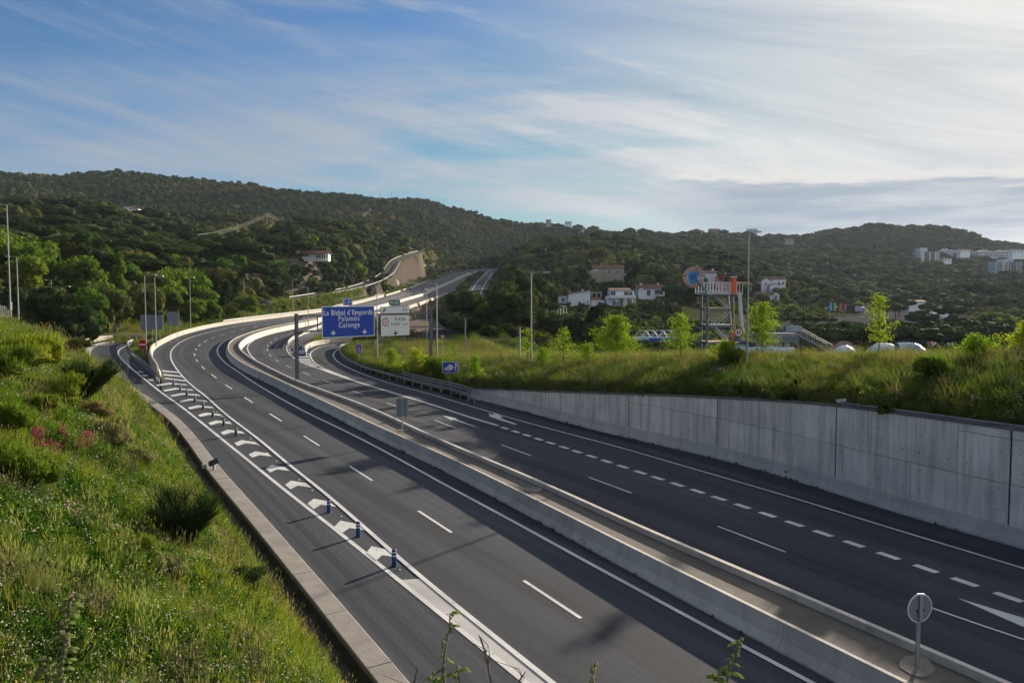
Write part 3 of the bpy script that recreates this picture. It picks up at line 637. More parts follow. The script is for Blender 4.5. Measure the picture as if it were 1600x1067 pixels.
root = empty('median_barrier', (0, 0, 0), 0, 'cast concrete barrier with a sloping face along the near carriageway side of the median', 'barrier', 'concrete barriers of the motorway')
segmented(ML, [(-.36, -.05), (-.36, .07), (-.20, .36), (-.07, .85), (.07, .85), (.07, -.05)], root, 'barrier_segment', m_barr, 6.0, .02, 34)
MR = np.vstack([MEDR, offset(MEDL, 1.2)[i0 + 3:iend]]); MR = settle(resample(MR, 1.2, 3))
root = empty('median_barrier', (0, 0, 0), 0, 'concrete barrier on the side of the median facing the exit lane, bright on its curve', 'barrier', 'concrete barriers of the motorway')
segmented(MR, [(-.11, .2), (-.10, 1.0), (.10, 1.0), (.16, .42), (.30, .08), (.30, -.05), (-.11, -.05)], root, 'barrier_segment', m_barr, 6.0, .02, 34)
# median deck between the two barriers
iY = int(np.argmax(MR[:, 1] > 260))
m_deck = mat('median_paving', (.085, .078, .068), .95, col2=(.15, .132, .11), vscale=.55, bump=.7, bscale=9)
n = 420
def rsn(P, n):
    s = arclen(P); t = np.linspace(0, s[-1], n); return np.stack([np.interp(t, s, P[:, k]) for k in range(3)], 1)
iY2 = int(np.argmin(np.hypot(MEDL[:, 0] - MR[iY, 0], MEDL[:, 1] - MR[iY, 1])))
A = rsn(offset(MEDL[:iY2], .07), n); B = rsn(offset(MR[:iY], -.11), n); V = np.stack([A, A * .5 + B * .5, B], 1); V[:, :, 2] = zroad(V[..., 0], V[..., 1]) + np.array([.77, .74, .75])[None]
F4 = grid_faces(n, 3)[:, ::-1]
tag(mesh_obj('median_deck', V.reshape(-1, 3), F4, m_deck, smooth=True), kind='structure')
# concrete footings and a manhole cover on the deck
def on_deck(px, py): return onroad(px, py, .76)
def flat_disc(c, rx, ry, rz, h, seed=0, n=18):
    rd = random.Random(seed); P = []
    for k in range(n):
        a = 2 * math.pi * k / n; r_ = 1 + rd.uniform(-.10, .10); x, y = rx * r_ * math.cos(a), ry * r_ * math.sin(a)
        P.append((c[0] + x * math.cos(rz) - y * math.sin(rz), c[1] + x * math.sin(rz) + y * math.cos(rz)))
    return P
m_patch = mat('mortar_patch', (.17, .155, .135), .9, var=.3, vscale=3, bump=.5, bscale=20)
for i, (px, py, rx, ry, lb) in enumerate([(1432, 1041, .66, .44, 'irregular pale mortar footing round the post of the round median sign'), (631, 672, .55, .4, 'small square mortar footing under the rectangular median sign'), (834, 765.5, .55, .42, 'pale round cover set in the median paving')]):
    c = on_deck(px, py); o = MB().prism(flat_disc(c, rx, ry, 1.05, .03, i), c.z - .05, c.z + .035).build('mortar_footing', m_patch); tag(o, lb, 'footing')
# outer barriers
def barrier(P, label, prof=JERSEY, nmax=40, seg=6.0, material=None):
    r_ = empty('concrete_barrier', (0, 0, 0), 0, label, 'barrier', 'concrete barriers of the motorway'); segmented(P, prof, r_, 'barrier_segment', material or m_white_barr, seg, .02, nmax); return r_
BB = BARL[(BARL[:, 1] < 392)]; barrier(offset(BB, -.34), 'pale concrete barrier sweeping round the outside of the long left bend')
i1 = arclen(SLIPL); barrier(offset(SLIPL, -3.4), 'low pale barrier on the outer side of the parallel road up to the pass', nmax=8, seg=10)
q0 = near_s(BARL, onroad(602, 463)); BC = BARL[arclen(BARL) > q0]; BC = BC[BC[:, 1] < 700]
barrier(BC, 'pale barrier between the parallel road and the climbing carriageway', nmax=10, seg=12)
RB = REDGE[(REDGE[:, 1] > 200) & (REDGE[:, 1] < 420)]; barrier(offset(RB, .34), 'pale parapet along the right-hand edge of the road bridge', nmax=20, seg=8)
OF = OFFL; 
OLr = empty('concrete_barrier', (0, 0, 0), 0, 'low weathered barrier on the outside of the curving exit ramp', 'barrier', 'concrete barriers of the motorway')
segmented(OF, [(-.28, -.05), (-.12, .8), (.12, .8), (.28, -.05)], OLr, 'barrier_segment', m_white_barr, 5, .03, 30)
E1 = settle(resample([onroad(132, 541.5), onroad(137, 536), onroad(152, 532.6), onroad(176, 530.6)], 1.0, 1)); barrier(E1, 'broken pale barrier beside the bend of the entry ramp', seg=4)
E2 = settle(resample([onroad(100, 530), onroad(140, 529.5), onroad(226, 528.4), onroad(246, 528)], 1.0, 1)); barrier(E2, 'long low pale parapet of the local road behind the entry ramp', [(-.2, -.05), (-.2, .9), (.2, .9), (.2, -.05)], seg=8)
# tapered end of the left barrier where it meets the hatched nose
# ---- retaining wall
rw = empty('retaining_wall', (0, 0, 0), 0, 'tall board marked concrete retaining wall holding up the grass bank', 'wall')
sJ = sorted([near_s(WALL, onroad(px, py)) for px, py in ((1572, 849), (1300, 769), (1114.8, 716), (975.6, 684), (870, 657), (786.9, 635))])
s1, s2 = sJ[0], sJ[1]; J = [s1 - (s2 - s1) * 2, s1 - (s2 - s1)] + sJ + [sWmax]
J = [max(.2, j) for j in J if j < sWmax + .1]
def wall_pt(s, h, back):
    P = np.array([[np.interp(s, sW, WALL[:, k]) for k in range(3)]]); i = min(int(np.searchsorted(sW, s)), len(WALL) - 2); T = WALL[i + 1] - WALL[max(i - 1, 0)]; T /= np.linalg.norm(T[:2]); p = P[0]
    return Vector((p[0] + T[1] * back, p[1] - T[0] * back, p[2] + h))
rd = random.Random(3); nform = 0
MB().sweep(np.array([wall_pt(s, 0, .0) for s in np.arange(.5, sWmax - .2, 1.2)]), [(-.02, -.05), (-.02, .10), (.10, .46), (.17, .84), (.33, .86), (.33, -.05)]).build('wall_plinth', m_barr, rw)
for a, b in zip(J[:-1], J[1:]):
    if b - a < .6: continue
    nf = 4 if b - a > 6 else (2 if b - a > 3 else 1)
    for q in range(nf):
        u0 = a + (b - a) * q / nf + (.05 if q == 0 else .014); u1 = a + (b - a) * (q + 1) / nf - (.05 if q == nf - 1 else .014)
        t0, t1 = (np.interp(u, sW, WTOPZ) for u in (u0, u1)); z0, z1 = (wall_pt(u, 0, 0).z for u in (u0, u1))
        H0, H1 = t0 - z0 - .14, t1 - z1 - .14
        lv = [.845] + [x for x in (.845 + 1.9, .845 + 4.0) if x < min(H0, H1) - .35] + [None]
        for c in range(len(lv) - 1):
            lo = lv[c] + (.014 if c else 0)
            hi0, hi1 = (lv[c + 1] - .014,) * 2 if lv[c + 1] else (H0, H1)
            if min(hi0, hi1) - lo < .1 and lv[c + 1]: continue
            bk = .24 + rd.uniform(-.012, .012); f = [wall_pt(u0, lo, bk), wall_pt(u1, lo, bk), wall_pt(u1, hi1, bk), wall_pt(u0, hi0, bk)]; g = [wall_pt(u0, lo, .5), wall_pt(u1, lo, .5), wall_pt(u1, hi1, .5), wall_pt(u0, hi0, .5)]
            MB().add(f + g, [(0, 1, 2, 3), (4, 7, 6, 5), (0, 4, 5, 1), (1, 5, 6, 2), (2, 6, 7, 3), (3, 7, 4, 0)]).build('wall_panel', m_wall, rw); nform += 1
            # formwork tie holes
# dark core just behind the panels so that joints read as recesses, and a coping on top
m_core = mat('wall_joint', (.05, .047, .045), .95)
cs = np.arange(.4, sWmax - .3, 1.2)
MB().add([p for s in cs for p in (wall_pt(s, .2, .30), wall_pt(s, float(np.interp(s, sW, WTOPZ)) - wall_pt(s, 0, 0).z - .2, .30))], [(2 * i, 2 * i + 2, 2 * i + 3, 2 * i + 1) for i in range(len(cs) - 1)]).build('joint_backing', m_core, rw)
m_cop = mat('coping_concrete', (.17, .155, .14), .9, var=.35, vscale=1.2, bump=.4, bscale=12)
cop = []
for s in cs:
    zt = float(np.interp(s, sW, WTOPZ)) - wall_pt(s, 0, 0).z
    cop += [wall_pt(s, zt - .14, .20), wall_pt(s, zt, .20), wall_pt(s, zt, .56), wall_pt(s, zt - .14, .56)]
MB().add(cop, [(4 * i + a, 4 * i + b, 4 * i + 4 + b, 4 * i + 4 + a) for i in range(len(cs) - 1) for a, b in ((0, 1), (1, 2), (2, 3), (3, 0))]).build('wall_coping', m_cop, rw)
hb = MB(); rd = random.Random(5)
for a, b in zip(J[:-1], J[1:]):
    nf = 4
    for q in range(nf):
        for c in (1.45, 2.45, 3.35, 4.2):
            for e in (.2, .8):
                s = a + (b - a) * (q + e) / nf + rd.uniform(-.08, .08); H_ = float(np.interp(s, sW, WTOPZ)) - wall_pt(s, 0, 0).z
                if c < H_ - .3 and rd.random() < .75: hb.tube(wall_pt(s, c, .225), wall_pt(s, c, .25), .03, n=6)
o = hb.build('tie_hole', m_core, rw); o['kind'] = 'stuff'
tubes = MB().pipe([wall_pt(s, float(np.interp(s, sW, WTOPZ)) - wall_pt(s, 0, 0).z + .09, .32) for s in np.arange(2, near_s(WALL, onroad(1300, 769)), 1.5)], .05, 6)
tag(tubes.build('cable_conduit', mat('galvanised', (.26, .27, .28), .6, .3, var=.12, vscale=2)), 'thin grey cable conduit running along the top of the retaining wall', 'pipe')
# ---- guardrails
m_galv = MATS['galvanised']
def guardrail(P, label, rails=(.62,), post=2.0, h=.75, W_=.05, side=-1, group='steel guardrails beside the ramps'):
    g = empty('guardrail', (0, 0, 0), 0, label, 'guardrail', group); L_ = arclen(P)[-1]
    for r_ in rails:
        MB().sweep(P, [(0, r_ - .15), (side * .06, r_ - .10), (side * .01, r_ - .03), (side * .01, r_ + .03), (side * .06, r_ + .10), (0, r_ + .15), (-side * .02, r_ + .13), (-side * .02, r_ - .13)]).build('rail', m_galv, g)
    s = .5; k = 0; first = None
    while s < L_:
        p = [float(np.interp(s, arclen(P), P[:, j])) for j in range(3)]
        if first is None: first = MB().box((0, 0, h / 2 - .1), (.10, .06, h + .15)).build('post', m_galv, g); o = first
        else: o = first.copy(); COL.objects.link(o); o.parent = g
        o.location = (p[0], p[1], p[2]); s += post; k += 1
    return g
guardrail(GRAIL[:], 'long steel guardrail curving along the inside of the exit ramp', post=2.2)
G2 = settle(resample([onroad(740, 632), onroad(712, 620), onroad(675, 611), onroad(640, 602), onroad(622, 597)], 1.0, 1)); G2 = offset(G2, .35)
g2 = empty('guardrail', (0, 0, 0), 0, 'stack of three steel rails running into the start of the retaining wall', 'guardrail', 'steel guardrails beside the ramps')
for h_, o_ in ((.95, .1), (1.18, .25), (.45, .05)):
    MB().pipe([Vector(p) + Vector((0, 0, h_ if i > 0 else h_)) for i, p in enumerate(offset(G2, o_))], .075, 8).build('rail', m_galv, g2)
for s in np.arange(.8, arclen(G2)[-1], 2.2):
    p = [float(np.interp(s, arclen(G2), G2[:, j])) for j in range(3)]; MB().box((p[0], p[1], p[2] + .5), (.1, .1, 1.2)).build('post', m_galv, g2)
kb = MB().sweep(settle(resample([onroad(735, 620.5), onroad(709, 614.8), onroad(672, 605.6), onroad(635, 598.2), onroad(602, 588)], 1, 1)), [(0, 0), (0, .12), (.25, .12), (.25, 0)]).build('edge_kerb', m_white_barr); tag(kb, kind='structure')
G3 = settle(resample([onroad(246, 598), onroad(240, 591), onroad(231, 581), onroad(215, 566), onroad(203, 554.5), onroad(197.5, 545), onroad(198.5, 540), onroad(206, 536.5)], 1, 1.5)); guardrail(offset(G3, .2), 'steel guardrail between the entry ramp and the grass wedge', post=1.6)
G4 = REDGE[(REDGE[:, 1] > 136) & (REDGE[:, 1] < 215)]; guardrail(offset(G4, .2), 'steel guardrail on the far side of the through lanes behind the gantry', rails=(.45, .8), post=2.5)
G5 = settle(offset(BARL[(BARL[:, 1] > 190) & (BARL[:, 1] < 400)], -1.1)); guardrail(G5, 'steel rail standing behind the outer concrete barrier on the straight', rails=(.95,), post=4, h=1.1)
SG = SIDE[20:]; guardrail(offset(SG, -3.6), 'pale guardrail along the outer edge of the climbing side road', rails=(.6,), post=6)
guardrail(offset(SIDE[30:90], 3.6), 'short pale guardrail on the inner edge of the climbing side road', rails=(.6,), post=6)
gs_ = near_s(REDGE, onroad(700, 458)); gq = REDGE[(arclen(REDGE) > gs_)]; guardrail(gq, 'distant guardrail along the right edge of the climbing carriageway', rails=(.6,), post=8)
# ---- paint
def worn_paint(name, base, under, amt):
    m = bpy.data.materials.new(name); m.use_nodes = True; nt = m.node_tree; N = nt.nodes; L = nt.links; b = N['Principled BSDF']; b.inputs['Roughness'].default_value = .7; b.inputs['Specular IOR Level'].default_value = .3
    tc = N.new('ShaderNodeTexCoord'); t = N.new('ShaderNodeTexNoise'); L.new(tc.outputs['Object'], t.inputs['Vector']); t.inputs['Scale'].default_value = 2.3; t.inputs['Detail'].default_value = 10; t.inputs['Roughness'].default_value = .72
    r = N.new('ShaderNodeMapRange'); L.new(t.outputs[0], r.inputs[0]); r.inputs[1].default_value = .5 + amt; r.inputs[2].default_value = .60 + amt; r.inputs[3].default_value = 0; r.inputs[4].default_value = .85
    t2 = N.new('ShaderNodeTexNoise'); L.new(tc.outputs['Object'], t2.inputs['Vector']); t2.inputs['Scale'].default_value = .5; t2.inputs['Detail'].default_value = 6; r2 = N.new('ShaderNodeMapRange'); L.new(t2.outputs[0], r2.inputs[0]); r2.inputs[1].default_value = .3; r2.inputs[2].default_value = .7; r2.inputs[3].default_value = 1.1; r2.inputs[4].default_value = .74
    v = N.new('ShaderNodeMix'); v.data_type = 'RGBA'; v.blend_type = 'MULTIPLY'; v.inputs[0].default_value = 1; v.inputs[6].default_value = (*base, 1); cb = N.new('ShaderNodeCombineColor')
    for k in range(3): L.new(r2.outputs[0], cb.inputs[k])
    L.new(cb.outputs[0], v.inputs[7]); mx = N.new('ShaderNodeMix'); mx.data_type = 'RGBA'; L.new(r.outputs[0], mx.inputs[0]); L.new(v.outputs[2], mx.inputs[6]); mx.inputs[7].default_value = (*under, 1); L.new(mx.outputs[2], b.inputs['Base Color']); return m
m_paint = worn_paint('road_paint', (.60, .60, .58), (.10, .10, .10), .10); m_paint2 = worn_paint('road_paint_worn', (.44, .43, .41), (.16, .155, .15), .07)
ROADL, ROADR, ROADX, ROADE = OB['main_road'], OB['carriageway_right'], OB['exit_lane_road'], OB['entry_ramp_road']
def ribbon(P, w, name, parent, m=None, a=None, b=None, h=.012):
    if a is not None: P = cut(P, a, b)
    h = h if P[:, 1].mean() < 90 else .03
    A = settle(offset(P, -w / 2), h); B = settle(offset(P, w / 2), h); n = len(A); V = np.stack([A, B], 1).reshape(-1, 3)
    return mesh_obj(name, V, grid_faces(n, 2)[:, ::-1], m or m_paint, parent)
s3 = near_s(LIN3, onroad(653, 898)); ribbon(LIN3[LIN3[:, 1] < 500], .20, 'edge_line', ROADL)
ribbon(LIN4, .20, 'edge_line', ROADE); ribbon(LIN1[LIN1[:, 1] < 600], .20, 'edge_line', ROADL); ribbon(LIN5, .18, 'edge_line', ROADX)
ribbon(LINR[LINR[:, 1] < 400], .18, 'edge_line', ROADR, a=near_s(LINR, onroad(600, 610)), b=arclen(LINR[LINR[:, 1] < 400])[-1])
LX = settle(resample([onroad(778.4, 665), onroad(727, 649.5), onroad(676, 632.5), onroad(622.5, 616.3), onroad(590, 606.5)], 1.2, 1)); ribbon(LX, .32, 'lane_line', ROADX)
ribbon(LIN2[arclen(LIN2) > split - 2], .20, 'edge_line', ROADX)
# inner (median side) edge line of the right-hand carriageway
LI = settle(resample([tuple(p) for p in offset(MR, 1.0)[(MR[:, 1] < onroad(405, 566).y - 8)][::6]] + [onroad(396, 559.5), onroad(390, 553), onroad(387.6, 548.5), onroad(386.5, 543), onroad(390.6, 536.5), onroad(400, 529.5), onroad(412.5, 523), onroad(450, 513.8), onroad(500, 504.5), onroad(560, 491), onroad(610, 480)], 1.2, 3)); ribbon(LI, .18, 'edge_line', ROADR)
# ramp outer line
LK = settle(resample([onroad(144, 563), onroad(140.5, 554), onroad(143, 546), onroad(152, 541), onroad(170, 538), onroad(184, 537)], 1, 1)); ribbon(LK, .25, 'edge_line', ROADE)
L2P = [(904.9, 964), (820.5, 908.4), (704.6, 831), (654.6, 799), (581, 750), (547, 729), (499, 696), (475, 681.3), (439.8, 657.9), (421.9, 646.6), (394.8, 629), (382.2, 620.9), (362.5, 607.8), (352.4, 601.3), (338.1, 590.9), (330.3, 585.2), (320, 577), (314.8, 572.8), (309, 565.4), (306.1, 561.7), (304.6, 556.3), (303.4, 552.5), (305, 547.5), (306.9, 544.8), (310, 541), (312.9, 538.1), (318.8, 534.8), (322.9, 532.1), (330.3, 529.1), (335.6, 527.1), (344.4, 524.1), (350, 522.1), (360.4, 520), (366, 517.8), (377.5, 515.4), (383.8, 514), (396, 511.5), (403, 510), (416, 507.5), (423, 506)]
CEN = back_to(settle(resample([onroad(*p) for p in L2P] + [onroad(470, 499.5), onroad(520, 489.5), onroad(600, 472), onroad(640, 462), onroad(680, 446)], 1.2, 2.5)), 10)
for a, b in zip(L2P[0::2], L2P[1::2]):
    ribbon(CEN, .15, 'lane_dash', ROADL, a=near_s(CEN, onroad(*a)) - .1, b=near_s(CEN, onroad(*b)) + .1)
s = near_s(CEN, onroad(420, 507)) + 11.5
while s < arclen(CEN)[-1] - 5: ribbon(CEN, .15, 'lane_dash', ROADL, a=s, b=s + 4); s += 12
s = near_s(CEN, onroad(904.9, 964)) - 12
while s > 2: ribbon(CEN, .15, 'lane_dash', ROADL, a=s, b=s + 4); s -= 12
RP = [(1600, 999), (1455, 950), (1225, 861.3), (1123.8, 823), (985, 769.5), (921, 746), (828.5, 711.5), (784, 695), (712, 668.8), (680.3, 656.9), (630, 639), (605.9, 630), (567.8, 616.5), (550, 610.3), (520.6, 599.8), (506, 594.4), (483.5, 586.3), (472.9, 581.9), (455.4, 575), (446.9, 571.3), (435.4, 565.3), (430, 562), (423.5, 556.9), (421, 553.8), (418, 548.5), (417.6, 546), (418, 541.5), (418.6, 539.6), (422, 536), (424, 534.4), (429, 530.8), (432, 529.2), (438.6, 526.2), (442.6, 524.8), (451.6, 521.9), (456, 520.6)]
CER = settle(resample([onroad(*p) for p in RP] + [onroad(480, 514.5), onroad(540, 500), onroad(600, 487.5)], 1.2, 2))
for a, b in zip(RP[0::2], RP[1::2]):
    sa, sb_ = near_s(CER, onroad(*a)), near_s(CER, onroad(*b)); ribbon(CER, .13, 'lane_dash', ROADR, a=min(sa, sb_) - .1, b=max(sa, sb_) + .1)
s = near_s(CER, onroad(456, 520.6)) + 7
while s < arclen(CER)[-1] - 5: ribbon(CER, .13, 'lane_dash', ROADR, a=s, b=s + 4); s += 12
MD = [(783, 667.3, 794.4, 670.6), (799.6, 672.6, 812, 676.3), (816.5, 678, 830, 682), (834.7, 684.3, 848.4, 688.1), (853.8, 690.3, 867.5, 694), (873.5, 696.9, 888, 701), (894, 703.4, 909.7, 707.8), (916.5, 710.7, 932.6, 715.3), (939.3, 718.4, 956.5, 723.2), (964.5, 726.3, 982, 731.8), (990.5, 735, 1009.5, 740.8), (1018, 744, 1038, 750), (1047.5, 753.8, 1068.8, 760), (1078.8, 764, 1102, 770.8), (1111.8, 775, 1135.5, 781.8), (1147.5, 787, 1173, 794.5), (1186, 800, 1212.5, 807.8), (1227, 813.8, 1255.5, 822.5), (1270.5, 828.8, 1302, 838), (1317, 844.5, 1350.8, 855), (1370.8, 862.5, 1406, 873.8), (1427, 882.5, 1466, 894), (1486, 903, 1528.8, 915.5), (1552.5, 925, 1599, 940.5)]
MC = settle(resample([onroad((a + c) / 2, (b + d) / 2) for a, b, c, d in MD], 1.0, 2.5)); MC = settle(resample(np.vstack([MC[0] * 2 - MC[3], MC, MC[-1] * 2 - MC[-6]]), 1.0)); sm = arclen(MC)
for a, b, c, d in MD:
    s_ = near_s(MC, onroad((a + c) / 2, (b + d) / 2)); ribbon(MC, .40, 'lane_mark', ROADX, a=s_ - .5, b=s_ + .5)
def paint_px(px, name, parent, m=None, h=.012): return MB().poly([onroad(*p) + Vector((0, 0, h)) for p in px]).build(name, m or m_paint, parent)
# wide solid nose of the left gore
V1 = LIN4[(arclen(LIN4) < near_s(LIN4, onroad(625, 902)))]; V2 = LIN3[(arclen(LIN3) < near_s(LIN3, onroad(653, 898)))]
A = settle(rsn(V1, 60), .006); B = settle(rsn(V2, 60), .006); mesh_obj('solid_nose', np.stack([A, B], 1).reshape(-1, 3), grid_faces(60, 2)[:, ::-1], m_paint2, ROADL)
# chevrons between the two edge lines
CH = [(267.5, 598), (277.5, 606), (286, 614), (298.8, 623), (313.8, 633), (326.9, 644.4), (341.9, 656.6), (358.8, 671), (377.5, 687.5), (400, 705), (424.4, 726.5), (453, 751), (490, 779), (529, 813.6), (578, 853.5)]
def pt_on(P, q):
    i = int(np.argmin(np.hypot(P[:, 0] - q[0], P[:, 1] - q[1]))); T = tang(P)[i]; return P[i], T
for cx, cy in CH:
    q = onroad(cx, cy); a, Ta = pt_on(LIN4, q); b, Tb = pt_on(LIN3, q); wdt = np.hypot(*(b - a)[:2]); T = Ta + Tb; T /= np.linalg.norm(T)
    N_ = np.array([T[1], -T[0]]); inner = max(np.dot((b - a)[:2], N_) - .9, 1.1); th = 1.25
    mid = (a[:2] + b[:2]) / 2; mid = mid + T * np.dot(np.array([q[0], q[1]]) - mid, T); back = min(2.7, .30 + inner * .48)
    l0 = mid - N_ * inner / 2 - T * back; r0 = mid + N_ * inner / 2 - T * back
    pts = [Vector((p[0], p[1], float(zroad(p[0], p[1])) + .012)) for p in (l0, l0 - T * th * .85, mid - T * th, r0 - T * th * .85, r0, mid)]
    MB().add([pts[0], pts[1], pts[2], pts[5]], [(0, 1, 2, 3)]).add([pts[5], pts[2], pts[3], pts[4]], [(0, 1, 2, 3)]).build('chevron_marking', m_paint, ROADL)
for px in ([(253.5, 578.6), (279, 581), (279.5, 582.8), (254, 580.4)], [(255, 584.3), (284, 587.2), (285, 589.3), (255.5, 586.3)], [(257, 590.2), (290, 594), (291.5, 596.2), (258, 592.2)]): paint_px(px, 'hatch_bar', ROADL)
for px in ([(215.5, 579.8), (222.5, 580.6), (224, 582.2), (216.5, 581.5)], [(222, 585.5), (230, 586), (232, 588), (223.5, 587.5)], [(231, 592.5), (239, 593), (241, 595), (233, 594.6)]): paint_px(px, 'hatch_bar', ROADE)
# right gore: bars and nose
for px in ([(461, 555.5), (468, 555.5), (469, 557), (462, 557)], [(466, 561), (484.5, 561), (485, 562.8), (467, 562.8)], [(466.5, 557.4), (484, 557.2), (484.3, 558.6), (467, 558.8)], [(469, 564.3), (486.5, 564.3), (487, 566), (471.5, 566)], [(475.5, 567.6), (490, 567.8), (491.5, 569.4), (479, 569.2)], [(482, 570.6), (494, 571), (496, 572.6), (486, 572.2)], [(451, 546), (456, 546), (456, 547), (451, 547)], [(451.5, 549.5), (457, 549.5), (458, 550.6), (452, 550.6)], [(477, 553), (484, 553), (484, 554.4), (477.5, 554.4)]): paint_px(px, 'hatch_bar', ROADR, h=.03)
paint_px([(489.5, 573.4), (506, 576.6), (537, 588.3), (570, 599.8), (596, 607.8), (590, 607.2), (560, 598.2), (532, 589.2), (507, 580)], 'solid_nose', ROADR, m_paint, h=.025)
# arrows
paint_px([(691.3, 649), (715.5, 653.8), (711, 654.4), (743.8, 666.6), (742.5, 667), (708, 655.8), (704.5, 656.2)], 'lane_arrow', ROADR)
paint_px([(762, 645.6), (770, 648), (772.5, 645.8), (779, 647.6), (787, 653), (784.5, 652.6), (779.5, 653), (808, 662.6), (804, 663.2), (776, 654.6), (764, 650.2), (766, 649)], 'lane_arrow', ROADX)
paint_px([(1496, 934), (1600, 965.6), (1600, 968), (1650, 985), (1646, 992), (1596, 978)], 'lane_arrow', ROADR)
# arrow up the slope, centre dashes of slip road
ribbon(offset(SLIP[20:], 0), .2, 'edge_line', OB['slip_road']) if False else None
for o_ in (-2.6, 2.0):
    P = offset(SLIP, o_); n = len(P); A = offset(P, -.15); B = offset(P, .15); V = np.stack([A, B], 1); V[..., 2] += .05; mesh_obj('edge_line', V.reshape(-1, 3), grid_faces(n, 2)[:, ::-1], m_paint, OB['slip_road'])
# road studs and dirt along the gore edges
rs_ = MB()
for s in np.arange(near_s(LIN3, onroad(640, 888)), near_s(LIN3, onroad(340, 640)), 2.6):
    p = [float(np.interp(s, arclen(LIN3), LIN3[:, j])) for j in range(3)]; i = int(np.argmin(abs(arclen(LIN3) - s))); T = tang(LIN3)[i]; rs_.box((p[0] - T[1] * .45, p[1] + T[0] * .45, p[2] + .02), (.1, .1, .04), taper=.7)
rs_.build('road_stud', mat('stud_white', (.6, .6, .6), .4), ROADL)
# bridge abutment under the through lanes
m_dark = mat('underpass_concrete', (.22, .19, .16), .9, var=.3, vscale=.5)
BR = REDGE[(REDGE[:, 1] > 290) & (REDGE[:, 1] < 400)]
br = empty('road_bridge', (0, 0, 0), 0, 'low concrete bridge carrying the through lanes over the local road', 'bridge')
MB().sweep(offset(BR, .70), [(-.05, .30), (.05, .30), (.05, -1.5), (-.05, -1.5), (-1.4, -1.5), (-1.4, -.4)]).build('deck_beam', m_white_barr, br)
for py_, nm in ((479, 'abutment'), (465, 'abutment')):
    q = onroad(640 if py_ == 479 else 681, py_); i = int(np.argmin(np.hypot(REDGE[:, 0] - q.x, REDGE[:, 1] - q.y))); T = tang(REDGE)[i]; c = REDGE[i] + np.array([T[1] * -4, -T[0] * -4, 0]); MB().box((c[0], c[1], c[2] - 4.5), (13, 1.2, 8.2), rz=math.atan2(-T[0], T[1])).build(nm, m_dark, br)
# ================================================================ vegetation
def leafmat(name, a, b, scale=.05, transl=.3, rnd=.3, rough=.9, small=None, lo=.40, hi=.60):
    """foliage: two leaf colours in patches over the ground, each plant a little different"""
    m = bpy.data.materials.new(name); m.use_nodes = True; MATS[name] = m; nt = m.node_tree; N = nt.nodes; L = nt.links; bs = N['Principled BSDF']
    bs.inputs['Roughness'].default_value = rough; bs.inputs['Specular IOR Level'].default_value = .03
    oi = N.new('ShaderNodeObjectInfo'); t = N.new('ShaderNodeTexNoise'); L.new(oi.outputs['Location'], t.inputs['Vector']); t.inputs['Scale'].default_value = scale; t.inputs['Detail'].default_value = 3
    mr = N.new('ShaderNodeMapRange'); L.new(t.outputs[0], mr.inputs[0]); mr.inputs[1].default_value = lo; mr.inputs[2].default_value = hi
    mx = N.new('ShaderNodeMix'); mx.data_type = 'RGBA'; L.new(mr.outputs[0], mx.inputs[0]); mx.inputs[6].default_value = (*a, 1); mx.inputs[7].default_value = (*b, 1)
    hs = N.new('ShaderNodeHueSaturation'); L.new(mx.outputs[2], hs.inputs['Color']); v = N.new('ShaderNodeMapRange'); L.new(oi.outputs['Random'], v.inputs[0]); v.inputs[3].default_value = 1 - rnd; v.inputs[4].default_value = 1 + rnd
    tc = N.new('ShaderNodeTexCoord'); t2 = N.new('ShaderNodeTexNoise'); L.new(tc.outputs['Object'], t2.inputs['Vector']); t2.inputs['Scale'].default_value = small or .8; t2.inputs['Detail'].default_value = 2
    v2 = N.new('ShaderNodeMapRange'); L.new(t2.outputs[0], v2.inputs[0]); v2.inputs[1].default_value = .3; v2.inputs[2].default_value = .7; v2.inputs[3].default_value = .72; v2.inputs[4].default_value = 1.3
    mm = N.new('ShaderNodeMath'); mm.operation = 'MULTIPLY'; L.new(v.outputs[0], mm.inputs[0]); L.new(v2.outputs[0], mm.inputs[1]); L.new(mm.outputs[0], hs.inputs['Value'])
    h = N.new('ShaderNodeMapRange'); L.new(oi.outputs['Random'], h.inputs[0]); h.inputs[3].default_value = .52; h.inputs[4].default_value = .465; L.new(h.outputs[0], hs.inputs['Hue'])
    L.new(hs.outputs[0], bs.inputs['Base Color'])
    if transl:
        g = N.new('ShaderNodeMix'); g.data_type = 'RGBA'; g.blend_type = 'MULTIPLY'; g.inputs[0].default_value = 1; L.new(hs.outputs[0], g.inputs[6]); g.inputs[7].default_value = (1.3, 1.6, .7, 1)
        tr = N.new('ShaderNodeBsdfTranslucent'); L.new(g.outputs[2], tr.inputs[0]); ms = N.new('ShaderNodeMixShader'); ms.inputs[0].default_value = transl
        L.new(bs.outputs[0], ms.inputs[1]); L.new(tr.outputs[0], ms.inputs[2]); L.new(ms.outputs[0], N['Material Output'].inputs[0])
    return m
M_PINE = leafmat('pine_needles', (.024, .044, .014), (.040, .066, .018), .02, .15, .42)
M_OAK = leafmat('oak_leaves', (.032, .054, .019), (.085, .092, .024), .012, .22, .5)
M_FAR = leafmat('hill_scrub_leaves', (.034, .058, .021), (.13, .11, .018), .009, .18, .42, lo=.54, hi=.70)
M_OLIVE = leafmat('olive_leaves', (.085, .105, .05), (.10, .11, .04), .03, .25, .25)
M_LIGHT = leafmat('spring_leaves', (.072, .125, .022), (.105, .15, .028), .03, .38, .25)
M_YOUNG = leafmat('young_maple_leaves', (.125, .19, .020), (.17, .22, .024), .3, .45, .2, small=4)
M_CYP = leafmat('cypress_leaves', (.018, .034, .014), (.024, .04, .016), .03, .05, .2)
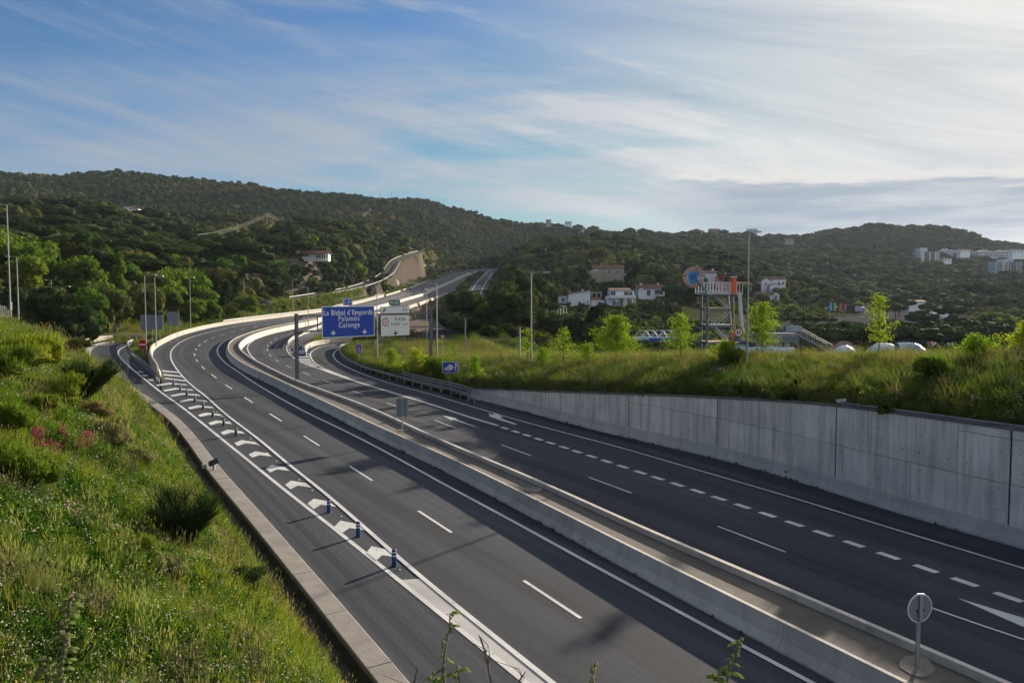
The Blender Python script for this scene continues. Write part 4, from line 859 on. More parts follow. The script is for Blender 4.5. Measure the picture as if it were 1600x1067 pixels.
M_GORSE = leafmat('gorse_leaves', (.080, .125, .015), (.115, .15, .016), .2, .35, .22, small=2)
M_BARK = mat('bark', (.085, .065, .048), .95, var=.3, vscale=3, bump=.6, bscale=8)
M_BARKP = mat('pale_bark', (.17, .14, .11), .95, var=.3, vscale=3, bump=.6, bscale=8)
def cards(C, Nn, size, rng, fold=.25, asp=1.5):
    """leaf clumps: folded quads at points C with rough normals Nn"""
    n = len(C); r = rng.normal(size=(n, 3)); Nn = Nn + r * .75; Nn /= np.linalg.norm(Nn, axis=1, keepdims=True)
    a = np.cross(Nn, rng.normal(size=(n, 3))); a /= np.linalg.norm(a, axis=1, keepdims=True); b = np.cross(Nn, a)
    s = (size * rng.uniform(.6, 1.35, n))[:, None]; a = a * s; b = b * s / asp
    V = np.stack([C - a, C - b + Nn * s * fold * .3, C + a - Nn * s * fold, C + b + Nn * s * fold * .3], 1).reshape(-1, 3)
    return V, np.arange(4 * n).reshape(n, 4)
def blob(c, rad, rng, sub=2, amp=.18):
    bm = bmesh.new(); bmesh.ops.create_icosphere(bm, subdivisions=sub, radius=1); V = np.array([v.co[:] for v in bm.verts]); F3 = np.array([[v.index for v in f.verts] for f in bm.faces]); bm.free()
    ph = rng.uniform(0, 6, 6); d = 1 + amp * (np.sin(V[:, 0] * 4 + ph[0]) * np.sin(V[:, 1] * 4 + ph[1]) + np.sin(V[:, 2] * 5 + ph[2]) * .6 + .5 * np.sin(V[:, 0] * 9 + ph[3]) * np.cos(V[:, 1] * 8 + ph[4]))
    return V * d[:, None] * np.array(rad) + np.array(c), F3
def crown_mesh(name, lobes, ncard, size, material, seed, core=.80, sub=2, flat=.35, link=False):
    rng = np.random.default_rng(seed); VV = []; FF = []; b = 0; area = np.array([(l[3] * l[4] + l[4] * l[5] + l[3] * l[5]) for l in lobes]); cnt = (ncard * area / area.sum()).astype(int)
    for l, n in zip(lobes, cnt):
        c = np.array(l[:3]); r = np.array(l[3:6]); d = rng.normal(size=(n, 3)); d /= np.linalg.norm(d, axis=1, keepdims=True); d[:, 2] = np.where(d[:, 2] < -flat, -d[:, 2] * rng.uniform(0, 1, n), d[:, 2])
        C = c + d * r * rng.uniform(.80, 1.10, (n, 1)); V, Q = cards(C, d / r * r.mean(), size, rng)
        VV.append(V); FF += [tuple(q) for q in (Q + b)]; b += len(V)
        if core:
            V, T3 = blob(c, r * core, rng, sub); VV.append(V); FF += [tuple(q) for q in (T3 + b)]; b += len(V)
    return mesh_obj(name, np.vstack(VV), FF, material, link=link).data
def trunk_mesh(name, segs, material):
    m = MB()
    for pts, r in segs: m.pipe(pts, r, 6)
    o = m.build(name, material); me = o.data; bpy.data.objects.remove(o); return me
def lobes_round(rng, w, h, n, z0):
    L_ = [(0, 0, z0 + h * .5, w * .36, w * .36, h * .44)]
    for k in range(n):
        a = 2 * math.pi * k / n + rng.uniform(-.4, .4); q = rng.uniform(.5, .8); z = z0 + h * rng.uniform(.22, .78); r = w * rng.uniform(.17, .27); L_.append((math.cos(a) * w * .5 * q, math.sin(a) * w * .5 * q, z, r, r, r * rng.uniform(.75, 1.05)))
    return L_
def lobes_umb(rng, w, h, n, z0):
    L_ = [(0, 0, z0 + h * .62, w * .26, w * .26, h * .36)]
    for k in range(n):
        a = 2 * math.pi * k / n + rng.uniform(-.35, .35); q = rng.uniform(.5, .78) * w / 2; r = w * rng.uniform(.16, .25); L_.append((math.cos(a) * q, math.sin(a) * q, z0 + h * (.42 + .2 * (1 - 2 * q / w)) + rng.uniform(-.2, .25), r, r, h * rng.uniform(.20, .30)))
    return L_
PROTO = {}
def proto(kind, crown, trunk, width, height): PROTO.setdefault(kind, []).append((crown, trunk, width, height))
def make_protos():
    for k in range(4):     # umbrella pines, 9 m wide, 8.5 m high
        rng = np.random.default_rng(100 + k); w = 9 + rng.uniform(-.8, 1); h = 3.6; z0 = 4.9; L_ = lobes_umb(rng, w, h, 8 + k % 2, z0)
        c = crown_mesh('crown', L_, 3200, .24, M_PINE, 200 + k, core=.93, sub=3, flat=.1); bend = rng.uniform(-.6, .6); top = Vector((bend, .3, 4.4)); seg = [([(0, 0, -1.2), (bend * .4, .05, 1.5), top], [.26, .21, .16])]
        for l in L_[1:]: seg.append(([top - Vector((0, 0, .5)), (top + Vector(l[:3])) / 2 + Vector((0, 0, -.35)), Vector(l[:3])], [.11, .08, .05]))
        proto('umbrella_pine', c, trunk_mesh('trunk', seg, M_BARK), w, z0 + h)
    for k in range(4):     # round evergreen oaks
        rng = np.random.default_rng(120 + k); w = 7.5; h = 6.3 + rng.uniform(-.6, .8); L_ = lobes_round(rng, w, h, 10, .9); c = crown_mesh('crown', L_, 3000, .26, M_OAK, 220 + k, core=.9, sub=3)
        proto('evergreen_oak', c, trunk_mesh('trunk', [([(0, 0, -1), (.1, 0, 1.2), (0, .1, 3.2)], [.24, .2, .12])] + [([(0, 0, 1.6), Vector(l[:3])], [.1, .04]) for l in L_[1:6]], M_BARK), w, h + .9)
    for k in range(2):     # aleppo pines: taller, ragged
        rng = np.random.default_rng(140 + k); w = 7; h = 7.5; L_ = [(rng.uniform(-1, 1) * (1 - i / 11) * 2.6, rng.uniform(-1, 1) * (1 - i / 11) * 2.6, 3.2 + i * .68, 1.75 - .07 * i, 1.75 - .07 * i, .95) for i in range(10)]
        c = crown_mesh('crown', L_, 2100, .33, M_PINE, 240 + k, core=.78, flat=.2); proto('aleppo_pine', c, trunk_mesh('trunk', [([(0, 0, -1), (.2, .1, 4), (0, 0, 9.6)], [.24, .17, .05])] + [([(0.1, 0, l[2] - .7), Vector(l[:3])], [.07, .03]) for l in L_], M_BARK), w, 10.5)
    for k in range(2):     # fresh green broadleaf
        rng = np.random.default_rng(160 + k); w = 6.5; h = 7.5; L_ = lobes_round(rng, w, h, 12, 1.2); c = crown_mesh('crown', L_, 2300, .27, M_LIGHT, 260 + k, core=.62); proto('broadleaf_tree', c, trunk_mesh('trunk', [([(0, 0, -1), (.1, 0, 2), (0, .1, 6)], [.2, .16, .06])] + [([(0, 0, 2), Vector(l[:3])], [.09, .03]) for l in L_[1:8]], M_BARKP), w, h + 1.2)
    rng = np.random.default_rng(170); L_ = [(rng.uniform(-.4, .4), rng.uniform(-.4, .4), 1.6 + i * 1.15, 1.25 - abs(i - 3) * .12, 1.25 - abs(i - 3) * .12, 1.1) for i in range(9)]
    proto('poplar_tree', crown_mesh('crown', L_, 1700, .26, M_LIGHT, 270, core=.6), trunk_mesh('trunk', [([(0, 0, -1), (0, 0, 10)], [.2, .05])], M_BARKP), 3, 11.5)
    rng = np.random.default_rng(171); L_ = [(0, 0, .9 + i * 1.0, (.95 - .075 * i) if i else .8, (.95 - .075 * i) if i else .8, .95) for i in range(9)]
    proto('cypress_tree', crown_mesh('crown', L_, 1500, .22, M_CYP, 271, core=.9), trunk_mesh('trunk', [([(0, 0, -1), (0, 0, 5)], [.16, .08])], M_BARK), 2, 10)
    for k in range(3):     # olive-green shrubs
        rng = np.random.default_rng(180 + k); w = 4.2; h = 2.9; L_ = lobes_round(rng, w, h, 7, 0); proto('shrub', crown_mesh('crown', L_, 900, .24, [M_OLIVE, M_OAK, M_LIGHT][k], 280 + k, core=.75), trunk_mesh('trunk', [([(0, 0, -.6), (0, 0, 1.4)], [.1, .05])] + [([(0, 0, .2), Vector(l[:3])], [.06, .03]) for l in L_[1:5]], M_BARK), w, h)
make_protos()
# hidden library for scattering: whole trees (crown + trunk) and far, lighter versions
def lib_object(name, crown, trunk=None, mats_=None):
    ms = [crown] + ([trunk] if trunk else []); V = []; Fc = []; MI = []; mats2 = []; b = 0
    for me in ms:
        co = np.empty(len(me.vertices) * 3, np.float32); me.vertices.foreach_get('co', co); V.append(co.reshape(-1, 3)); base = len(mats2); mats2 += list(me.materials)
        for p in me.polygons: Fc.append(tuple(i + b for i in p.vertices)); MI.append(base + p.material_index)
        b += len(me.vertices)
    o = mesh_obj(name, np.vstack(V), Fc, mats2, link=False); o.data.polygons.foreach_set('material_index', MI); return o
def library(name, objs):
    c = bpy.data.collections.new(name)
    for o in objs: c.objects.link(o)
    return c
GN_CACHE = {}
def scatter(name, P, S, I, coll, label=None, kind='stuff', rot=None, tilt=0.0, mats_=None):
    P = np.asarray(P, np.float32); n = len(P); me = bpy.data.meshes.new(name); me.vertices.add(n); me.vertices.foreach_set('co', P.ravel())
    rot = np.zeros((n, 3), np.float32) if rot is None else np.asarray(rot, np.float32)
    if not rot.any():
        rot[:, 2] = RNG.uniform(0, 6.283, n)
        if tilt: rot[:, :2] = RNG.normal(0, tilt, (n, 2))
    for nm, tp, dat in (('rot', 'FLOAT_VECTOR', rot), ('scl', 'FLOAT_VECTOR', np.repeat(np.asarray(S, np.float32)[:, None], 3, 1) if np.ndim(S) == 1 else np.asarray(S, np.float32))):
        a = me.attributes.new(nm, tp, 'POINT'); a.data.foreach_set('vector', dat.astype(np.float32).ravel())
    a = me.attributes.new('idx', 'INT', 'POINT'); a.data.foreach_set('value', np.asarray(I, np.int32))
    o = bpy.data.objects.new(name, me); COL.objects.link(o); tag(o, label, kind=kind)
    g = bpy.data.node_groups.new('scatter_' + name, 'GeometryNodeTree'); g.interface.new_socket('Geometry', in_out='INPUT', socket_type='NodeSocketGeometry'); g.interface.new_socket('Geometry', in_out='OUTPUT', socket_type='NodeSocketGeometry')
    N = g.nodes; L = g.links; gi = N.new('NodeGroupInput'); go_ = N.new('NodeGroupOutput'); m2p = N.new('GeometryNodeMeshToPoints'); ip = N.new('GeometryNodeInstanceOnPoints'); ci = N.new('GeometryNodeCollectionInfo')
    ci.inputs['Collection'].default_value = coll; ci.inputs['Separate Children'].default_value = True; ci.inputs['Reset Children'].default_value = True
    L.new(gi.outputs[0], m2p.inputs[0]); L.new(m2p.outputs[0], ip.inputs['Points']); L.new(ci.outputs[0], ip.inputs['Instance']); ip.inputs['Pick Instance'].default_value = True
    def at_(nm, t):
        x = N.new('GeometryNodeInputNamedAttribute'); x.data_type = t; x.inputs['Name'].default_value = nm; return x.outputs[0]
    L.new(at_('idx', 'INT'), ip.inputs['Instance Index']); L.new(at_('scl', 'FLOAT_VECTOR'), ip.inputs['Scale'])
    e2r = N.new('FunctionNodeEulerToRotation'); L.new(at_('rot', 'FLOAT_VECTOR'), e2r.inputs[0]); L.new(e2r.outputs[0], ip.inputs['Rotation']); L.new(ip.outputs[0], go_.inputs[0])
    md = o.modifiers.new('scatter', 'NODES'); md.node_group = g; return o
def make_far(kind, k, lobes, n, size, material, seed, core=.92): return crown_mesh(kind, lobes, n, size, material, seed, core=core, sub=1)
FARLIB = []; rng = np.random.default_rng(5)
for k in range(3): FARLIB.append(lib_object('a%d_far_oak' % k, crown_mesh('x', lobes_round(np.random.default_rng(300 + k), 6.0, 5.2, 5, .2), 90, .40, M_FAR, 310 + k, core=1.0, sub=2)))
for k in range(3): FARLIB.append(lib_object('b%d_far_pine' % k, crown_mesh('x', lobes_umb(np.random.default_rng(320 + k), 9.6, 4.2, 7, 3.6), 380, .38, M_PINE, 330 + k, core=1.0, sub=2, flat=.1), PROTO['umbrella_pine'][k][1]))
for k in range(3): FARLIB.append(lib_object('c%d_far_oak' % k, crown_mesh('x', lobes_round(np.random.default_rng(340 + k), 7.6, 6.4, 8, .5), 420, .38, M_OAK, 350 + k, core=.98, sub=2)))
FARLIB.append(lib_object('d0_far_light', crown_mesh('x', lobes_round(np.random.default_rng(360), 6.4, 6.8, 8, .6), 420, .5, M_LIGHT, 361, core=.8, sub=1)))
FARLIB.append(lib_object('d1_far_olive', crown_mesh('x', lobes_round(np.random.default_rng(362), 5.4, 4.6, 7, .2), 300, .5, M_OLIVE, 363, core=.85, sub=1)))
FARLIB.append(lib_object('d2_far_cypress', PROTO['cypress_tree'][0][0]))
WOODLIB = library('woodland_library', FARLIB)
# ---- where trees grow
def col_of(x, y): 
    dep = y * CP; return 800 + FPX * x / dep
def jitter_pts():
    out = []; r = 118.0
    while r < 1750:
        sp = 6.6 + r / 300.0; n = int(2 * r * .70 / sp); a = np.linspace(-.70, .70, n) + RNG.uniform(-.5, .5, n) * 1.4 / n
        q = r + RNG.uniform(-.5, .5, n) * sp; out.append(np.stack([q * np.sin(a), q * np.cos(a)], 1)); r += sp * .86
    return np.vstack(out)
TP = jitter_pts(); TX, TY = TP[:, 0], TP[:, 1]; TR = np.hypot(TX, TY); TC = col_of(TX, TY); TZ = terrain(TX, TY)
dS, sS, _ = dist_path(TX, TY, SIDE); dM, sM, _ = dist_path(TX, TY, MAINC, 2); dSl, _, _ = dist_path(TX, TY, SLIP, 2); dU, _, _ = dist_path(TX, TY, UNDER, 2)
dLb, _, _ = dist_path(TX, TY, BARL, 2); dBk, sBk, _ = dist_path(TX, TY, BANKL, 1)
ok = np.ones(len(TX), bool)
ok &= ~((dS > -6.5) & (dS < 13)); ok &= ~((np.abs(dM) < 21) & (TY > 60)); ok &= ~((dSl < 6.5) & (dSl > -9)); ok &= np.abs(dU) > 6.5
between = (dS > 0) & (dLb < 0) & (TY > 225) & (TY < 560) & (TC > 395) & (TC < 690); ok &= ~(between & (RNG.random(len(TX)) < .95))
left_verge = (dLb < 0) & (dLb > -26) & (TY < 300) & (TC > 120); ok &= ~(left_verge & (dLb > -12)); ok &= ~((TC < 250) & (TR < 150) & (TY < 145))
ok &= ~((TC > 640) & (TC < 780) & (TR < 200)); ok &= ~((dM > 0) & (dM < 60) & (TC < 690) & (TY < 430)); ok &= ~((TC > 600) & (TC < 760) & (TR > 480) & (TR < 760) & (dS > -3)); ok &= ~((TC > 655) & (TC < 772) & (TR > 222) & (TR < 760) & (dM > 0)); ok &= ~((dSl < 12) & (dSl > -14) & (TY < 720)); ok &= ~((dBk > 0) & (dBk < 34) & (TY < 150)); ok &= ~((TC > 620) & (TC < 700) & (TY < 330))
field = (TC > 780) & (TR < 250); ok &= ~(field & ~((TC > 795) & (TC < 945) & (TR > 165) & (TR < 235)) & ~((TC > 700) & (TC < 800) & (TR > 190)))
valley = (TC > 1000) & (TR < 195); ok &= ~valley; ok &= ~((TC > 985) & (TC < 1215) & (TR < 345) & (RNG.random(len(TX)) < .45))
park = (TC > 1285) & (TC < 1515) & (TR > 285) & (TR < 462); ok &= ~park
ok &= ~((TC > 1040) & (TC < 1340) & (TR > 285) & (TR < 345)); ok &= ~((TC > 840) & (TC < 905) & (TR > 265) & (TR < 330) & (RNG.random(len(TX)) < .8))
ok &= ~((TC > 850) & (TC < 1250) & (TR < 300) & (TR > 235))
HOUSES = [(140, 362, 398, 12), (440, 371, 556, 13), (490, 398, 376, 17), (862, 397, 588, 13), (948, 441, 428, 17), (905, 482, 318, 15), (970, 481, 318, 13), (1015, 467, 358, 13), (1200, 459, 420, 15), (1205, 475, 390, 9), (1120, 448, 420, 14), (1155, 455, 400, 9), (1445, 414, 1000, 34), (1568, 431, 880, 30), (1502, 402, 1080, 50), (1552, 404, 1060, 40), (1528, 462, 640, 17), (1275, 478, 440, 16), (1100, 366, 1280, 20), (852, 352, 1150, 10), (1118, 365, 1290, 20), (908, 366, 1150, 10), (830, 470, 295, 0)]
for hx, hy, hz, hr in HOUSES:
    fr = 22 if hx < 200 else 5 if hx < 600 else (75 if hz < 500 else 34)
    p = at(hx, hy, hz); ok &= np.hypot(TX - p.x, TY - p.y) > hr * .62
    ok &= ~((np.abs(TC - hx) < (hr * .55 + 3) * FPX / hz) & (TR > hz - fr - hz * .03) & (TR < hz + 4) & (hz < 900))
    ok &= ~((np.abs(TC - hx) < (hr * .5) * FPX / hz) & (TR > hz - 80) & (TR < hz + 4) & (hz >= 900))
# visibility from the neighbourhood of the camera: hide what lies well below a nearer ridge
azb = np.clip(((np.arctan2(TX, TY) + .72) / 1.44 * 240).astype(int), 0, 239); elv = (TZ + 12 - EYE) / TR; gel = (TZ + 1 - EYE) / TR; order = np.argsort(TR); mx_ = np.full(242, -9.0); vis = np.zeros(len(TX), bool)
for i in order:
    b = azb[i]; vis[i] = elv[i] > mx_[b] - .006
    if gel[i] > mx_[b]: mx_[b] = gel[i]
ok &= vis; idxs = np.where(ok)[0]; print('trees', len(idxs))
# groves: pines and broadleaves keep to their own patches
def nz2(x, y, s, ph=0.0): return np.sin(x / s + 1.7 * np.sin(y / s * .8 + ph) + ph) * np.cos(y / s * 1.1 + 1.3 * np.sin(x / s * .9 - ph))
TREES = []
for i in idxs:
    x, y, r, c = TX[i], TY[i], TR[i], TC[i]; g = nz2(x, y, 38, 1.0) + RNG.normal(0, .45); q = RNG.random(); sc = RNG.uniform(.72, 1.0) if RNG.random() < .45 else RNG.uniform(1.0, 1.55)
    if c < 835 and r > 640 + 60 * math.sin(c / 70.): k = 'far'; sc *= .98
    elif c < 400 and r < 235: k = ['broadleaf_tree', 'shrub', 'evergreen_oak', 'shrub'][int(q * 4)]; sc *= .8 if r < 190 else 1.0
    elif c < 700: k = 'umbrella_pine' if g > .05 else ('evergreen_oak' if q < .52 else ('broadleaf_tree' if q < .78 else ('aleppo_pine' if q < .93 else 'shrub')))
    elif c < 1200 and r < 620: k = 'evergreen_oak' if g > .15 else ('aleppo_pine' if q < .42 else ('umbrella_pine' if q < .62 else ('broadleaf_tree' if q < .76 else ('cypress_tree' if q < .80 else 'evergreen_oak'))))
    elif r > 1050: k = 'umbrella_pine' if q < .55 else 'far'; sc *= .95
    elif c > 1200 and r < 285: k = 'umbrella_pine' if q < .6 else 'evergreen_oak'; sc = max(.25, (10.5 - .0362 * r - TZ[i]) / (8.8 if q < .6 else 7.8)) * RNG.uniform(.85, 1.0)
    elif c > 985 and r < 345: k = ['evergreen_oak', 'shrub', 'broadleaf_tree'][int(q * 3)]; sc *= .6
    elif c > 1200 and r < 520: k = 'broadleaf_tree' if q < .35 else ('evergreen_oak' if q < .75 else 'shrub'); sc *= .85
    else: k = 'umbrella_pine' if g > -.35 else ('evergreen_oak' if q < .7 else 'aleppo_pine')
    if k == 'broadleaf_tree' and r > 300: sc *= .8
    if k == 'shrub' and r > 230: sc *= 1.25
    if 850 < c < 1240 and r < 300: sc = min(sc, max(.3, (10.5 - .0175 * r - TZ[i]) / 9))
    TREES.append([x, y, TZ[i] - .2, k, sc, r])
# named trees seen in the photograph: (column, ground row or None, distance, kind, scale)
for c, z, d_, k, sc in [(128, 4.5, 172, 'broadleaf_tree', 1.32), (50, 6, 180, 'broadleaf_tree', 1.3), (188, 5, 180, 'poplar_tree', 1.15), (330, 4, 205, 'broadleaf_tree', .8), (385, 4.6, 222, 'broadleaf_tree', .82), (362, 4.4, 218, 'broadleaf_tree', .7), (755, 2, 200, 'broadleaf_tree', .95), (738, 2, 215, 'evergreen_oak', 1.1), (775, 2, 190, 'broadleaf_tree', .8), (700, 1, 205, 'shrub', 1.2), (715, 1, 195, 'shrub', 1.2),
                        (800, 2, 205, 'aleppo_pine', .8), (830, 1, 200, 'aleppo_pine', .95), (862, 1, 195, 'aleppo_pine', .64), (890, 0, 190, 'evergreen_oak', .9), (918, 0, 188, 'aleppo_pine', .66), (905, 0, 178, 'evergreen_oak', .85), (940, 0, 215, 'evergreen_oak', .8), (985, 1, 262, 'evergreen_oak', .6), (1045, 0, 262, 'evergreen_oak', .6), (1025, 5, 300, 'evergreen_oak', .85), (1050, 5, 295, 'evergreen_oak', .85), (820, 7, 352, 'umbrella_pine', 1.1), (795, 8, 370, 'umbrella_pine', 1.1), (812, 9, 385, 'umbrella_pine', 1.2), (870, 11, 352, 'cypress_tree', 1.1), (858, 11, 356, 'evergreen_oak', 1.0),
                        (478, 20, 362, 'evergreen_oak', .75), (488, 20, 358, 'shrub', 1.1), (503, 20, 356, 'shrub', 1.0), (516, 20, 360, 'evergreen_oak', .7), (470, 20, 368, 'umbrella_pine', 1.1), (522, 20, 372, 'umbrella_pine', 1.15), (1238, -2.5, 300, 'umbrella_pine', .62), (1266, -2.5, 296, 'umbrella_pine', .62), (1293, -2.5, 290, 'umbrella_pine', .7), (1385, -3, 330, 'umbrella_pine', 1.0), (1400, -3, 335, 'umbrella_pine', .95), (1452, -2, 345, 'umbrella_pine', 1.05), (1405, -3, 350, 'umbrella_pine', 1.1), (1485, -3, 300, 'umbrella_pine', 1.0), (1440, -3, 265, 'umbrella_pine', .95), (1462, -3, 260, 'umbrella_pine', .9), (1490, -3.5, 262, 'umbrella_pine', .9), (1530, -3.5, 262, 'umbrella_pine', .95), (1560, -3, 300, 'broadleaf_tree', 1.0), (1540, -3, 320, 'broadleaf_tree', 1.1), (1585, -3, 310, 'broadleaf_tree', 1.0)]:
    p = atz(c, z, d_); TREES.append([p.x, p.y, float(terrain(np.array([p.x]), np.array([p.y]))[0]) - .1, k, sc, d_])
for i in range(34):    # the row of umbrella pines beyond the slides
    c = 1238 + i * 12 + RNG.uniform(-5, 5); d_ = 168 + 30 * (i % 3) / 2 + RNG.uniform(-4, 4); p = atz(c, -5, d_); z = float(terrain(np.array([p.x]), np.array([p.y]))[0])
    TREES.append([p.x, p.y, z - .1, 'umbrella_pine', (4.3 + .3 * (i % 2) - z) / 8.6 + RNG.uniform(-.05, .06) if True else 1, d_])
for c, d_ in ((1170, 215), (1185, 222), (1200, 230), (1225, 232), (1240, 240), (1215, 250), (1260, 232)): p = atz(c, -3, d_); TREES.append([p.x, p.y, float(terrain(np.array([p.x]), np.array([p.y]))[0]), 'evergreen_oak', .62, d_])
size = np.array([t[4] * {'shrub': 3.4, 'far': 5.5, 'cypress_tree': 5, 'poplar_tree': 7}.get(t[3], 8.5) / t[5] for t in TREES]); big = np.argsort(-size)
LBL = {'umbrella_pine': 'dark umbrella pine with a flat spreading crown in the wooded country behind the motorway', 'evergreen_oak': 'dark round evergreen oak in the wooded country behind the motorway', 'aleppo_pine': 'ragged tall pine in layered dark tufts behind the motorway', 'broadleaf_tree': 'fresh green broadleaf tree in the wooded country behind the motorway', 'poplar_tree': 'slim pale green poplar standing at the foot of the left hillside', 'cypress_tree': 'narrow dark cypress standing among the villas', 'shrub': 'olive green shrub at the edge of the woods behind the motorway'}
GRP = {k: k.replace('_', ' ') + 's of the wooded slopes' for k in LBL}
ind = set(); per = {}
for i in big:
    k = TREES[i][3]
    if k == 'far' or len(ind) >= 290: continue
    ind.add(i)
nk = {k: 0 for k in PROTO}
LOOK = {'umbrella_pine': 'umbrella pine', 'evergreen_oak': 'round evergreen oak', 'aleppo_pine': 'ragged tall pine', 'broadleaf_tree': 'fresh green tree', 'poplar_tree': 'slim pale green poplar', 'cypress_tree': 'narrow dark cypress', 'shrub': 'olive green shrub'}
def tree_label(k, t):
    c = float(col_of(t[0], t[1])); r = t[5]; sz = 'small ' if t[4] < .82 else ('large ' if t[4] > 1.08 else '')
    Z = [(60, 'at the left picture edge behind the first lamps'), (150, 'behind the lamps left of the slim poplar'), (230, 'around the slim poplar behind the blank sign backs'), (300, 'behind the blank sign backs'), (360, 'behind the outer bend of the barrier'), (420, 'where the side road begins'), (480, 'above the parked cars on the side road'), (540, 'below the villa with the colonnade'), (600, 'above the side road guardrail'), (660, 'beside the top of the side road'), (735, 'by the underpass behind the gantry'), (785, 'at the foot of the slip road'), (835, 'right of the slip road'), (880, 'behind the lamp on the bank'), (930, 'around the villa with the terracotta balcony'), (985, 'around the two storey villa with the long balcony'), (1035, 'below the bungalow with two chimneys'), (1090, 'left of the slide tower'), (1150, 'behind the slide tower'), (1215, 'below the tall villa behind the tall lamp'), (1270, 'behind the footbridge stairs'), (1320, 'left of the tall narrow maple'), (1380, 'behind the tall narrow maple'), (1440, 'behind the flowering broom'), (1500, 'over the white tent'), (1560, 'right of the white tent'), (1e9, 'at the right picture edge')]
    z = next(w for a, w in Z if c < a); d = 'nearest ' if r < 190 else ('second rank ' if r < 240 else ('middle distance ' if r < 320 else 'distant ')); return (d + sz + LOOK[k] + ' ' + z)
for i, t in enumerate(TREES):
    if i not in ind: continue
    k = t[3]; v = nk[k] % len(PROTO[k]); nk[k] += 1; c, tr, w_, h_ = PROTO[k][v]; e = empty(k, (t[0], t[1], t[2]), RNG.uniform(0, 6.28), tree_label(k, t), {'shrub': 'shrub'}.get(k, 'tree'), GRP[k]); e.scale = (t[4] * RNG.uniform(.92, 1.1), t[4] * RNG.uniform(.92, 1.1), t[4])
    for nm, me in (('crown', c), ('trunk', tr)):
        o = bpy.data.objects.new(nm, me); COL.objects.link(o); o.parent = e
fm = {'far': (0, 3), 'umbrella_pine': (3, 3), 'evergreen_oak': (6, 3), 'aleppo_pine': (6, 3), 'broadleaf_tree': (9, 1), 'shrub': (10, 1), 'cypress_tree': (11, 1), 'poplar_tree': (9, 1)}
REST = [t for i, t in enumerate(TREES) if i not in ind]; P = np.array([t[:3] for t in REST]); I = np.array([fm[t[3]][0] + RNG.integers(fm[t[3]][1]) for t in REST]); S = np.array([t[4] for t in REST]) * RNG.uniform(.85, 1.2, len(REST))
scatter('woodland', P, S, I, WOODLIB, 'dense mixed woodland of pines and oaks covering the hills')
print('individual trees', len(ind), 'woodland', len(REST))
# undergrowth between the trunks so that soil does not read as a lawn
UG = []
un = 26000; a = RNG.uniform(-.70, .70, un); r = 118 * (1500 / 118.) ** RNG.uniform(0, 1, un) ; ux, uy = r * np.sin(a), r * np.cos(a)
dS2, _, _ = dist_path(ux, uy, SIDE, 2); dM2, _, _ = dist_path(ux, uy, MAINC, 3); dSl2, _, _ = dist_path(ux, uy, SLIP, 3); dU2, _, _ = dist_path(ux, uy, UNDER, 3); dB2, _, _ = dist_path(ux, uy, BARL, 3); db2, _, _ = dist_path(ux, uy, BANKL, 2); uc = col_of(ux, uy)
uok = (np.abs(dS2) > 4.5) & ((np.abs(dB2) > 3.2) | (uy > 600)) & ~((np.abs(dM2) < 20) & (uy > 50)) & ~((dSl2 < 5) & (dSl2 > -6)) & (np.abs(dU2) > 5.5) & ~((db2 > -20) & (db2 < 34) & (uy < 150)) & ~((uc < 250) & (uy < 150)) & ~((uc > 1285) & (uc < 1515) & (r > 280) & (r < 450)) & ~((uc > 600) & (uc < 760) & (r < 210)) & ~((uc > 900) & (r < 150)) & ~((uc > 1040) & (uc < 1340) & (r > 290) & (r < 345))
open_ = ((dS2 > 0) & (dB2 < 0) & (uy > 225) & (uy < 600) & (uc > 395) & (uc < 700)) | ((dB2 < 0) & (dB2 > -14) & (uy < 300))
uok &= ~(open_ & (RNG.random(un) < .86)); ux, uy, r, open_ = ux[uok], uy[uok], r[uok], open_[uok]; uz = terrain(ux, uy)
UL = library('undergrowth_library', [lib_object('a_bush', crown_mesh('x', lobes_round(np.random.default_rng(400), 3, 1.9, 5, 0), 150, .3, M_OAK, 401, core=.85, sub=1)), lib_object('b_bush', crown_mesh('x', lobes_round(np.random.default_rng(402), 3, 1.6, 5, 0), 150, .3, M_OLIVE, 403, core=.85, sub=1)), lib_object('c_bush', crown_mesh('x', lobes_round(np.random.default_rng(404), 2.6, 1.8, 5, 0), 150, .28, M_GORSE, 405, core=.85, sub=1))])
scatter('undergrowth', np.stack([ux, uy, uz - .25], 1), RNG.uniform(.5, 1.1, len(ux)) * (1 + r / 700) * np.where(open_, .55, 1), RNG.choice(3, len(ux), p=[.5, .3, .2]), UL, 'low scrub and undergrowth between the trees')
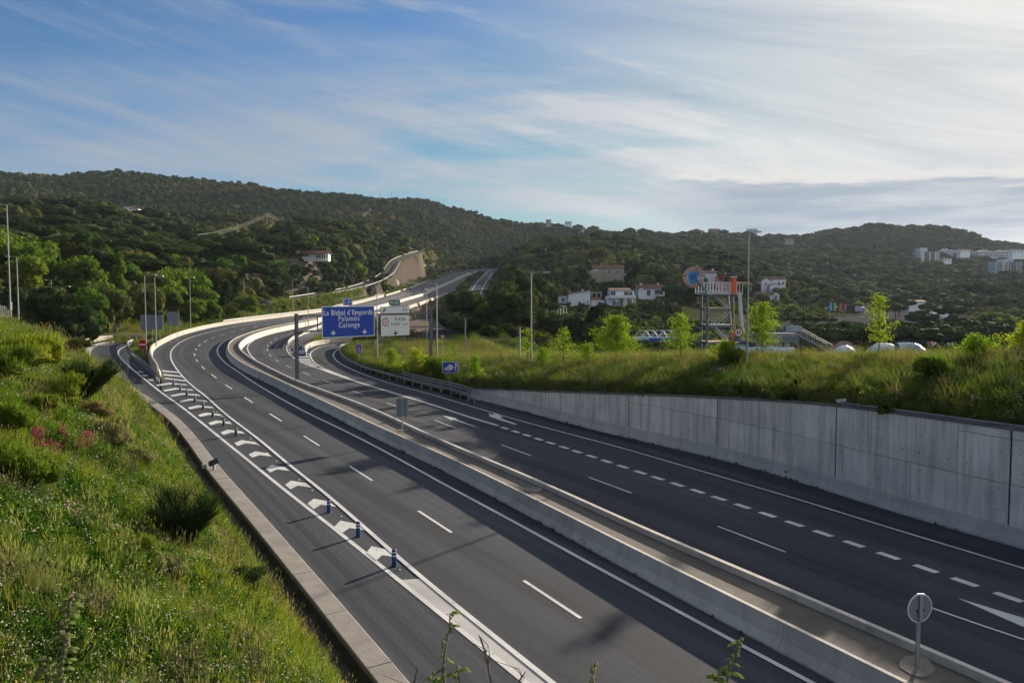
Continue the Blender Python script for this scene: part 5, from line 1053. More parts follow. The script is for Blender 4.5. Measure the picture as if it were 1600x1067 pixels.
# ================================================================ meadow, bank growth, bushes and saplings
G_A = leafmat('meadow_grass_leaves', (.070, .130, .014), (.13, .155, .024), .16, .42, .35, small=1.5)
G_B = leafmat('meadow_herb_leaves', (.046, .098, .016), (.072, .118, .022), .22, .35, .3, small=2)
G_C = leafmat('dry_grass_leaves', (.17, .17, .07), (.17, .13, .06), .3, .4, .25, small=1.5)
G_D = leafmat('bank_grass_leaves', (.055, .095, .018), (.11, .12, .035), .09, .38, .3, small=1.5)
M_YEL = mat('yellow_petals', (.85, .52, .01), .6, transl=.3); M_MAG = mat('magenta_petals', (.42, .03, .11), .6, transl=.3); M_LILAC = mat('lilac_petals', (.50, .22, .46), .6, transl=.3); M_WHITEP = mat('white_petals', (.62, .60, .52), .6, transl=.3)
def blades(n, h, w, spread, rng, lean=.45, segs=2, z0=0.0):
    V = []; Fq = []
    for i in range(n):
        a = rng.uniform(0, 6.283); d = rng.uniform(0, spread); bx, by = d * math.cos(a), d * math.sin(a); t = rng.uniform(0, 6.283); hh = h * rng.uniform(.5, 1.15); le = lean * hh * rng.uniform(.2, 1.2); lx, ly = math.cos(t) * le, math.sin(t) * le; ww = w * rng.uniform(.7, 1.3); px, py = -math.sin(t + 1) * ww, math.cos(t + 1) * ww; b = len(V)
        for k in range(segs + 1):
            u = k / segs; q = (1 - u * .92); V += [(bx + lx * u * u + px * q, by + ly * u * u + py * q, z0 + hh * u), (bx + lx * u * u - px * q, by + ly * u * u - py * q, z0 + hh * u)]
        for k in range(segs): Fq.append((b + 2 * k, b + 2 * k + 1, b + 2 * k + 3, b + 2 * k + 2))
    return V, Fq
def tuft(name, parts):
    V = []; Fq = []; MI = []; ms = []
    for (v, f, m) in parts:
        b = len(V); V += list(v); Fq += [tuple(i + b for i in q) for q in f]
        if m not in ms: ms.append(m)
        MI += [ms.index(m)] * len(f)
    o = mesh_obj(name, V, Fq, ms, link=False); o.data.polygons.foreach_set('material_index', MI); return o
def leafball(n, rad, h, size, rng, z0=0.0):
    C = rng.normal(size=(n, 3)); C /= np.linalg.norm(C, axis=1, keepdims=True); Nn = C.copy(); C = C * rng.uniform(.35, 1, (n, 1)) * np.array([rad, rad, h]); C[:, 2] = abs(C[:, 2]) + z0; V, Q = cards(C, Nn, size, rng, asp=2.2); return [tuple(v) for v in V], [tuple(q) for q in Q]
def dots(pts, r, rng):
    V = []; Q = []
    for p in pts:
        b = len(V); a = rng.uniform(0, 3)
        for k in range(4): V.append((p[0] + r * math.cos(a + k * 1.57), p[1] + r * math.sin(a + k * 1.57), p[2] + r * .3 * (-1) ** k))
        V.append((p[0], p[1], p[2] + r * .8)); Q += [(b, b + 1, b + 4), (b + 1, b + 2, b + 4), (b + 2, b + 3, b + 4), (b + 3, b, b + 4)]
    return V, Q
def protos_meadow():
    r = np.random.default_rng(50); L_ = []
    for k in range(3): v, f = blades(34, .42, .012, .22, r, .6); L_.append(tuft('a%d_grass' % k, [(v, f, G_A)]))
    for k in range(3): v, f = leafball(46, .24, .30, .05, r); L_.append(tuft('b%d_herb' % k, [(v, f, G_B)]))
    for k in range(2):
        v, f = blades(16, .68, .007, .16, r, .4, 3); hd = [(q[0], q[1], q[2]) for q in v[6::8]]; v2, f2 = leafball(1, .1, .1, .03, r); L_.append(tuft('c%d_seedgrass' % k, [(v, f, G_C)] + [((lambda c: [(c[0] - .012, c[1], c[2] - .08), (c[0], c[1] + .012, c[2]), (c[0] + .012, c[1], c[2] + .08), (c[0], c[1] - .012, c[2])])(h), [(0, 1, 2, 3)], G_C) for h in hd]))
    v, f = leafball(30, .22, .30, .045, r); d, q = dots([(r.uniform(-.2, .2), r.uniform(-.2, .2), r.uniform(.28, .42)) for _ in range(7)], .016, r); L_.append(tuft('d0_white', [(v, f, G_B), (d, q, M_WHITEP)]))
    v, f = blades(22, .4, .010, .2, r); d, q = dots([(r.uniform(-.2, .2), r.uniform(-.2, .2), r.uniform(.32, .46)) for _ in range(2)], .024, r); L_.append(tuft('d1_yellow', [(v, f, G_A), (d, q, M_YEL)]))
    v, f = leafball(26, .22, .30, .05, r); d, q = dots([(r.uniform(-.2, .2), r.uniform(-.2, .2), r.uniform(.3, .46)) for _ in range(2)], .026, r); L_.append(tuft('d2_lilac', [(v, f, G_B), (d, q, M_LILAC)]))
    return L_
ML_ = protos_meadow(); MEADOWLIB = library('meadow_library', ML_)       # order a0 a1 a2 b0 b1 b2 c0 c1 d0 d1 d2
def meadow(X, Y, Z, S, w, name, label, tilt=.12):
    w = np.array(w, float); w /= w.sum(); I = RNG.choice(11, len(X), p=w)
    g = nz2(X, Y, 2.6, .4) + RNG.normal(0, .5, len(X)); I = np.where((g > .1) & (I < 3), 3 + I, I); g2 = nz2(X, Y, 4.1, 2.4) + RNG.normal(0, .3, len(X)); I = np.where((g2 > 1.05) & (I < 6), 6 + (I % 2), I)
    return scatter(name, np.stack([X, Y, Z], 1), S, I, MEADOWLIB, label, tilt=tilt)
# left slope: dense near the camera, larger and sparser clumps farther off
n = 150000; r = 5 * (125 / 5.) ** RNG.uniform(0, 1, n); a = np.radians(RNG.uniform(-60, 22, n)); X, Y = r * np.sin(a), r * np.cos(a)
d, s, z = dist_path(X, Y, KERB, 2); dl = -d; keep = (dl > 1.25) & (dl < 27) & (s < KERB_END - 2) & (X > -75); X, Y, d, z, r = X[keep], Y[keep], dl[keep], z[keep], r[keep]
Z = hill_h(X, Y, d, z, terr0(X, Y)); S = (.42 + r * .018) * RNG.uniform(.7, 1.3, len(X)); S = np.minimum(S, 1.7) * np.where(d < 2.8, .7, 1)
meadow(X, Y, Z - .03, S, [4, 4, 4, 5, 5, 5, .3, .3, 3.6, .25, .4], 'meadow_grass', 'tangle of grass herbs and small flowers covering the near slope')
print('meadow', len(X))
# scattered growth in the ditch
# bank above the wall and the verge beside the exit ramp
n = 60000; s = RNG.uniform(2, BANK_END, n); dd = RNG.uniform(.55, 24, n) ** 1.0; P0 = np.stack([np.interp(s, sB, BANKL[:, k]) for k in range(3)], 1); T = tang(BANKL); tx = np.interp(s, sB, T[:, 0]); ty = np.interp(s, sB, T[:, 1]); X = P0[:, 0] + ty * dd; Y = P0[:, 1] - tx * dd
d, s2, z = dist_path(X, Y, BANKL, 1); keep = (d > .5) & (Y > 14) & (s2 < BANK_END - 1); X, Y, d, s2 = X[keep], Y[keep], d[keep], s2[keep]; Z = bank_h(X, Y, d, s2, terr0(X, Y))
BL_ = []
r_ = np.random.default_rng(60)
for k in range(3): v, f = blades(36, .85, .022, .38, r_, .5, 2); BL_.append(tuft('a%d_grass' % k, [(v, f, G_D)]))
for k in range(2): v, f = leafball(70, .45, .60, .085, r_); BL_.append(tuft('b%d_herb' % k, [(v, f, G_D)]))
v, f = leafball(80, .5, .75, .08, r_); BL_.append(tuft('b2_herb', [(v, f, G_B)]))
for k in range(2): v, f = blades(26, 1.15, .013, .34, r_, .35, 3); BL_.append(tuft('c%d_tall' % k, [(v, f, G_C)]))
v, f = leafball(60, .5, .7, .08, r_); d_, q = dots([(r_.uniform(-.4, .4), r_.uniform(-.4, .4), r_.uniform(.5, .85)) for _ in range(12)], .035, r_); BL_.append(tuft('d0_pink', [(v, f, G_D), (d_, q, mat('pale_pink_petals', (.5, .30, .32), .6))]))
BANKLIB = library('bank_library', BL_)
I = RNG.choice(9, len(X), p=[.14, .14, .13, .18, .17, .13, .04, .04, .03]); crest = (d > 9) & (RNG.random(len(X)) < .35); I = np.where(crest & (I < 3), 6 + I % 2, I)
S = RNG.uniform(.65, 1.25, len(X)) * np.where(d < 1.2, .75, 1.0) * (1 + .25 * np.clip((Y - 60) / 60, 0, 1)); scatter('bank_grass', np.stack([X, Y, Z - .05], 1), S, I, BANKLIB, 'rough tall grass and weeds on the bank above the retaining wall', tilt=.1)
print('bank', len(X))
# verges elsewhere: between the barriers, the wedge, the open slope under the side road
n = 90000; a = RNG.uniform(-.62, .30, n); r = 80 * (620 / 80.) ** RNG.uniform(0, 1, n); X, Y = r * np.sin(a), r * np.cos(a); c = col_of(X, Y)
dS_, _, _ = dist_path(X, Y, SIDE, 2); dB_, _, _ = dist_path(X, Y, BARL, 2); dM_, _, _ = dist_path(X, Y, MAINC, 2); dU_, _, _ = dist_path(X, Y, UNDER, 2); dK_, sk_, _ = dist_path(X, Y, KERB, 2); d4_, _, _ = dist_path(X, Y, RJ[::2], 1); dN_, sN_, _ = dist_path(X, Y, OFFL, 1); dR_, sR_, _ = dist_path(X, Y, REDGE, 2); d2_, s2_, _ = dist_path(X, Y, LIN2[arclen(LIN2) > split], 1)
lv = (dB_ < -.9) & (dB_ > -26) & (Y > 88) & (Y < 310) & (d4_ < 0.6 - 9 * 0) & (c > 120); lv = (dB_ < -.9) & (dB_ > -26) & (Y < 310) & (((Y < 135) & (d4_ > .7)) | ((Y >= 135) & (c > 150)))
mid = (dS_ > 3.8) & (dB_ < -1.5) & (c > 395) & (c < 700) & (Y > 225) & (np.abs(dM_) > 15)
isl = (dR_ > 1.0) & (dR_ < 30) & (Y > 138) & (Y < 300) & (c > 470) & (c < 660) & (np.abs(dU_) > 5.5) & ((dN_ < -.6) | (Y > 172)) & (dM_ > 12)
keep = lv | mid | isl; X, Y = X[keep], Y[keep]; r = r[keep]; Z = terrain(X, Y); 
I = RNG.choice(9, len(X), p=[.22, .22, .16, .08, .08, .04, .1, .1, 0]); scatter('verge_grass', np.stack([X, Y, Z - .05], 1), RNG.uniform(.6, 1.1, len(X)) * (.75 + r / 260), I, BANKLIB, 'dry grass on the verges and slopes beside the motorway', tilt=.1); print('verge', len(X))
# weeds along the foot of walls and in cracks
n = 260; sw = RNG.uniform(4, sWmax, n) ; pw = [wall_pt(x, 0.02, -.06 - abs(RNG.normal(0, .05))) for x in sw]
sm_ = RNG.uniform(10, 95, 240); OM = offset(MEDL, -.42); pm = [(np.interp(x, arclen(OM), OM[:, 0]), np.interp(x, arclen(OM), OM[:, 1]), float(zroad(np.interp(x, arclen(OM), OM[:, 0]), np.interp(x, arclen(OM), OM[:, 1]))) + .01) for x in sm_]
PW = np.array([tuple(p) for p in pw] + pm); cl = nz2(np.arange(len(PW)) * .0 + PW[:, 0], PW[:, 1], 1.2) > -.1; PW = PW[cl]
scatter('wall_foot_weeds', PW, RNG.uniform(.15, .5, len(PW)), RNG.choice(11, len(PW), p=[.2, .2, .2, .1, .1, .1, .05, .05, 0, 0, 0]), MEADOWLIB, 'small dark weeds rooted along the foot of the concrete walls', tilt=.2)
# ---- bushes on the left slope
def hill_at(px, py, guess=None):
    d = np.array(ray(px, py)); t = 4 * 1.01 ** np.arange(380); X = d[0] * t; Y = d[1] * t; q, s, z = dist_path(X, Y, KERB, 2); H = hill_h(X, Y, -q, z, np.full(X.shape, 7.0)); g = EYE + d[2] * t - H; i = int(np.argmax(g < 0)) if (g < 0).any() else 250; return Vector((X[i], Y[i], float(H[i])))
def gorse_mesh(seed, w, h, material, n=620):
    rng = np.random.default_rng(seed); V = []; Fq = []
    L_ = lobes_round(rng, w, h, 6, 0); c = crown_mesh('x', L_, 900, .055, material, seed, core=.80)
    # upright shoots give the brushy outline
    for l in L_:
        for k in range(n // 7):
            d = rng.normal(size=3); d /= np.linalg.norm(d); d[2] = abs(d[2]); p = np.array(l[:3]) + d * np.array(l[3:6]) * .88; u = d * .45 + np.array([0, 0, .9]); u /= np.linalg.norm(u); u *= rng.uniform(.10, .24) * h / 1.3; s_ = np.cross(u, rng.normal(size=3)); s_ = s_ / np.linalg.norm(s_) * .022; b = len(V); V += [tuple(p - s_), tuple(p + s_), tuple(p + u + s_ * .25), tuple(p + u - s_ * .25)]; Fq.append((b, b + 1, b + 2, b + 3))
    co = np.empty(len(c.vertices) * 3, np.float32); c.vertices.foreach_get('co', co); co = co.reshape(-1, 3); b = len(co); F2 = [tuple(p.vertices) for p in c.polygons] + [tuple(i + b for i in q) for q in Fq]
    return mesh_obj('foliage', np.vstack([co, np.array(V)]), F2, material, link=False).data
GM = [gorse_mesh(500 + k, 2.4, 1.9, M_GORSE) for k in range(3)]; GD = gorse_mesh(510, 2.4, 1.9, M_OAK); GO = gorse_mesh(511, 2.4, 1.5, G_C)
BST = trunk_mesh('stem', [([(0, 0, -.4), (0, 0, .9)], [.05, .02]), ([(0, 0, 0), (.4, .2, .8)], [.03, .01]), ([(0, 0, 0), (-.4, .1, .8)], [.03, .01])], M_BARK)
# (base column, base row, width px, label)
BU = [(52, 590, 92, 0, 'large bright green gorse bush at the top of the slope below the street lamp'), (8, 600, 84, 1, 'gorse bush cut by the edge of the picture beside the larger one'), (100, 635, 62, 2, 'round bright gorse bush standing alone beside the dark broom'), (72, 650, 46, 1, 'small low gorse bush just below the round one'), (20, 682, 70, 0, 'gorse bush halfway down the slope against the edge of the picture'), (40, 770, 110, 2, 'broad yellow green gorse cushion in the middle of the slope'),
      (118, 560, 42, 1, 'dark green gorse mound on the crest beside the entry ramp bend'), (385, 930, 60, 0, 'low deep green bush close to the kerb in the near meadow'), (225, 865, 44, 1, 'small yellow green gorse tuft in front of the big broom'), (75, 520, 60, 2, 'pale gorse bush behind the crest line near the lamps')]
for px, py, w, v, lb in BU:
    p = hill_at(px, py); sc = w / FPX * p.y / 2.4; e = empty('gorse_bush', p, RNG.uniform(0, 6), lb, 'bush', 'gorse bushes on the near slope'); e.scale = (sc, sc, sc * .95)
    for nm, me in (('foliage', GD if 'dark green' in lb or 'deep green' in lb else GM[v]), ('stem', BST)): o = bpy.data.objects.new(nm, me); COL.objects.link(o); o.parent = e
for px, py, w, lb in [(172, 700, 70, 'straw coloured dried shrub in the middle of the slope'), (215, 725, 44, 'second smaller straw coloured shrub nearer the kerb'), (262, 905, 60, 'reddish brown withered shrub below the big broom'), (150, 655, 46, 'brownish half dry shrub beside the leaning broom')]:
    p = hill_at(px, py); sc = w / FPX * p.y / 2.4; e = empty('dry_shrub', p, RNG.uniform(0, 6), lb, 'bush', 'dried shrubs on the near slope'); e.scale = (sc, sc, sc)
    for nm, me in (('foliage', GO), ('stem', BST)): o = bpy.data.objects.new(nm, me); COL.objects.link(o); o.parent = e
# broom: many thin upright dark rods fanning out, few yellow flowers
M_BROOM = leafmat('broom_rods', (.030, .050, .018), (.045, .065, .02), 1.0, .1, .1)
def broom(px, py, wpx, hpx, lean, label, seed, nfl=10):
    p = hill_at(px, py); s = p.y / FPX; w, h = wpx * s, hpx * s; rng = np.random.default_rng(seed); e = empty('broom_bush', p, 0, label, 'bush', 'dark brooms on the near slope'); st = MB(); V = []; Fq = []; tips = []
    for k in range(15):
        a = k * 2.4; m_ = Vector((math.cos(a) * w * .12 + lean * w * .2, math.sin(a) * w * .10, h * .22)); t = Vector((math.cos(a) * w * .40 + lean * w * .55, math.sin(a) * w * .3, h * rng.uniform(.45, .78))); st.pipe([(0, 0, -.2), m_ * .55, m_, t], [.022, .018, .013, .006], 5)
        for j in range(300):
            u = rng.uniform(-.3, 1); b0 = m_.lerp(t, u); d = (t - m_).normalized() * .6 + Vector((rng.normal(0, .6), rng.normal(0, .6), .5)); d.normalize(); ln = h * rng.uniform(.14, .30); c = b0 + d * ln; sd = d.cross(Vector(rng.normal(size=3))).normalized() * .0042 * max(1, h); b = len(V); V += [tuple(b0 - sd), tuple(b0 + sd), tuple(c + sd * .3), tuple(c - sd * .3)]; Fq.append((b, b + 1, b + 2, b + 3)); tips.append(c)
    st.build('stem', M_BARK, e); mesh_obj('foliage', V, Fq, M_BROOM, e); idx = rng.choice(len(tips), nfl); v, q = dots([tuple(tips[i]) for i in idx], .028, rng); f = mesh_obj('flowers', v, q, M_YEL, e); f['kind'] = 'stuff'
broom(128, 634, 92, 84, .3, 'dark broom bush leaning over the kerb towards the entry ramp', 1, 12); broom(285, 868, 118, 118, .05, 'big dark broom bush fanning out beside the concrete kerb', 2, 5)
# red valerian: magenta flower heads on the slope
for px, py, w, n_, lb in [(62, 722, 18, 5, 'magenta flower head of valerian standing left among the weeds'), (100, 716, 12, 2, 'small dull pink valerian between the two larger ones'), (135, 726, 22, 6, 'brightest magenta valerian clump on the slope'), (78, 738, 9, 1, 'tiny magenta valerian above the broad gorse cushion'), (92, 742, 8, 1, 'single magenta valerian head right of the tiny one'), (86, 770, 9, 1, 'lowest lone magenta valerian on the slope')]:
    p = hill_at(px, py); s = p.y / FPX; e = empty('valerian_plant', p, 0, lb, 'flower', 'magenta valerian on the near slope'); rng = np.random.default_rng(int(px)); st = MB(); pts = []
    for k in range(n_ * 3):
        a = rng.uniform(-.5, .5) * w * s; b = rng.uniform(-.3, .3) * w * s; h = rng.uniform(.35, .75); st.tube((a * .4, b * .4, 0), (a, b, h), .006, .004, 5); pts += [(a + rng.normal(0, .05), b + rng.normal(0, .05), h + rng.normal(0, .05)) for _ in range(16)]
    st.build('stem', G_B, e); v, q = dots(pts, .017, rng); f = mesh_obj('flowers', v, q, M_MAG, e); f['kind'] = 'stuff'
# ---- young maples along the top of the bank
def sapling(px, py_base, dist, hpx, wpx, label, seed, dens=1.0):
    p = at(px, py_base, dist); s = dist / FPX; h, w = hpx * s, wpx * s; rng = np.random.default_rng(seed)
    db, sb_, _ = dist_path(np.array([p.x]), np.array([p.y]), BANKL, 1); gz = float(bank_h(np.array([p.x]), np.array([p.y]), db, sb_, terr0(np.array([p.x]), np.array([p.y])))[0]) if db[0] > 0 else p.z
    top = p.z + h; h = top - gz; p.z = gz; e = empty('young_maple', p, 0, label, 'tree', 'young maples planted along the bank'); tr = MB(); tr.pipe([(0, 0, -.2), (.03, 0, h * .4), (-.04, .02, h * .75), (0, 0, h * .97)], [.05, .04, .025, .008], 6); C = []; L0 = []
    nb = int(15 * dens + 5)
    for k in range(nb):
        u = .26 + .70 * (k + .5) / nb; a = k * 2.4 + rng.uniform(-.4, .4); R_ = w * .5 * (1 - (u - .25) * 1.05) * rng.uniform(.45, 1.3) + .12; z0 = h * u; e1 = Vector((math.cos(a) * R_, math.sin(a) * R_, z0 + R_ * .55)); tr.pipe([(0, 0, z0), e1 * .5 + Vector((0, 0, z0 * .5)), e1], [.014, .01, .004], 4)
        m_ = int((44 + 90 * R_) * dens)
        for j in range(m_): t = rng.uniform(.25, 1.08) ; q = Vector((0, 0, z0)).lerp(e1, t); C.append((q.x + rng.normal(0, .13 + R_ * .10), q.y + rng.normal(0, .13 + R_ * .10), q.z + rng.normal(0, .12)))
    for j in range(int(30 * dens)): C.append((rng.normal(0, .1), rng.normal(0, .1), h * rng.uniform(.80, 1.02)))
    C = np.array(C); V, Q = cards(C, rng.normal(size=C.shape) + np.array([0, 0, .6]), .058, rng, asp=1.2); tr.build('trunk', M_BARK, e); mesh_obj('crown', V, Q, M_YOUNG, e)
for a in [(710, 566, 93, 32, 34, 'smallest young maple, thin and half bare, above the blue sign', 21, .35), (824, 556, 84, 44, 30, 'slim young maple standing just before the lamp post', 22, .45), (880, 574, 80, 64, 42, 'young maple with sparse crown left of the densest one', 23, .6), (962, 586, 74, 92, 74, 'widest and densest young maple on the bank', 24, 1.7), (1063, 572, 72, 80, 48, 'young maple left of the slide tower', 25, 1.1), (1190, 560, 70, 86, 62, 'round crowned young maple beside the speed limit sign and tall lamp', 26, 1.5), (1372, 580, 60, 120, 46, 'tall narrow young maple in front of the row of pines', 27, .9), (1521, 618, 50, 92, 56, 'young maple low on the bank with loose shoots', 28, .9), (1606, 590, 52, 84, 60, 'young maple cut by the edge of the picture', 29, 1.3), (848, 586, 84, 42, 26, 'bushy sapling low beside the lamp post', 30, .8), (650, 590, 92, 44, 40, 'leafy sapling behind the guardrail near the eighty sign', 31, 1.2), (612, 582, 98, 36, 34, 'leafy sapling between the gantry and the eighty sign', 32, 1.1), (744, 590, 82, 34, 22, 'young shoot just right of the blue sign', 33, .9), (918, 572, 80, 34, 30, 'low sapling between two young maples', 34, .8), (1135, 600, 66, 66, 40, 'bushy sapling below the slide tower', 35, 1.2)]:
    sapling(*a)
# shrubby patches all over the bank
n = 1900; s = RNG.uniform(3, BANK_END - 2, n); dd = np.where(RNG.random(n) < .35, RNG.uniform(.6, 3.2, n), RNG.uniform(1, 25, n)); P0 = np.stack([np.interp(s, sB, BANKL[:, k]) for k in range(3)], 1); T = tang(BANKL); X = P0[:, 0] + np.interp(s, sB, T[:, 1]) * dd; Y = P0[:, 1] - np.interp(s, sB, T[:, 0]) * dd
keep = (nz2(X, Y, 5.0, 1.1) + RNG.normal(0, .35, n) > .05) & (Y > 16); X, Y = X[keep], Y[keep]; d, s2, z = dist_path(X, Y, BANKL, 1); k2 = d > .5; X, Y, d, s2 = X[k2], Y[k2], d[k2], s2[k2]; Z = bank_h(X, Y, d, s2, np.zeros(len(X)))
BU_ = [tuft('a_scrub', [(*leafball(260, .62, .85, .065, r_), G_D)]), tuft('b_scrub', [(*leafball(240, .6, .75, .06, r_), M_OLIVE)]), tuft('c_scrub', [(*leafball(240, .55, .9, .06, r_), G_B)]), tuft('d_scrub', [(*leafball(240, .7, .6, .055, r_), M_GORSE)])]
scatter('bank_scrub', np.stack([X, Y, Z - .1], 1), RNG.uniform(.7, 1.7, len(X)) * np.where(d > 15, 1.25, 1), RNG.choice(4, len(X), p=[.35, .2, .35, .10]), library('scrub_library', BU_), 'leafy weeds and low scrub in uneven patches over the bank', tilt=.12)
n = 900; a = np.radians(RNG.uniform(-10, 6.5, n)); r = RNG.uniform(92, 170, n); X, Y = r * np.sin(a), r * np.cos(a); d, s2, z = dist_path(X, Y, BANKL, 1); u2, _, _ = dist_path(X, Y, UNDER, 2); k2 = (d > 6) & (np.abs(u2) > 6) & (nz2(X, Y, 7, 2.0) + RNG.normal(0, .4, n) > -.15); X, Y = X[k2], Y[k2]
scatter('verge_scrub', np.stack([X, Y, terrain(X, Y) - .1], 1), RNG.uniform(.9, 2.3, len(X)), RNG.choice(4, len(X), p=[.35, .3, .2, .15]), bpy.data.collections['scrub_library'], 'tall weeds and scrub on the ground behind the exit ramp guardrail', tilt=.1)
# darker shrubs along the wall top, and rank clumps on the near slope
n = 330; s = RNG.uniform(3, BANK_END - 30, n); dd = np.where(RNG.random(n) < .6, RNG.uniform(.5, 2.4, n), RNG.uniform(2, 15, n)); P0 = np.stack([np.interp(s, sB, BANKL[:, k]) for k in range(3)], 1); X = P0[:, 0] + np.interp(s, sB, T[:, 1]) * dd; Y = P0[:, 1] - np.interp(s, sB, T[:, 0]) * dd; k2 = (Y > 18) & (nz2(X, Y, 4, .3) > -.35); X, Y = X[k2], Y[k2]; d, s2, z = dist_path(X, Y, BANKL, 1)
scatter('bank_shrubs', np.stack([X, Y, bank_h(X, Y, np.maximum(d, .4), s2, np.zeros(len(X))) - .15], 1), RNG.uniform(.20, .48, len(X)), RNG.choice(3, len(X), p=[.5, .3, .2]), UL, 'low dark shrubs crowding the top of the retaining wall', tilt=.1)
n = 1500; r = 7 * (105 / 7.) ** RNG.uniform(0, 1, n); a = np.radians(RNG.uniform(-58, 15, n)); X, Y = r * np.sin(a), r * np.cos(a); d, s, z = dist_path(X, Y, KERB, 2); d = -d; k2 = (d > 1.8) & (d < 20) & (s < KERB_END - 4) & (nz2(X, Y, 3.2, 5.0) + RNG.normal(0, .35, n) > .25); X, Y, d, z, r = X[k2], Y[k2], d[k2], z[k2], r[k2]
LS = [tuft('a_rank', [(*leafball(300, .5, .55, .05, r_), M_OLIVE)]), tuft('b_rank', [(*leafball(300, .5, .6, .05, r_), M_OAK)]), tuft('c_dead', [(*blades(60, .75, .008, .4, r_, .7, 3), mat('dead_stalks', (.13, .085, .05), .9))]), tuft('d_dry', [(*leafball(220, .45, .45, .04, r_), G_C)])]
scatter('slope_clumps', np.stack([X, Y, hill_h(X, Y, d, z, terr0(X, Y)) - .06], 1), RNG.uniform(.5, 1.2, len(X)) * (.6 + r / 70), RNG.choice(4, len(X), p=[.25, .25, .3, .2]), library('clump_library', LS), 'rank weeds dead stalks and straw coloured clumps on the near slope', tilt=.15)
M_VINE = leafmat('thorn_leaves', (.06, .085, .018), (.10, .12, .02), .3, .3, .2)
for px, py, w, dist, lb, nfl in [(1395, 556, 56, 66, 'broom bush with yellow flowers on the bank beside the tall maple', 46), (690, 590, 50, 90, 'green bush behind the guardrail beside the gantry post', 0), (668, 584, 44, 94, 'small green bush right of the eighty sign', 0), (1460, 640, 60, 46, 'dark green bush on the lower bank near the wall', 0), (1150, 590, 46, 64, 'dark bush on the crest under the round crowned maple', 0)]:
    p = at(px, py, dist); db, sb_, _ = dist_path(np.array([p.x]), np.array([p.y]), BANKL, 1); p.z = float(bank_h(np.array([p.x]), np.array([p.y]), db, sb_, terr0(np.array([p.x]), np.array([p.y])))[0]) if db[0] > 0 else p.z
    sc = w / FPX * dist / 2.4; e = empty('bank_bush', p, 1.0, lb, 'bush', 'bushes growing on the bank'); e.scale = (sc, sc, sc)
    for nm, me in (('foliage', GM[0] if nfl == 0 else GO), ('stem', BST)): o = bpy.data.objects.new(nm, me); COL.objects.link(o); o.parent = e
    if nfl: rng = np.random.default_rng(3); v, q = dots([(rng.normal(0, .55), rng.normal(0, .55), rng.uniform(.4, 1.7)) for _ in range(nfl)], .05, rng); f = mesh_obj('flowers', v, q, M_YEL, e); f['kind'] = 'stuff'
# ================================================================ lamps, signs, gantry, poles
m_pole = mat('lamp_steel', (.30, .31, .30), .55, .4, var=.12, vscale=1.5); m_dkpole = mat('gantry_steel', (.13, .145, .16), .55, .5, var=.1, vscale=1.5)
m_lamp = mat('lamp_head', (.42, .43, .42), .5, .3); m_back = mat('sign_back', (.17, .20, .23), .6, .15, var=.08, vscale=2); m_wht = mat('sign_white', (.66, .68, .68), .45); m_blue = mat('sign_blue', (.010, .055, .36), .4, var=.04, vscale=1)
m_red = mat('sign_red', (.42, .012, .015), .4); m_blk = mat('sign_black', (.015, .016, .02), .5); m_grn = mat('sign_green', (.008, .13, .09), .45); m_org = mat('sign_orange', (.75, .16, .03), .5)
def gz(x, y): return float(terrain(np.array([x]), np.array([y]))[0])
def text_mesh(s, size, loc, M, material, parent, name='lettering', align='CENTER', shear=0.0, space=1.0, bold=0.0, xs=1.0):
    cu_ = bpy.data.curves.new(name, 'FONT'); cu_.body = s; cu_.size = size; cu_.align_x = align; cu_.align_y = 'CENTER'; cu_.shear = shear; cu_.space_character = space; cu_.offset = bold; cu_.resolution_u = 3; cu_.extrude = .004
    o = bpy.data.objects.new(name, cu_); COL.objects.link(o); dg = bpy.context.evaluated_depsgraph_get(); me = bpy.data.meshes.new_from_object(o.evaluated_get(dg)); bpy.data.objects.remove(o); me.materials.clear(); me.materials.append(material)
    o = bpy.data.objects.new(name, me); COL.objects.link(o); o.parent = parent; o.matrix_basis = Matrix.Translation(Vector(loc)) @ M @ Matrix.Diagonal((xs, 1, 1, 1)); return o
def face_M(rz): return Matrix.Rotation(rz, 4, 'Z') @ Matrix.Rotation(math.pi / 2, 4, 'X')      # text/plates standing upright and facing -Y before rz
def plate(w, h, rz, c, material, parent, name='sign_panel', thick=.04, rim=None, rimw=.05, rad=.06):
    """upright rounded plate facing the viewer side; c is its centre"""
    pts = []
    for (sx, sy, a0) in ((1, 1, 0), (-1, 1, 90), (-1, -1, 180), (1, -1, 270)):
        for k in range(4): a = R(a0 + k * 30); pts.append((sx * (w / 2 - rad) + rad * math.cos(a), sy * (h / 2 - rad) + rad * math.sin(a)))
    M = Matrix.Translation(Vector(c)) @ face_M(rz); o = MB().prism(pts, 0, thick, M=M).build(name, material, parent)
    if rim:
        q = [(x * (1 - 2 * rimw / w), y * (1 - 2 * rimw / h)) for x, y in pts]; MB().prism(q, thick + .001, thick + .006, M=M).build('sign_face', rim, parent); return M @ Matrix.Translation((0, 0, thick + .006))
    return M @ Matrix.Translation((0, 0, thick))
def on_face(M, pts, material, parent, name, h=.004): return MB().prism(pts, .001, h, M=M).build(name, material, parent)
def circ(r, n=28, cx=0, cy=0, sy=1.0): return [(cx + r * math.cos(2 * math.pi * k / n), cy + r * sy * math.sin(2 * math.pi * k / n)) for k in range(n)]
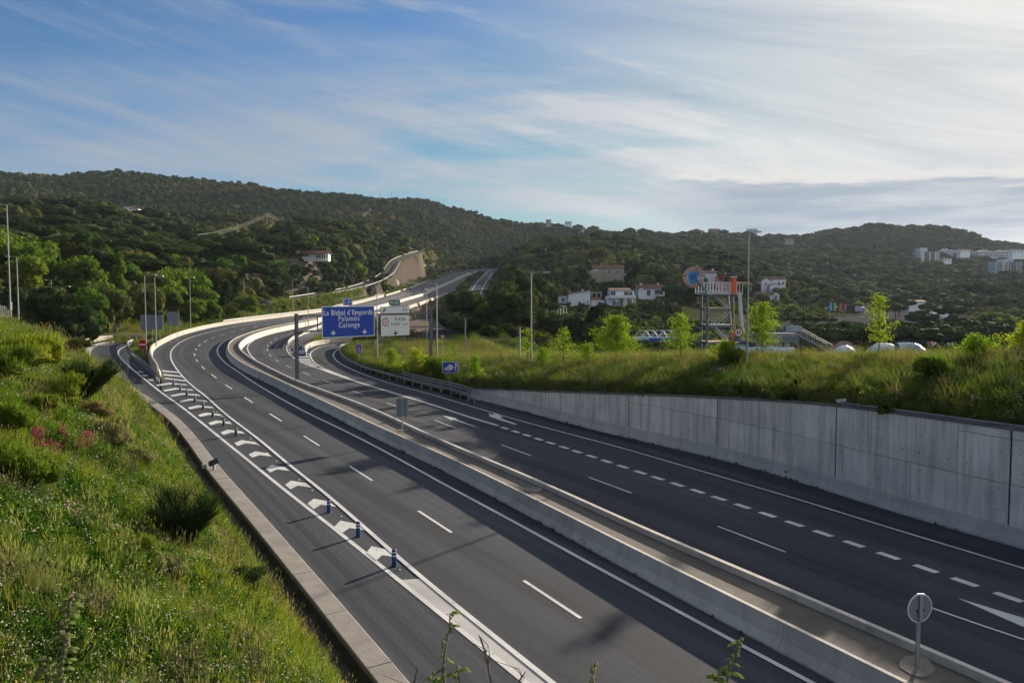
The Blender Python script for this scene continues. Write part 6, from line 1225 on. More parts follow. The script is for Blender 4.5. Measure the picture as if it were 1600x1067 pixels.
def lamp(px, pb, pt, dist, arm, label, lean=0.0, grd=None):
    """street lamp: foot row pb, head row pt; arm < 0 points left in the picture"""
    b = at(px, pb, dist); t = at(px, pt, dist); h = t.z - b.z; e = empty('street_lamp', b, 0, label, 'street lamp', 'tall steel street lamps along the motorway'); r = (.11 if h > 8 else .07) if dist > 80 else .085
    MB().tube((0, 0, -.8), (0, 0, h), r, r * .5, 8).build('pole', m_pole, e); L_ = arm
    MB().pipe([(0, 0, h - .05), (L_ * .5, 0, h + .03), (L_, 0, h + .05)], [r * .5, r * .45, r * .4], 6).build('arm', m_pole, e); MB().box((L_ * 1.28, 0, h + .04), (abs(L_) * .62, .26, .13), taper=.8).build('lamp_head', m_lamp, e); return e
LAMPS = [(17, 505, 320, 76, -1.3, 'tallest street lamp standing on the crest beside the picket fence'), (29, 492, 401, 112, -1.0, 'street lamp just right of the tallest one at the picture edge'), (82, 506, 438, 150, -.9, 'third street lamp from the picket fence'), (99, 530, 448, 150, 1.0, 'street lamp to the right of the third one, its arm pointing right'), (131, 532, 455, 165, .9, 'street lamp in front of the bright round tree'), (172, 530, 459, 160, -.9, 'street lamp beside the tall poplar'),
    (229, 556, 430, 118, 1.1, 'street lamp in front of the wide blank sign back'), (244, 533, 432, 128, .9, 'street lamp crossing the right part of the wide blank sign back'), (298, 511, 434, 182, .7, 'street lamp between the blank sign backs and the bright trees'), (382, 499, 436, 222, .8, 'street lamp at the outer barrier by the last bright trees'), (458, 489, 437, 262, .8, 'street lamp at the outer barrier left of the gantry post'), (482, 520, 449, 186, -.8, 'street lamp directly behind the left gantry post'), (527, 483, 463, 330, -.8, 'small distant street lamp left of the blue direction sign'), (537, 452, 431, 395, .7, 'distant street lamp on the climbing side road'),
    (683, 610, 443, 92, -2.2, 'tall street lamp just right of the right gantry post'), (667, 562, 456, 140, -1.2, 'street lamp between the white sign and the right gantry post'), (590, 578, 450, 112, -1.4, 'street lamp between the blue sign and the white sign'), (638, 500, 450, 270, .7, 'thin street lamp behind the exit number plate'), (631, 444, 418, 420, -.7, 'distant street lamp below the rock cutting'), (618, 452, 432, 400, .6, 'distant street lamp on the barrier of the parallel road'), (745, 436, 412, 610, .5, 'farthest street lamp where the motorway leaves sight'), (729, 438, 421, 560, .5, 'second farthest street lamp near the pass'), (757, 486, 465, 320, .4, 'small lamp beside the slip road'), (698, 515, 487, 270, -.6, 'small lamp by the underpass'),
    (830, 553, 426, 86, 1.3, 'street lamp on the bank beside the slim young maple'), (1167, 556, 363, 62, .6, 'tallest street lamp rising above the slide tower'), (1143, 500, 438, 210, -.6, 'short lamp with a round hood behind the slide tower'), (1252, 492, 462, 330, -.4, 'lamp at the edge of the distant car park'), (1257, 493, 466, 330, -.3, 'second lamp at the edge of the distant car park'), (1366, 474, 452, 430, .5, 'double headed lamp beyond the white van')]
for a in LAMPS: lamp(*a)
# ---- sign gantry
def gantry():
    gl = onroad(464.5, 597, .72); gr = onroad(673.6, 592); a = Vector((gl.x, gl.y, gl.z)); dirv = Vector((gr.x - gl.x, gr.y - gl.y, 0)); Wd = dirv.length; rz = math.atan2(dirv.y, dirv.x)
    e = empty('sign_gantry', a, rz, 'grey steel gantry spanning the right hand lanes with a blue and a white direction sign', 'sign gantry'); zt = at(464.5, 490, gl.y).z - gl.z
    bz, lz = zt - .25, zt - 1.88
    for x, z0 in ((0, -.2), (Wd, gr.z - gl.z - .3)): MB().box((x, 0, (zt + z0) / 2), (.30, .26, zt - z0)).build('post', m_dkpole, e)
    # upper and lower chords with the stubs that join them to the posts
    for z in (bz, lz):
        MB().box((Wd / 2, 0, z), (Wd - .30, .14, .16)).build('beam', m_dkpole, e)
        MB().add([(.15, -.08, z - .45), (.15, .08, z - .45), (.15, .08, z - .08), (.15, -.08, z - .08), (.9, -.08, z - .08), (.9, .08, z - .08)], [(0, 1, 2, 3), (0, 3, 4), (1, 5, 2), (0, 4, 5, 1), (3, 2, 5, 4)]).build('bracket', m_dkpole, e)
    def xat(px):       # along-beam coordinate seen at a column of the photograph
        dx, dy = math.cos(rz), math.sin(rz); k = (px - 800) / FPX
        # solve (a.x + s dx) = k * depth, depth = y*CP - z'*SP
        zc = 7.5 + a.z - EYE; s = (k * (a.y * CP - zc * SP) - a.x) / (dx - k * dy * CP); return s
    def zat(py, s): y = a.y + s * math.sin(rz); return at(800, py, y).z - a.z
    for px in (496, 585, 591, 593.5): s = xat(px); MB().box((s, .02, (bz + lz) / 2), (.09, .09, bz - lz)).build('strut', m_dkpole, e)
    # big blue panel
    x0, x1 = xat(500.5), xat(582.5); xm = (x0 + x1) / 2; z1, z0 = zat(478.2, xm), zat(526.5, xm); w, h = x1 - x0, z1 - z0; cz = (z0 + z1) / 2
    F = plate(w, h, 0, (xm, -.22, cz), m_wht, e, 'blue_sign_panel', .05, m_blue, .09, .12); sx = w / 82.
    def tx(s, px, py, size, mt, **k): return text_mesh(s, size, (0, 0, 0), F @ Matrix.Translation((((px - 541.5) * sx), (502.3 - py) * h / 48.3, .002)), mt, e, **k)
    tx('La Bisbal d´Empordà', 541, 488.3, 9.3 * sx, m_wht, bold=.012 * 1, space=1.10, xs=.90); tx('Palamós', 541.3, 497.6, 9.3 * sx, m_wht, bold=.012, space=1.22, xs=.90); tx('Calonge', 541.7, 507.6, 9.3 * sx, m_wht, bold=.012, space=1.22, xs=.90)
    def arrow(F_, cx, cy, s, mt):
        on_face(F_, [(cx - .16 * s, cy + .5 * s), (cx - .16 * s, cy - .02 * s), (cx - .62 * s, cy + .14 * s), (cx - .62 * s, cy - .02 * s), (cx, cy - .5 * s), (cx + .62 * s, cy - .02 * s), (cx + .62 * s, cy + .14 * s), (cx + .16 * s, cy - .02 * s), (cx + .16 * s, cy + .5 * s)], mt, e, 'arrow')
    for px in (517, 566): arrow(F, (px - 541.5) * sx, (502.3 - 518.8) * h / 48.3, 6.2 * sx, m_wht)
    # white panels
    x0, x1 = xat(592.2), xat(637.6); xm2 = (x0 + x1) / 2; w2 = x1 - x0; s2x = w2 / 45.4
    def zz(py): return zat(py, xm2)
    Fa = plate(w2, zz(478.8) - zz(489.8), 0, (xm2, -.22, (zz(478.8) + zz(489.8)) / 2), m_back, e, 'exit_number_panel', .05, m_wht, .05, .06)
    Fb = plate(w2, zz(492.2) - zz(524.8), 0, (xm2, -.22, (zz(492.2) + zz(524.8)) / 2), m_back, e, 'white_sign_panel', .05, m_wht, .05, .06); cy0 = 508.5
    def tb(s, px, py, size, F_, c0, **k): return text_mesh(s, size, (0, 0, 0), F_ @ Matrix.Translation(((px - 614.9) * s2x, (c0 - py) * s2x, .002)), k.pop('m', m_blk), e, **k)
    tb('316', 630, 484.3, 5.0 * s2x, Fa, 484.3, bold=.006); on_face(Fa, [((x - 614.9) * s2x, (484.3 - y) * s2x) for x, y in ((595, 487), (597.4, 481.8), (598.6, 481.8), (596.4, 487))], m_blk, e, 'exit_symbol'); on_face(Fa, [((x - 614.9) * s2x, (484.3 - y) * s2x) for x, y in ((597.4, 486), (599.2, 481.8), (600.4, 482.6), (598.6, 486))], m_blk, e, 'exit_symbol')
    tb('PLATJA', 622.5, 501.3, 5.3 * s2x, Fb, cy0, bold=.010, space=1.12, xs=.95); tb("D'ARO", 615.2, 507.0, 4.9 * s2x, Fb, cy0, bold=.004, space=1.12, xs=.92); tb('nord', 630, 507.0, 4.4 * s2x, Fb, cy0, shear=.35, space=1.05)
    arrow(Fb, 0, (cy0 - 517.2) * s2x, 5.6 * s2x, m_blk); cx, cy = (599.6 - 614.9) * s2x, (cy0 - 504) * s2x
    on_face(Fb, circ(5.0 * s2x, 28, cx, cy), m_red, e, 'red_ring', .004); on_face(Fb, circ(3.7 * s2x, 28, cx, cy), m_wht, e, 'ring_centre', .008); on_face(Fb, [(cx - 1.3 * s2x, cy - 1.7 * s2x), (cx + 1.3 * s2x, cy - 1.7 * s2x), (cx + 1.3 * s2x, cy + 1.2 * s2x), (cx + .7 * s2x, cy + 1.9 * s2x), (cx - .7 * s2x, cy + 1.9 * s2x), (cx - 1.3 * s2x, cy + 1.2 * s2x)], m_org, e, 'motorway_symbol', .011)
    # route plates on top
    z5 = zz(478.8); zb = z1
    Fc = plate(14.6 * sx, 8.6 * sx, 0, (xat(541.3), -.2, zb + 5.1 * sx), m_wht, e, 'route_panel', .04, m_blue, .05, .08); text_mesh('C-31', 6.4 * sx, (0, 0, 0), Fc @ Matrix.Translation((0, 0, .002)), m_wht, e, bold=.010, space=1.15)
    Fd = plate(17.6 * s2x, 6.2 * s2x, 0, (xat(614.7), -.2, z5 + 4.6 * s2x), m_grn, e, 'route_panel', .04, None, .05, .06); text_mesh('GI-665', 5.0 * s2x, (0, 0, 0), Fd @ Matrix.Translation((0, 0, .002)), m_wht, e, bold=.004, space=1.08)
    for x in (xat(539), xat(544)): MB().box((x, -.1, zb + .6 * sx), (.06, .06, 3.4 * sx)).build('plate_stem', m_dkpole, e)
    for x in (xat(612), xat(617.5)): MB().box((x, -.1, z5 + .7 * s2x), (.06, .06, 3 * s2x)).build('plate_stem', m_dkpole, e)
    MB().box((xat(480), -.05, lz + .05), (3.2, .5, .06)).build('catwalk', m_galv, e)
    return e
gantry()
# ---- round, triangular and rectangular road signs
def sign_root(px, pb, dist, label, name='road_sign', cat='road sign', group=None, rz=0.0, onr=None):
    b = at(px, pb, dist); return empty(name, b, rz, label, cat, group), b
def pole_to(e, h, r=.035, x=0.0, y=.05, z0=-.8): MB().tube((x, y, z0), (x, y, h), r, r, 8).build('pole', m_pole, e)
def round_sign(px, pb, pc, rpx, dist, label, inner, rz=0.0, squash=1.0):
    e, b = sign_root(px, pb, dist, label, rz=rz); s = dist / FPX; r = rpx * s; cz = at(px, pc, dist).z - b.z; pole_to(e, cz + r * .7); M = Matrix.Translation((0, 0, cz)) @ face_M(0)
    MB().prism(circ(r), 0, .02, M=M).build('sign_rim', m_red, e)
    if inner != 'noentry': MB().prism(circ(r * .76), .021, .026, M=M).build('sign_face', m_wht, e)
    if inner == 'noentry': on_face(M @ Matrix.Translation((0, 0, .02)), [(-r * .76, -r * .15), (r * .76, -r * .15), (r * .76, r * .15), (-r * .76, r * .15)], m_wht, e, 'white_bar')
    elif inner == 'moto':
        F = M @ Matrix.Translation((0, 0, .027)); 
        for cx in (-.34, .34): on_face(F, circ(r * .20, 14, cx * r, -.16 * r), m_blk, e, 'vehicle_symbol')
        on_face(F, [(-.42 * r, .0), (-.1 * r, .18 * r), (.30 * r, .22 * r), (.4 * r, .1 * r), (.1 * r, -.12 * r), (-.2 * r, -.14 * r)], m_blk, e, 'vehicle_symbol', .006)
    elif inner: text_mesh(inner, r * (1.05 if len(inner) < 3 else .8), (0, 0, 0), M @ Matrix.Translation((0, 0, .028)), m_blk, e, bold=r * .02, xs=.9)
    return e, b, s, cz, r
round_sign(223.3, 558, 538.2, 7.0, 116, 'round red no entry sign with a white bar beside a lamp post', 'noentry')
round_sign(472.5, 545, 531.6, 4.9, 128, 'round red ringed sign with a black motor vehicle symbol beside the gantry post', 'moto')
round_sign(588, 548, 535, 3.2, 128, 'small round red ringed eighty sign under the blue direction sign', '80')
e, b, s, cz, r = round_sign(605.5, 584, 554.5, 5.2, 100, 'round eighty speed limit sign with a small white plate below', '80'); Fp = plate(8.4 * s, 4.2 * s, 0, (0, -.01, cz - r - 2.6 * s), m_wht, e, 'supplementary_plate', .02, None, .05, .02); on_face(Fp, [(-1.5 * s, -1.2 * s), (-.9 * s, -1.4 * s), (.6 * s, .3 * s), (1.1 * s, -.1 * s), (1.4 * s, 1.3 * s), (0, 1.2 * s), (.3 * s, .7 * s)], m_blk, e, 'arrow')
round_sign(1153.5, 552, 519.3, 7.4, 66, 'round sixty speed limit sign in front of the slide tower', '60')
# rectangular info signs
def info(px, pb, x0, x1, y0, y1, dist, label, face, rim=m_wht, posts=(0,), rz=0.0, thick=.03):
    e, b = sign_root(px, pb, dist, label, rz=rz); s = dist / FPX; w, h = (x1 - x0) * s, (y1 - y0) * s; c = ((x0 + x1) / 2 - px) * s; cz = at(px, (y0 + y1) / 2, dist).z - b.z
    for q in posts: pole_to(e, cz, .04, q * w + c)
    return e, plate(w, h, 0, (c, 0, cz), rim or m_back, e, 'sign_panel', thick, face, max(.02, .025 * w), .04), w, h, cz
e, F, w, h, cz = info(704, 592, 691.5, 716, 565, 582.5, 88, 'blue rectangular sign with a hatched cone of light and a question mark', m_blue, posts=(-.28, .3))
on_face(F, circ(.17 * w, 20, .02 * w, 0), m_wht, e, 'lamp_symbol')
for k in range(5): on_face(F, [(-.40 * w + .02 * k * w, -.06 * h + (k - 2) * .035 * h - .10 * h), (-.40 * w + .02 * k * w, -.02 * h + (k - 2) * .035 * h - .10 * h), (-.02 * w, (k - 2) * .14 * h + .03 * h), (-.02 * w, (k - 2) * .14 * h - .03 * h)], m_wht, e, 'light_ray')
text_mesh('?', h * .95, (0, 0, 0), F @ Matrix.Translation((.34 * w, 0, .002)), m_wht, e, bold=.02)
e, F, w, h, cz = info(560.8, 566, 556.8, 565.2, 538.3, 551.5, 112, 'small blue end of motorway sign with a red diagonal stroke', m_blue)
on_face(F, [(-.26 * w, -.34 * h), (-.12 * w, -.34 * h), (-.06 * w, .26 * h), (-.12 * w, .26 * h)], m_wht, e, 'motorway_symbol'); on_face(F, [(.26 * w, -.34 * h), (.12 * w, -.34 * h), (.06 * w, .26 * h), (.12 * w, .26 * h)], m_wht, e, 'motorway_symbol'); on_face(F, [(-.42 * w, -.30 * h), (-.36 * w, -.38 * h), (.42 * w, .30 * h), (.36 * w, .38 * h)], m_red, e, 'red_stroke', .008)
# backs of large signs on the left
info(238, 531, 220.5, 255.5, 492.3, 515, 135, 'wide blank grey back of a road sign on three posts', m_back, m_galv, (-.34, 0, .34)); info(271, 530, 262.3, 280.8, 487.8, 508.5, 140, 'narrower blank sign back standing right of the wide one', m_back, m_galv, (-.3, .3)); info(181, 530, 176.6, 184.6, 512.5, 519.5, 150, 'small stacked direction boards seen from behind', m_back, m_back); info(422, 496, 418.5, 425.5, 482.7, 489.5, 250, 'small grey sign back beyond the outer barrier', m_back, m_back)
info(182.5, 526, 177.8, 188.6, 507.8, 511.6, 149.5, 'arrow shaped direction board above the stacked ones', m_back, m_back)
def back_disc(px, pb, pc, rpx, dist, label, tri=False, rz=0.0, asp=1.0):
    e, b = sign_root(px, pb, dist, label, rz=rz); s = dist / FPX; cz = at(px, pc, dist).z - b.z; r = rpx * s; pole_to(e, cz + r * .8, max(.03, r * .06), 0, -.03 if rpx > 9 else .04); M = Matrix.Translation((0, 0, cz)) @ face_M(0) @ Matrix.Diagonal((asp, 1, 1, 1))
    pts = circ(r, 32) if not tri else [(-r, -r * .6), (r, -r * .6), (0, r)]; MB().prism(pts, -.02, 0, M=M).build('sign_panel', m_back, e); return e, cz, r, M
back_disc(198.4, 526, 514.3, 2.6, 150, 'tiny dark round sign back beyond the parapet'); back_disc(524, 490, 471.5, 3.8, 330, 'small triangular sign back on the far verge left of the route plate', True); back_disc(597.5, 540, 530.3, 3.3, 132, 'small round grey sign back under the right edge of the blue sign'); back_disc(632.6, 544, 530, 3.2, 130, 'small round grey sign back right of the white sign')
for px, pb, y, dist, r_, lb in [(691.6, 543, 526.5, 118, 4.6, 'yield sign, white triangle with a red edge, in front of the dark shrubs'), (648.5, 528, 518.5, 165, 2.6, 'small distant yield sign by the earth bank')]:
    e, b = sign_root(px, pb, dist, lb); s = dist / FPX * r_; cz = at(px, y, dist).z - b.z; pole_to(e, cz, .03); M = Matrix.Translation((0, 0, cz)) @ face_M(0); MB().prism([(-s, s * .75), (0, -s), (s, s * .75)], 0, .02, M=M).build('sign_rim', m_red, e); MB().prism([(-s * .62, s * .52), (0, -s * .55), (s * .62, s * .52)], .021, .026, M=M).build('sign_face', m_wht, e)
# signs on the median
dq = onroad(628.5, 675, .76); e = empty('road_sign', dq, 0, 'narrow upright rectangular sign back on the median', 'road sign'); s = dq.y / FPX; hz = (675 - 622) * s
MB().box((0, 0, hz / 2), (.085, .06, hz), 0).build('pole', m_pole, e); MB().box((0, .045, hz - 14.3 * s), (17.6 * s, .03, 28.2 * s)).build('sign_panel', m_back, e)
dq = onroad(1433, 1041, .78); e = empty('road_sign', dq, 0, 'large round sign on the median seen from behind with a mortar footing', 'road sign'); s = dq.y / FPX; hz = (1041 - 922) * s
MB().box((0, 0, hz / 2), (.10, .06, hz), 0).build('pole', m_pole, e); r = 22.5 * s; c = Vector((.01, -.05, hz - r)); rot = Matrix.Rotation(R(16), 4, 'Z'); M = Matrix.Translation(c) @ rot @ face_M(0)
MB().prism(circ(r, 40), -.03, 0, M=M).build('sign_panel', m_back, e); ring = MB()
for k in range(40): a0, a1 = 2 * math.pi * k / 40, 2 * math.pi * (k + 1) / 40; ring.tube(M @ Vector((r * math.cos(a0), r * math.sin(a0), -.015)), M @ Vector((r * math.cos(a1), r * math.sin(a1), -.015)), .022, n=6, caps=False)
ring.build('sign_rim', m_wht, e); MB().box(tuple(M @ Vector((0, 0, .03))), (.11, .04, 2 * r * .96), rz=R(16)).build('bracket', m_pole, e)
for sx_ in (-.3, .3): MB().box(tuple(M @ Vector((sx_ * r, -.15 * r, .012))), (.035, .02, .05), rz=R(16)).build('clip', m_blk, e)
# ---- flexible bollards of the gore
m_bb = mat('bollard_blue', (.012, .045, .22), .5); m_bg = mat('bollard_green', (.010, .050, .052), .5); m_refl = mat('reflective_white', (.55, .57, .56), .35)
BOL = [(271, 602.5), (281.5, 610.6), (292, 619), (304.6, 628.8), (317.5, 639.7), (332.5, 651.5), (349.6, 665.4), (368.7, 680.4), (513.9, 800.4), (559.8, 838.4), (616, 884.2)]
ORD = ['farthest', 'second farthest', 'third', 'fourth', 'fifth', 'sixth', 'seventh', 'eighth']
def bollard(loc, h, material, label, group): 
    e = empty('bollard', loc, 0, label, 'bollard', group); MB().tube((0, 0, 0), (0, 0, h - .03), .095, .09, 16).tube((0, 0, h - .03), (0, 0, h), .09, .06, 16).build('post', material, e)
    for z in (h * .60, h * .80): MB().tube((0, 0, z), (0, 0, z + h * .085), .098, .098, 16, caps=False).build('reflective_band', m_refl, e)
    MB().tube((0, 0, 0), (0, 0, .03), .13, .12, 16).build('base', m_blk, e); return e
for k, (px, py) in enumerate(BOL):
    lb = (('%s dark green bollard counted from the start of the hatched gore' % ORD[k]) if k < 8 else ['blue and white bollard standing alone nearest the dark green ones', 'middle of the three blue and white bollards', 'nearest blue and white bollard before the solid white nose'][k - 8])
    bollard(onroad(px, py), .66, m_bg if k < 8 else m_bb, lb, 'bollards on the hatched gore')
for k, (px, py) in enumerate([(479.6, 556.0), (481.5, 552.4), (484.4, 548.3)]): bollard(onroad(px, py), .85, m_bg, ['dark bollard right beside the blue gore marker', 'middle dark bollard of three beside the exit ramp', 'farthest dark bollard of three beside the exit ramp'][k], 'bollards beside the exit ramp')
for k, (px, py) in enumerate([(455.5, 547.5), (457.5, 550), (460, 554)]): bollard(onroad(px, py), .85, m_bg, ['farthest bollard left of the blue gore marker', 'middle bollard left of the blue gore marker', 'nearest bollard left of the blue gore marker behind the gantry post'][k], 'bollards left of the gore marker')
for k, (px, py) in enumerate([(202.5, 533.6), (212.3, 533.2)]): bollard(onroad(px, py), .9, m_bb, ['left one of two small bollards at the end of the entry ramp', 'right one of two small bollards at the end of the entry ramp'][k], 'bollards at the entry ramp')
# ---- blue gore marker (domed divider)
g = onroad(471.5, 556.5); s = g.y / FPX; e = empty('gore_marker', g, 0, 'blue domed gore marker with two pale triangles pointing apart', 'road marker'); w, h = 12.5 * s, 12.4 * s; pts = [(-w / 2, 0), (w / 2, 0), (w / 2, h * .55)] + [(w / 2 * math.cos(a), h * .55 + h * .45 * math.sin(a)) for a in np.linspace(.15, math.pi - .15, 9)] + [(-w / 2, h * .55)]
M = face_M(0); MB().prism(pts, -1.1, 0, M=M).build('marker_body', mat('marker_blue', (.015, .075, .16), .5), e); F = M
on_face(F, [(-.06 * w, .22 * h), (-.06 * w, .86 * h), (-.42 * w, .54 * h)], m_refl, e, 'triangle', .02); on_face(F, [(.06 * w, .22 * h), (.06 * w, .86 * h), (.42 * w, .54 * h)], m_refl, e, 'triangle', .02)
# ---- traffic camera and junction box on the kerb
g = onroad(334.5, 733.5, .13); s = g.y / FPX; e = empty('traffic_camera', g, 0, 'dark finned traffic camera tilted on a short bracket on the kerb', 'camera'); m_cam = mat('camera_body', (.035, .05, .065), .4, .3)
MB().box((0, 0, .14), (.10, .12, .28)).build('bracket', m_galv, e); Rm = Euler((0, R(-22), R(25))).to_matrix()
MB().box((-.02, 0, .40), (.52, .30, .22), rot=Rm).build('housing', m_cam, e); fb = MB()
for k in range(5): fb.box(Vector((-.02, 0, .40)) + Rm @ Vector((0, -.13 + k * .065, .125)), (.46, .018, .04), rot=Rm)
fb.build('cooling_fin', m_blk, e); MB().box(Vector((-.02, 0, .40)) + Rm @ Vector((.275, 0, .02)), (.03, .33, .28), rot=Rm).build('visor', m_galv, e); MB().tube(Vector((-.02, 0, .40)) + Rm @ Vector((-.26, 0, 0)), Vector((-.02, 0, .40)) + Rm @ Vector((-.30, 0, 0)), .09, .09, 14).build('lens', mat('lens_glass', (.10, .25, .35), .15), e)
g = onroad(318.8, 731, .13); tag(MB().box((g.x, g.y, g.z + .10), (.26, .22, .20), rz=.5).build('junction_box', m_galv), 'small grey junction box beside the traffic camera', 'box')
# same kind of camera on top of the retaining wall
sc_ = near_s(WALL, onroad(1308, 772)); zt = float(np.interp(sc_, sW, WTOPZ)) - wall_pt(sc_, 0, 0).z; c = wall_pt(sc_, zt, .32); e = empty('traffic_camera', c, 0, 'small grey camera lying on top of the retaining wall', 'camera'); MB().box((0, 0, .10), (.12, .12, .20)).build('bracket', m_galv, e); MB().box((-.14, 0, .26), (.55, .2, .14), rot=Euler((0, R(-8), R(-20))).to_matrix()).build('housing', m_lamp, e); MB().box((.33, 0, .08), (.3, .2, .12)).build('junction_box', m_galv, e)
# orange cat's eyes on the barriers
m_am = mat('amber_reflector', (.30, .09, .02), .5)
for k, (px, py, hh) in enumerate([(973, 856, .5), (1283, 1013.5, .5), (669, 706, .55), (584, 664.8, .55), (520, 635.5, .6), (467.5, 611.5, .6), (835, 637.5, .5), (1228, 737, .5)]):
    g = onroad(px, py, hh); tag(MB().box(g, (.09, .14, .12), rz=.5).build('barrier_reflector', m_am), 'rust orange reflector on the ' + ['median barrier below the round capped cover', 'nearest stretch of the median barrier at the lower right', 'median barrier in front of the rectangular median sign', 'median barrier left of the rectangular median sign', 'median barrier below the gantry post', 'median barrier just left of the gantry post', 'foot of the retaining wall near its low end', 'foot of the retaining wall in its middle'][k], 'reflector', 'orange reflectors on the barriers')
# ---- timber picket fence beside the tallest lamp
P0, P1 = at(-8, 488, 80), at(16, 492, 78); e = empty('picket_fence', (0, 0, 0), 0, 'pale grey paling fence beside the tallest street lamp', 'fence'); m_wood = mat('weathered_wood', (.30, .29, .27), .9, var=.2, vscale=4)
pk = None
for k in range(9):
    p = P0.lerp(P1, k / 8)
    if pk is None: pk = MB().box((0, 0, 0), (.11, .05, 1.75)).build('picket', m_wood, e); o = pk
    else: o = pk.copy(); COL.objects.link(o); o.parent = e
    o.location = p + Vector((0, 0, -.1 + .05 * (k % 2)))
for z in (.3, -.4): MB().tube(P0 + Vector((0, 0, z)), P1 + Vector((0, 0, z)), .03, n=4).build('fence_rail', m_wood, e)
MB().box(at(14.5, 475, 76.3), (.9, .3, 1.4)).build('x', m_back) if False else None
bx_ = at(14.5, 478, 76.2); tag(MB().box(bx_, (.42, .25, .75)).build('meter_cabinet', m_cam), 'small dark cabinet fixed to the tallest street lamp', 'box')
# wire fence on the crest of the bank
fe = empty('wire_fence', (0, 0, 0), 0, 'low wire fence on thin posts along the crest of the bank', 'fence'); FP = offset(BANKL, 15.2); FP = FP[(FP[:, 1] > 34) & (arclen(FP) < arclen(FP)[-1] - 12)]; db, sb_, _ = dist_path(FP[:, 0], FP[:, 1], BANKL, 1); FP[:, 2] = bank_h(FP[:, 0], FP[:, 1], db, sb_, terr0(FP[:, 0], FP[:, 1])); FP = resample(FP[db > 12], 2.5, 3); pk = None
for p in FP[::1]:
    if pk is None: pk = MB().tube((0, 0, -.2), (0, 0, .95), .03, .03, 6).build('fence_post', m_galv, fe); o = pk
    else: o = pk.copy(); COL.objects.link(o); o.parent = fe
    o.location = Vector(p)
for z in (.35, .62, .90): MB().sweep(FP + np.array([0, 0, z]), [(-.008, 0), (.008, 0), (0, .014)]).build('fence_wire', m_galv, fe)
# long grey guardrail on the crest at the right-hand side
CR = FP[(FP[:, 1] < 70)]; CR = offset(CR, 3.0); guardrail(CR, 'grey guardrail half hidden in the grass on the crest at the far right', rails=(.6, .35), post=4, h=.75)
# ---- power line over the left hillside
PYL = [(-60, 455, 450 - 60, 210, 'wooden'), (75, 470, 402, 290, 'hidden'), (240, 402, 369, 350, 'concrete power pole with a crossarm on the left hillside'), (371, 368, 349, 470, 'smaller power pole between the two tall ones on the left hillside'), (417.5, 362, 333, 540, 'power pole standing above the pines right of the smaller one'), (538, 359, 351, 760, 'power pole at the foot of the cleared strip'), (569.5, 347, 333, 900, 'power pole halfway up the cleared strip'), (584.5, 322, 311, 1120, 'power pole near the top of the cleared strip'), (593, 309, 295, 1270, 'pylon on the skyline, the taller left one'), (612, 312, 299, 1290, 'pylon on the skyline, the right one')]
TOPS = []
for i, (px, pb, pt, dist, lb) in enumerate(PYL):
    b = at(px, pb, dist); t = at(px, pt, dist); TOPS.append(t)
    if i < 2: continue
    e = empty('power_pole', b, 0, lb, 'power pole', 'poles of the power line'); h = t.z - b.z; MB().tube((0, 0, -3), (0, 0, h), .30 if dist < 1000 else .35, .2, 6).build('pole', m_pole, e); MB().box((0, 0, h - .6), (3.0, .2, .22)).build('crossarm', m_pole, e); MB().box((0, 0, h - 1.9), (2.0, .2, .2)).build('crossarm', m_pole, e)
TOPS[0] = at(-260, 445, 230); TOPS[1] = at(75, 420, 290)
wires = empty('power_line', (0, 0, 0), 0, 'bundle of pale sagging cables climbing the left hillside', 'power line'); m_wire = mat('cable', (.20, .20, .17), .6, .3)
chain = [TOPS[0], TOPS[2], TOPS[4], TOPS[5], TOPS[6], TOPS[7], TOPS[8]]
for a, b in zip(chain[:-1], chain[1:]):
    for off, dz in ((-1.4, 0), (0, 0), (1.4, 0), (-.9, -1.3), (.9, -1.3)):
        L_ = (b - a).length; q = Vector((off, 0, dz - .4)); MB().pipe([a.lerp(b, u) + q - Vector((0, 0, 4 * L_ * .022 * u * (1 - u))) for u in np.linspace(0, 1, 14)], .05, 4).build('cable', m_wire, wires)
for px, pb, pt, dist, lb in [(628, 372, 358, 620, 'thin pale post above the side road'), (669, 391, 356, 575, 'tall thin mast standing on top of the rock cutting'), (699, 394, 379, 640, 'pale pole among the trees behind the rock cutting'), (929, 393, 375, 640, 'thin pale post among trees above the grey villa'), (824, 376, 366, 800, 'small white post below the far ridge'), (727, 540, 497, 118, 'grey post rising beside the dark shrub'), (812, 550, 511, 92, 'grey concrete post at the back of the bank'), (995, 494, 470, 300, 'grey concrete pole beside the white villa with a balcony')]:
    b = at(px, pb, dist); t = at(px, pt, dist); tag(MB().tube(b - Vector((0, 0, 1.5)), t, .16 if dist > 200 else .11, .12 if dist > 200 else .10, 7).build('pole', m_pole if dist < 200 else m_wire), lb, 'pole', 'single poles in the landscape')
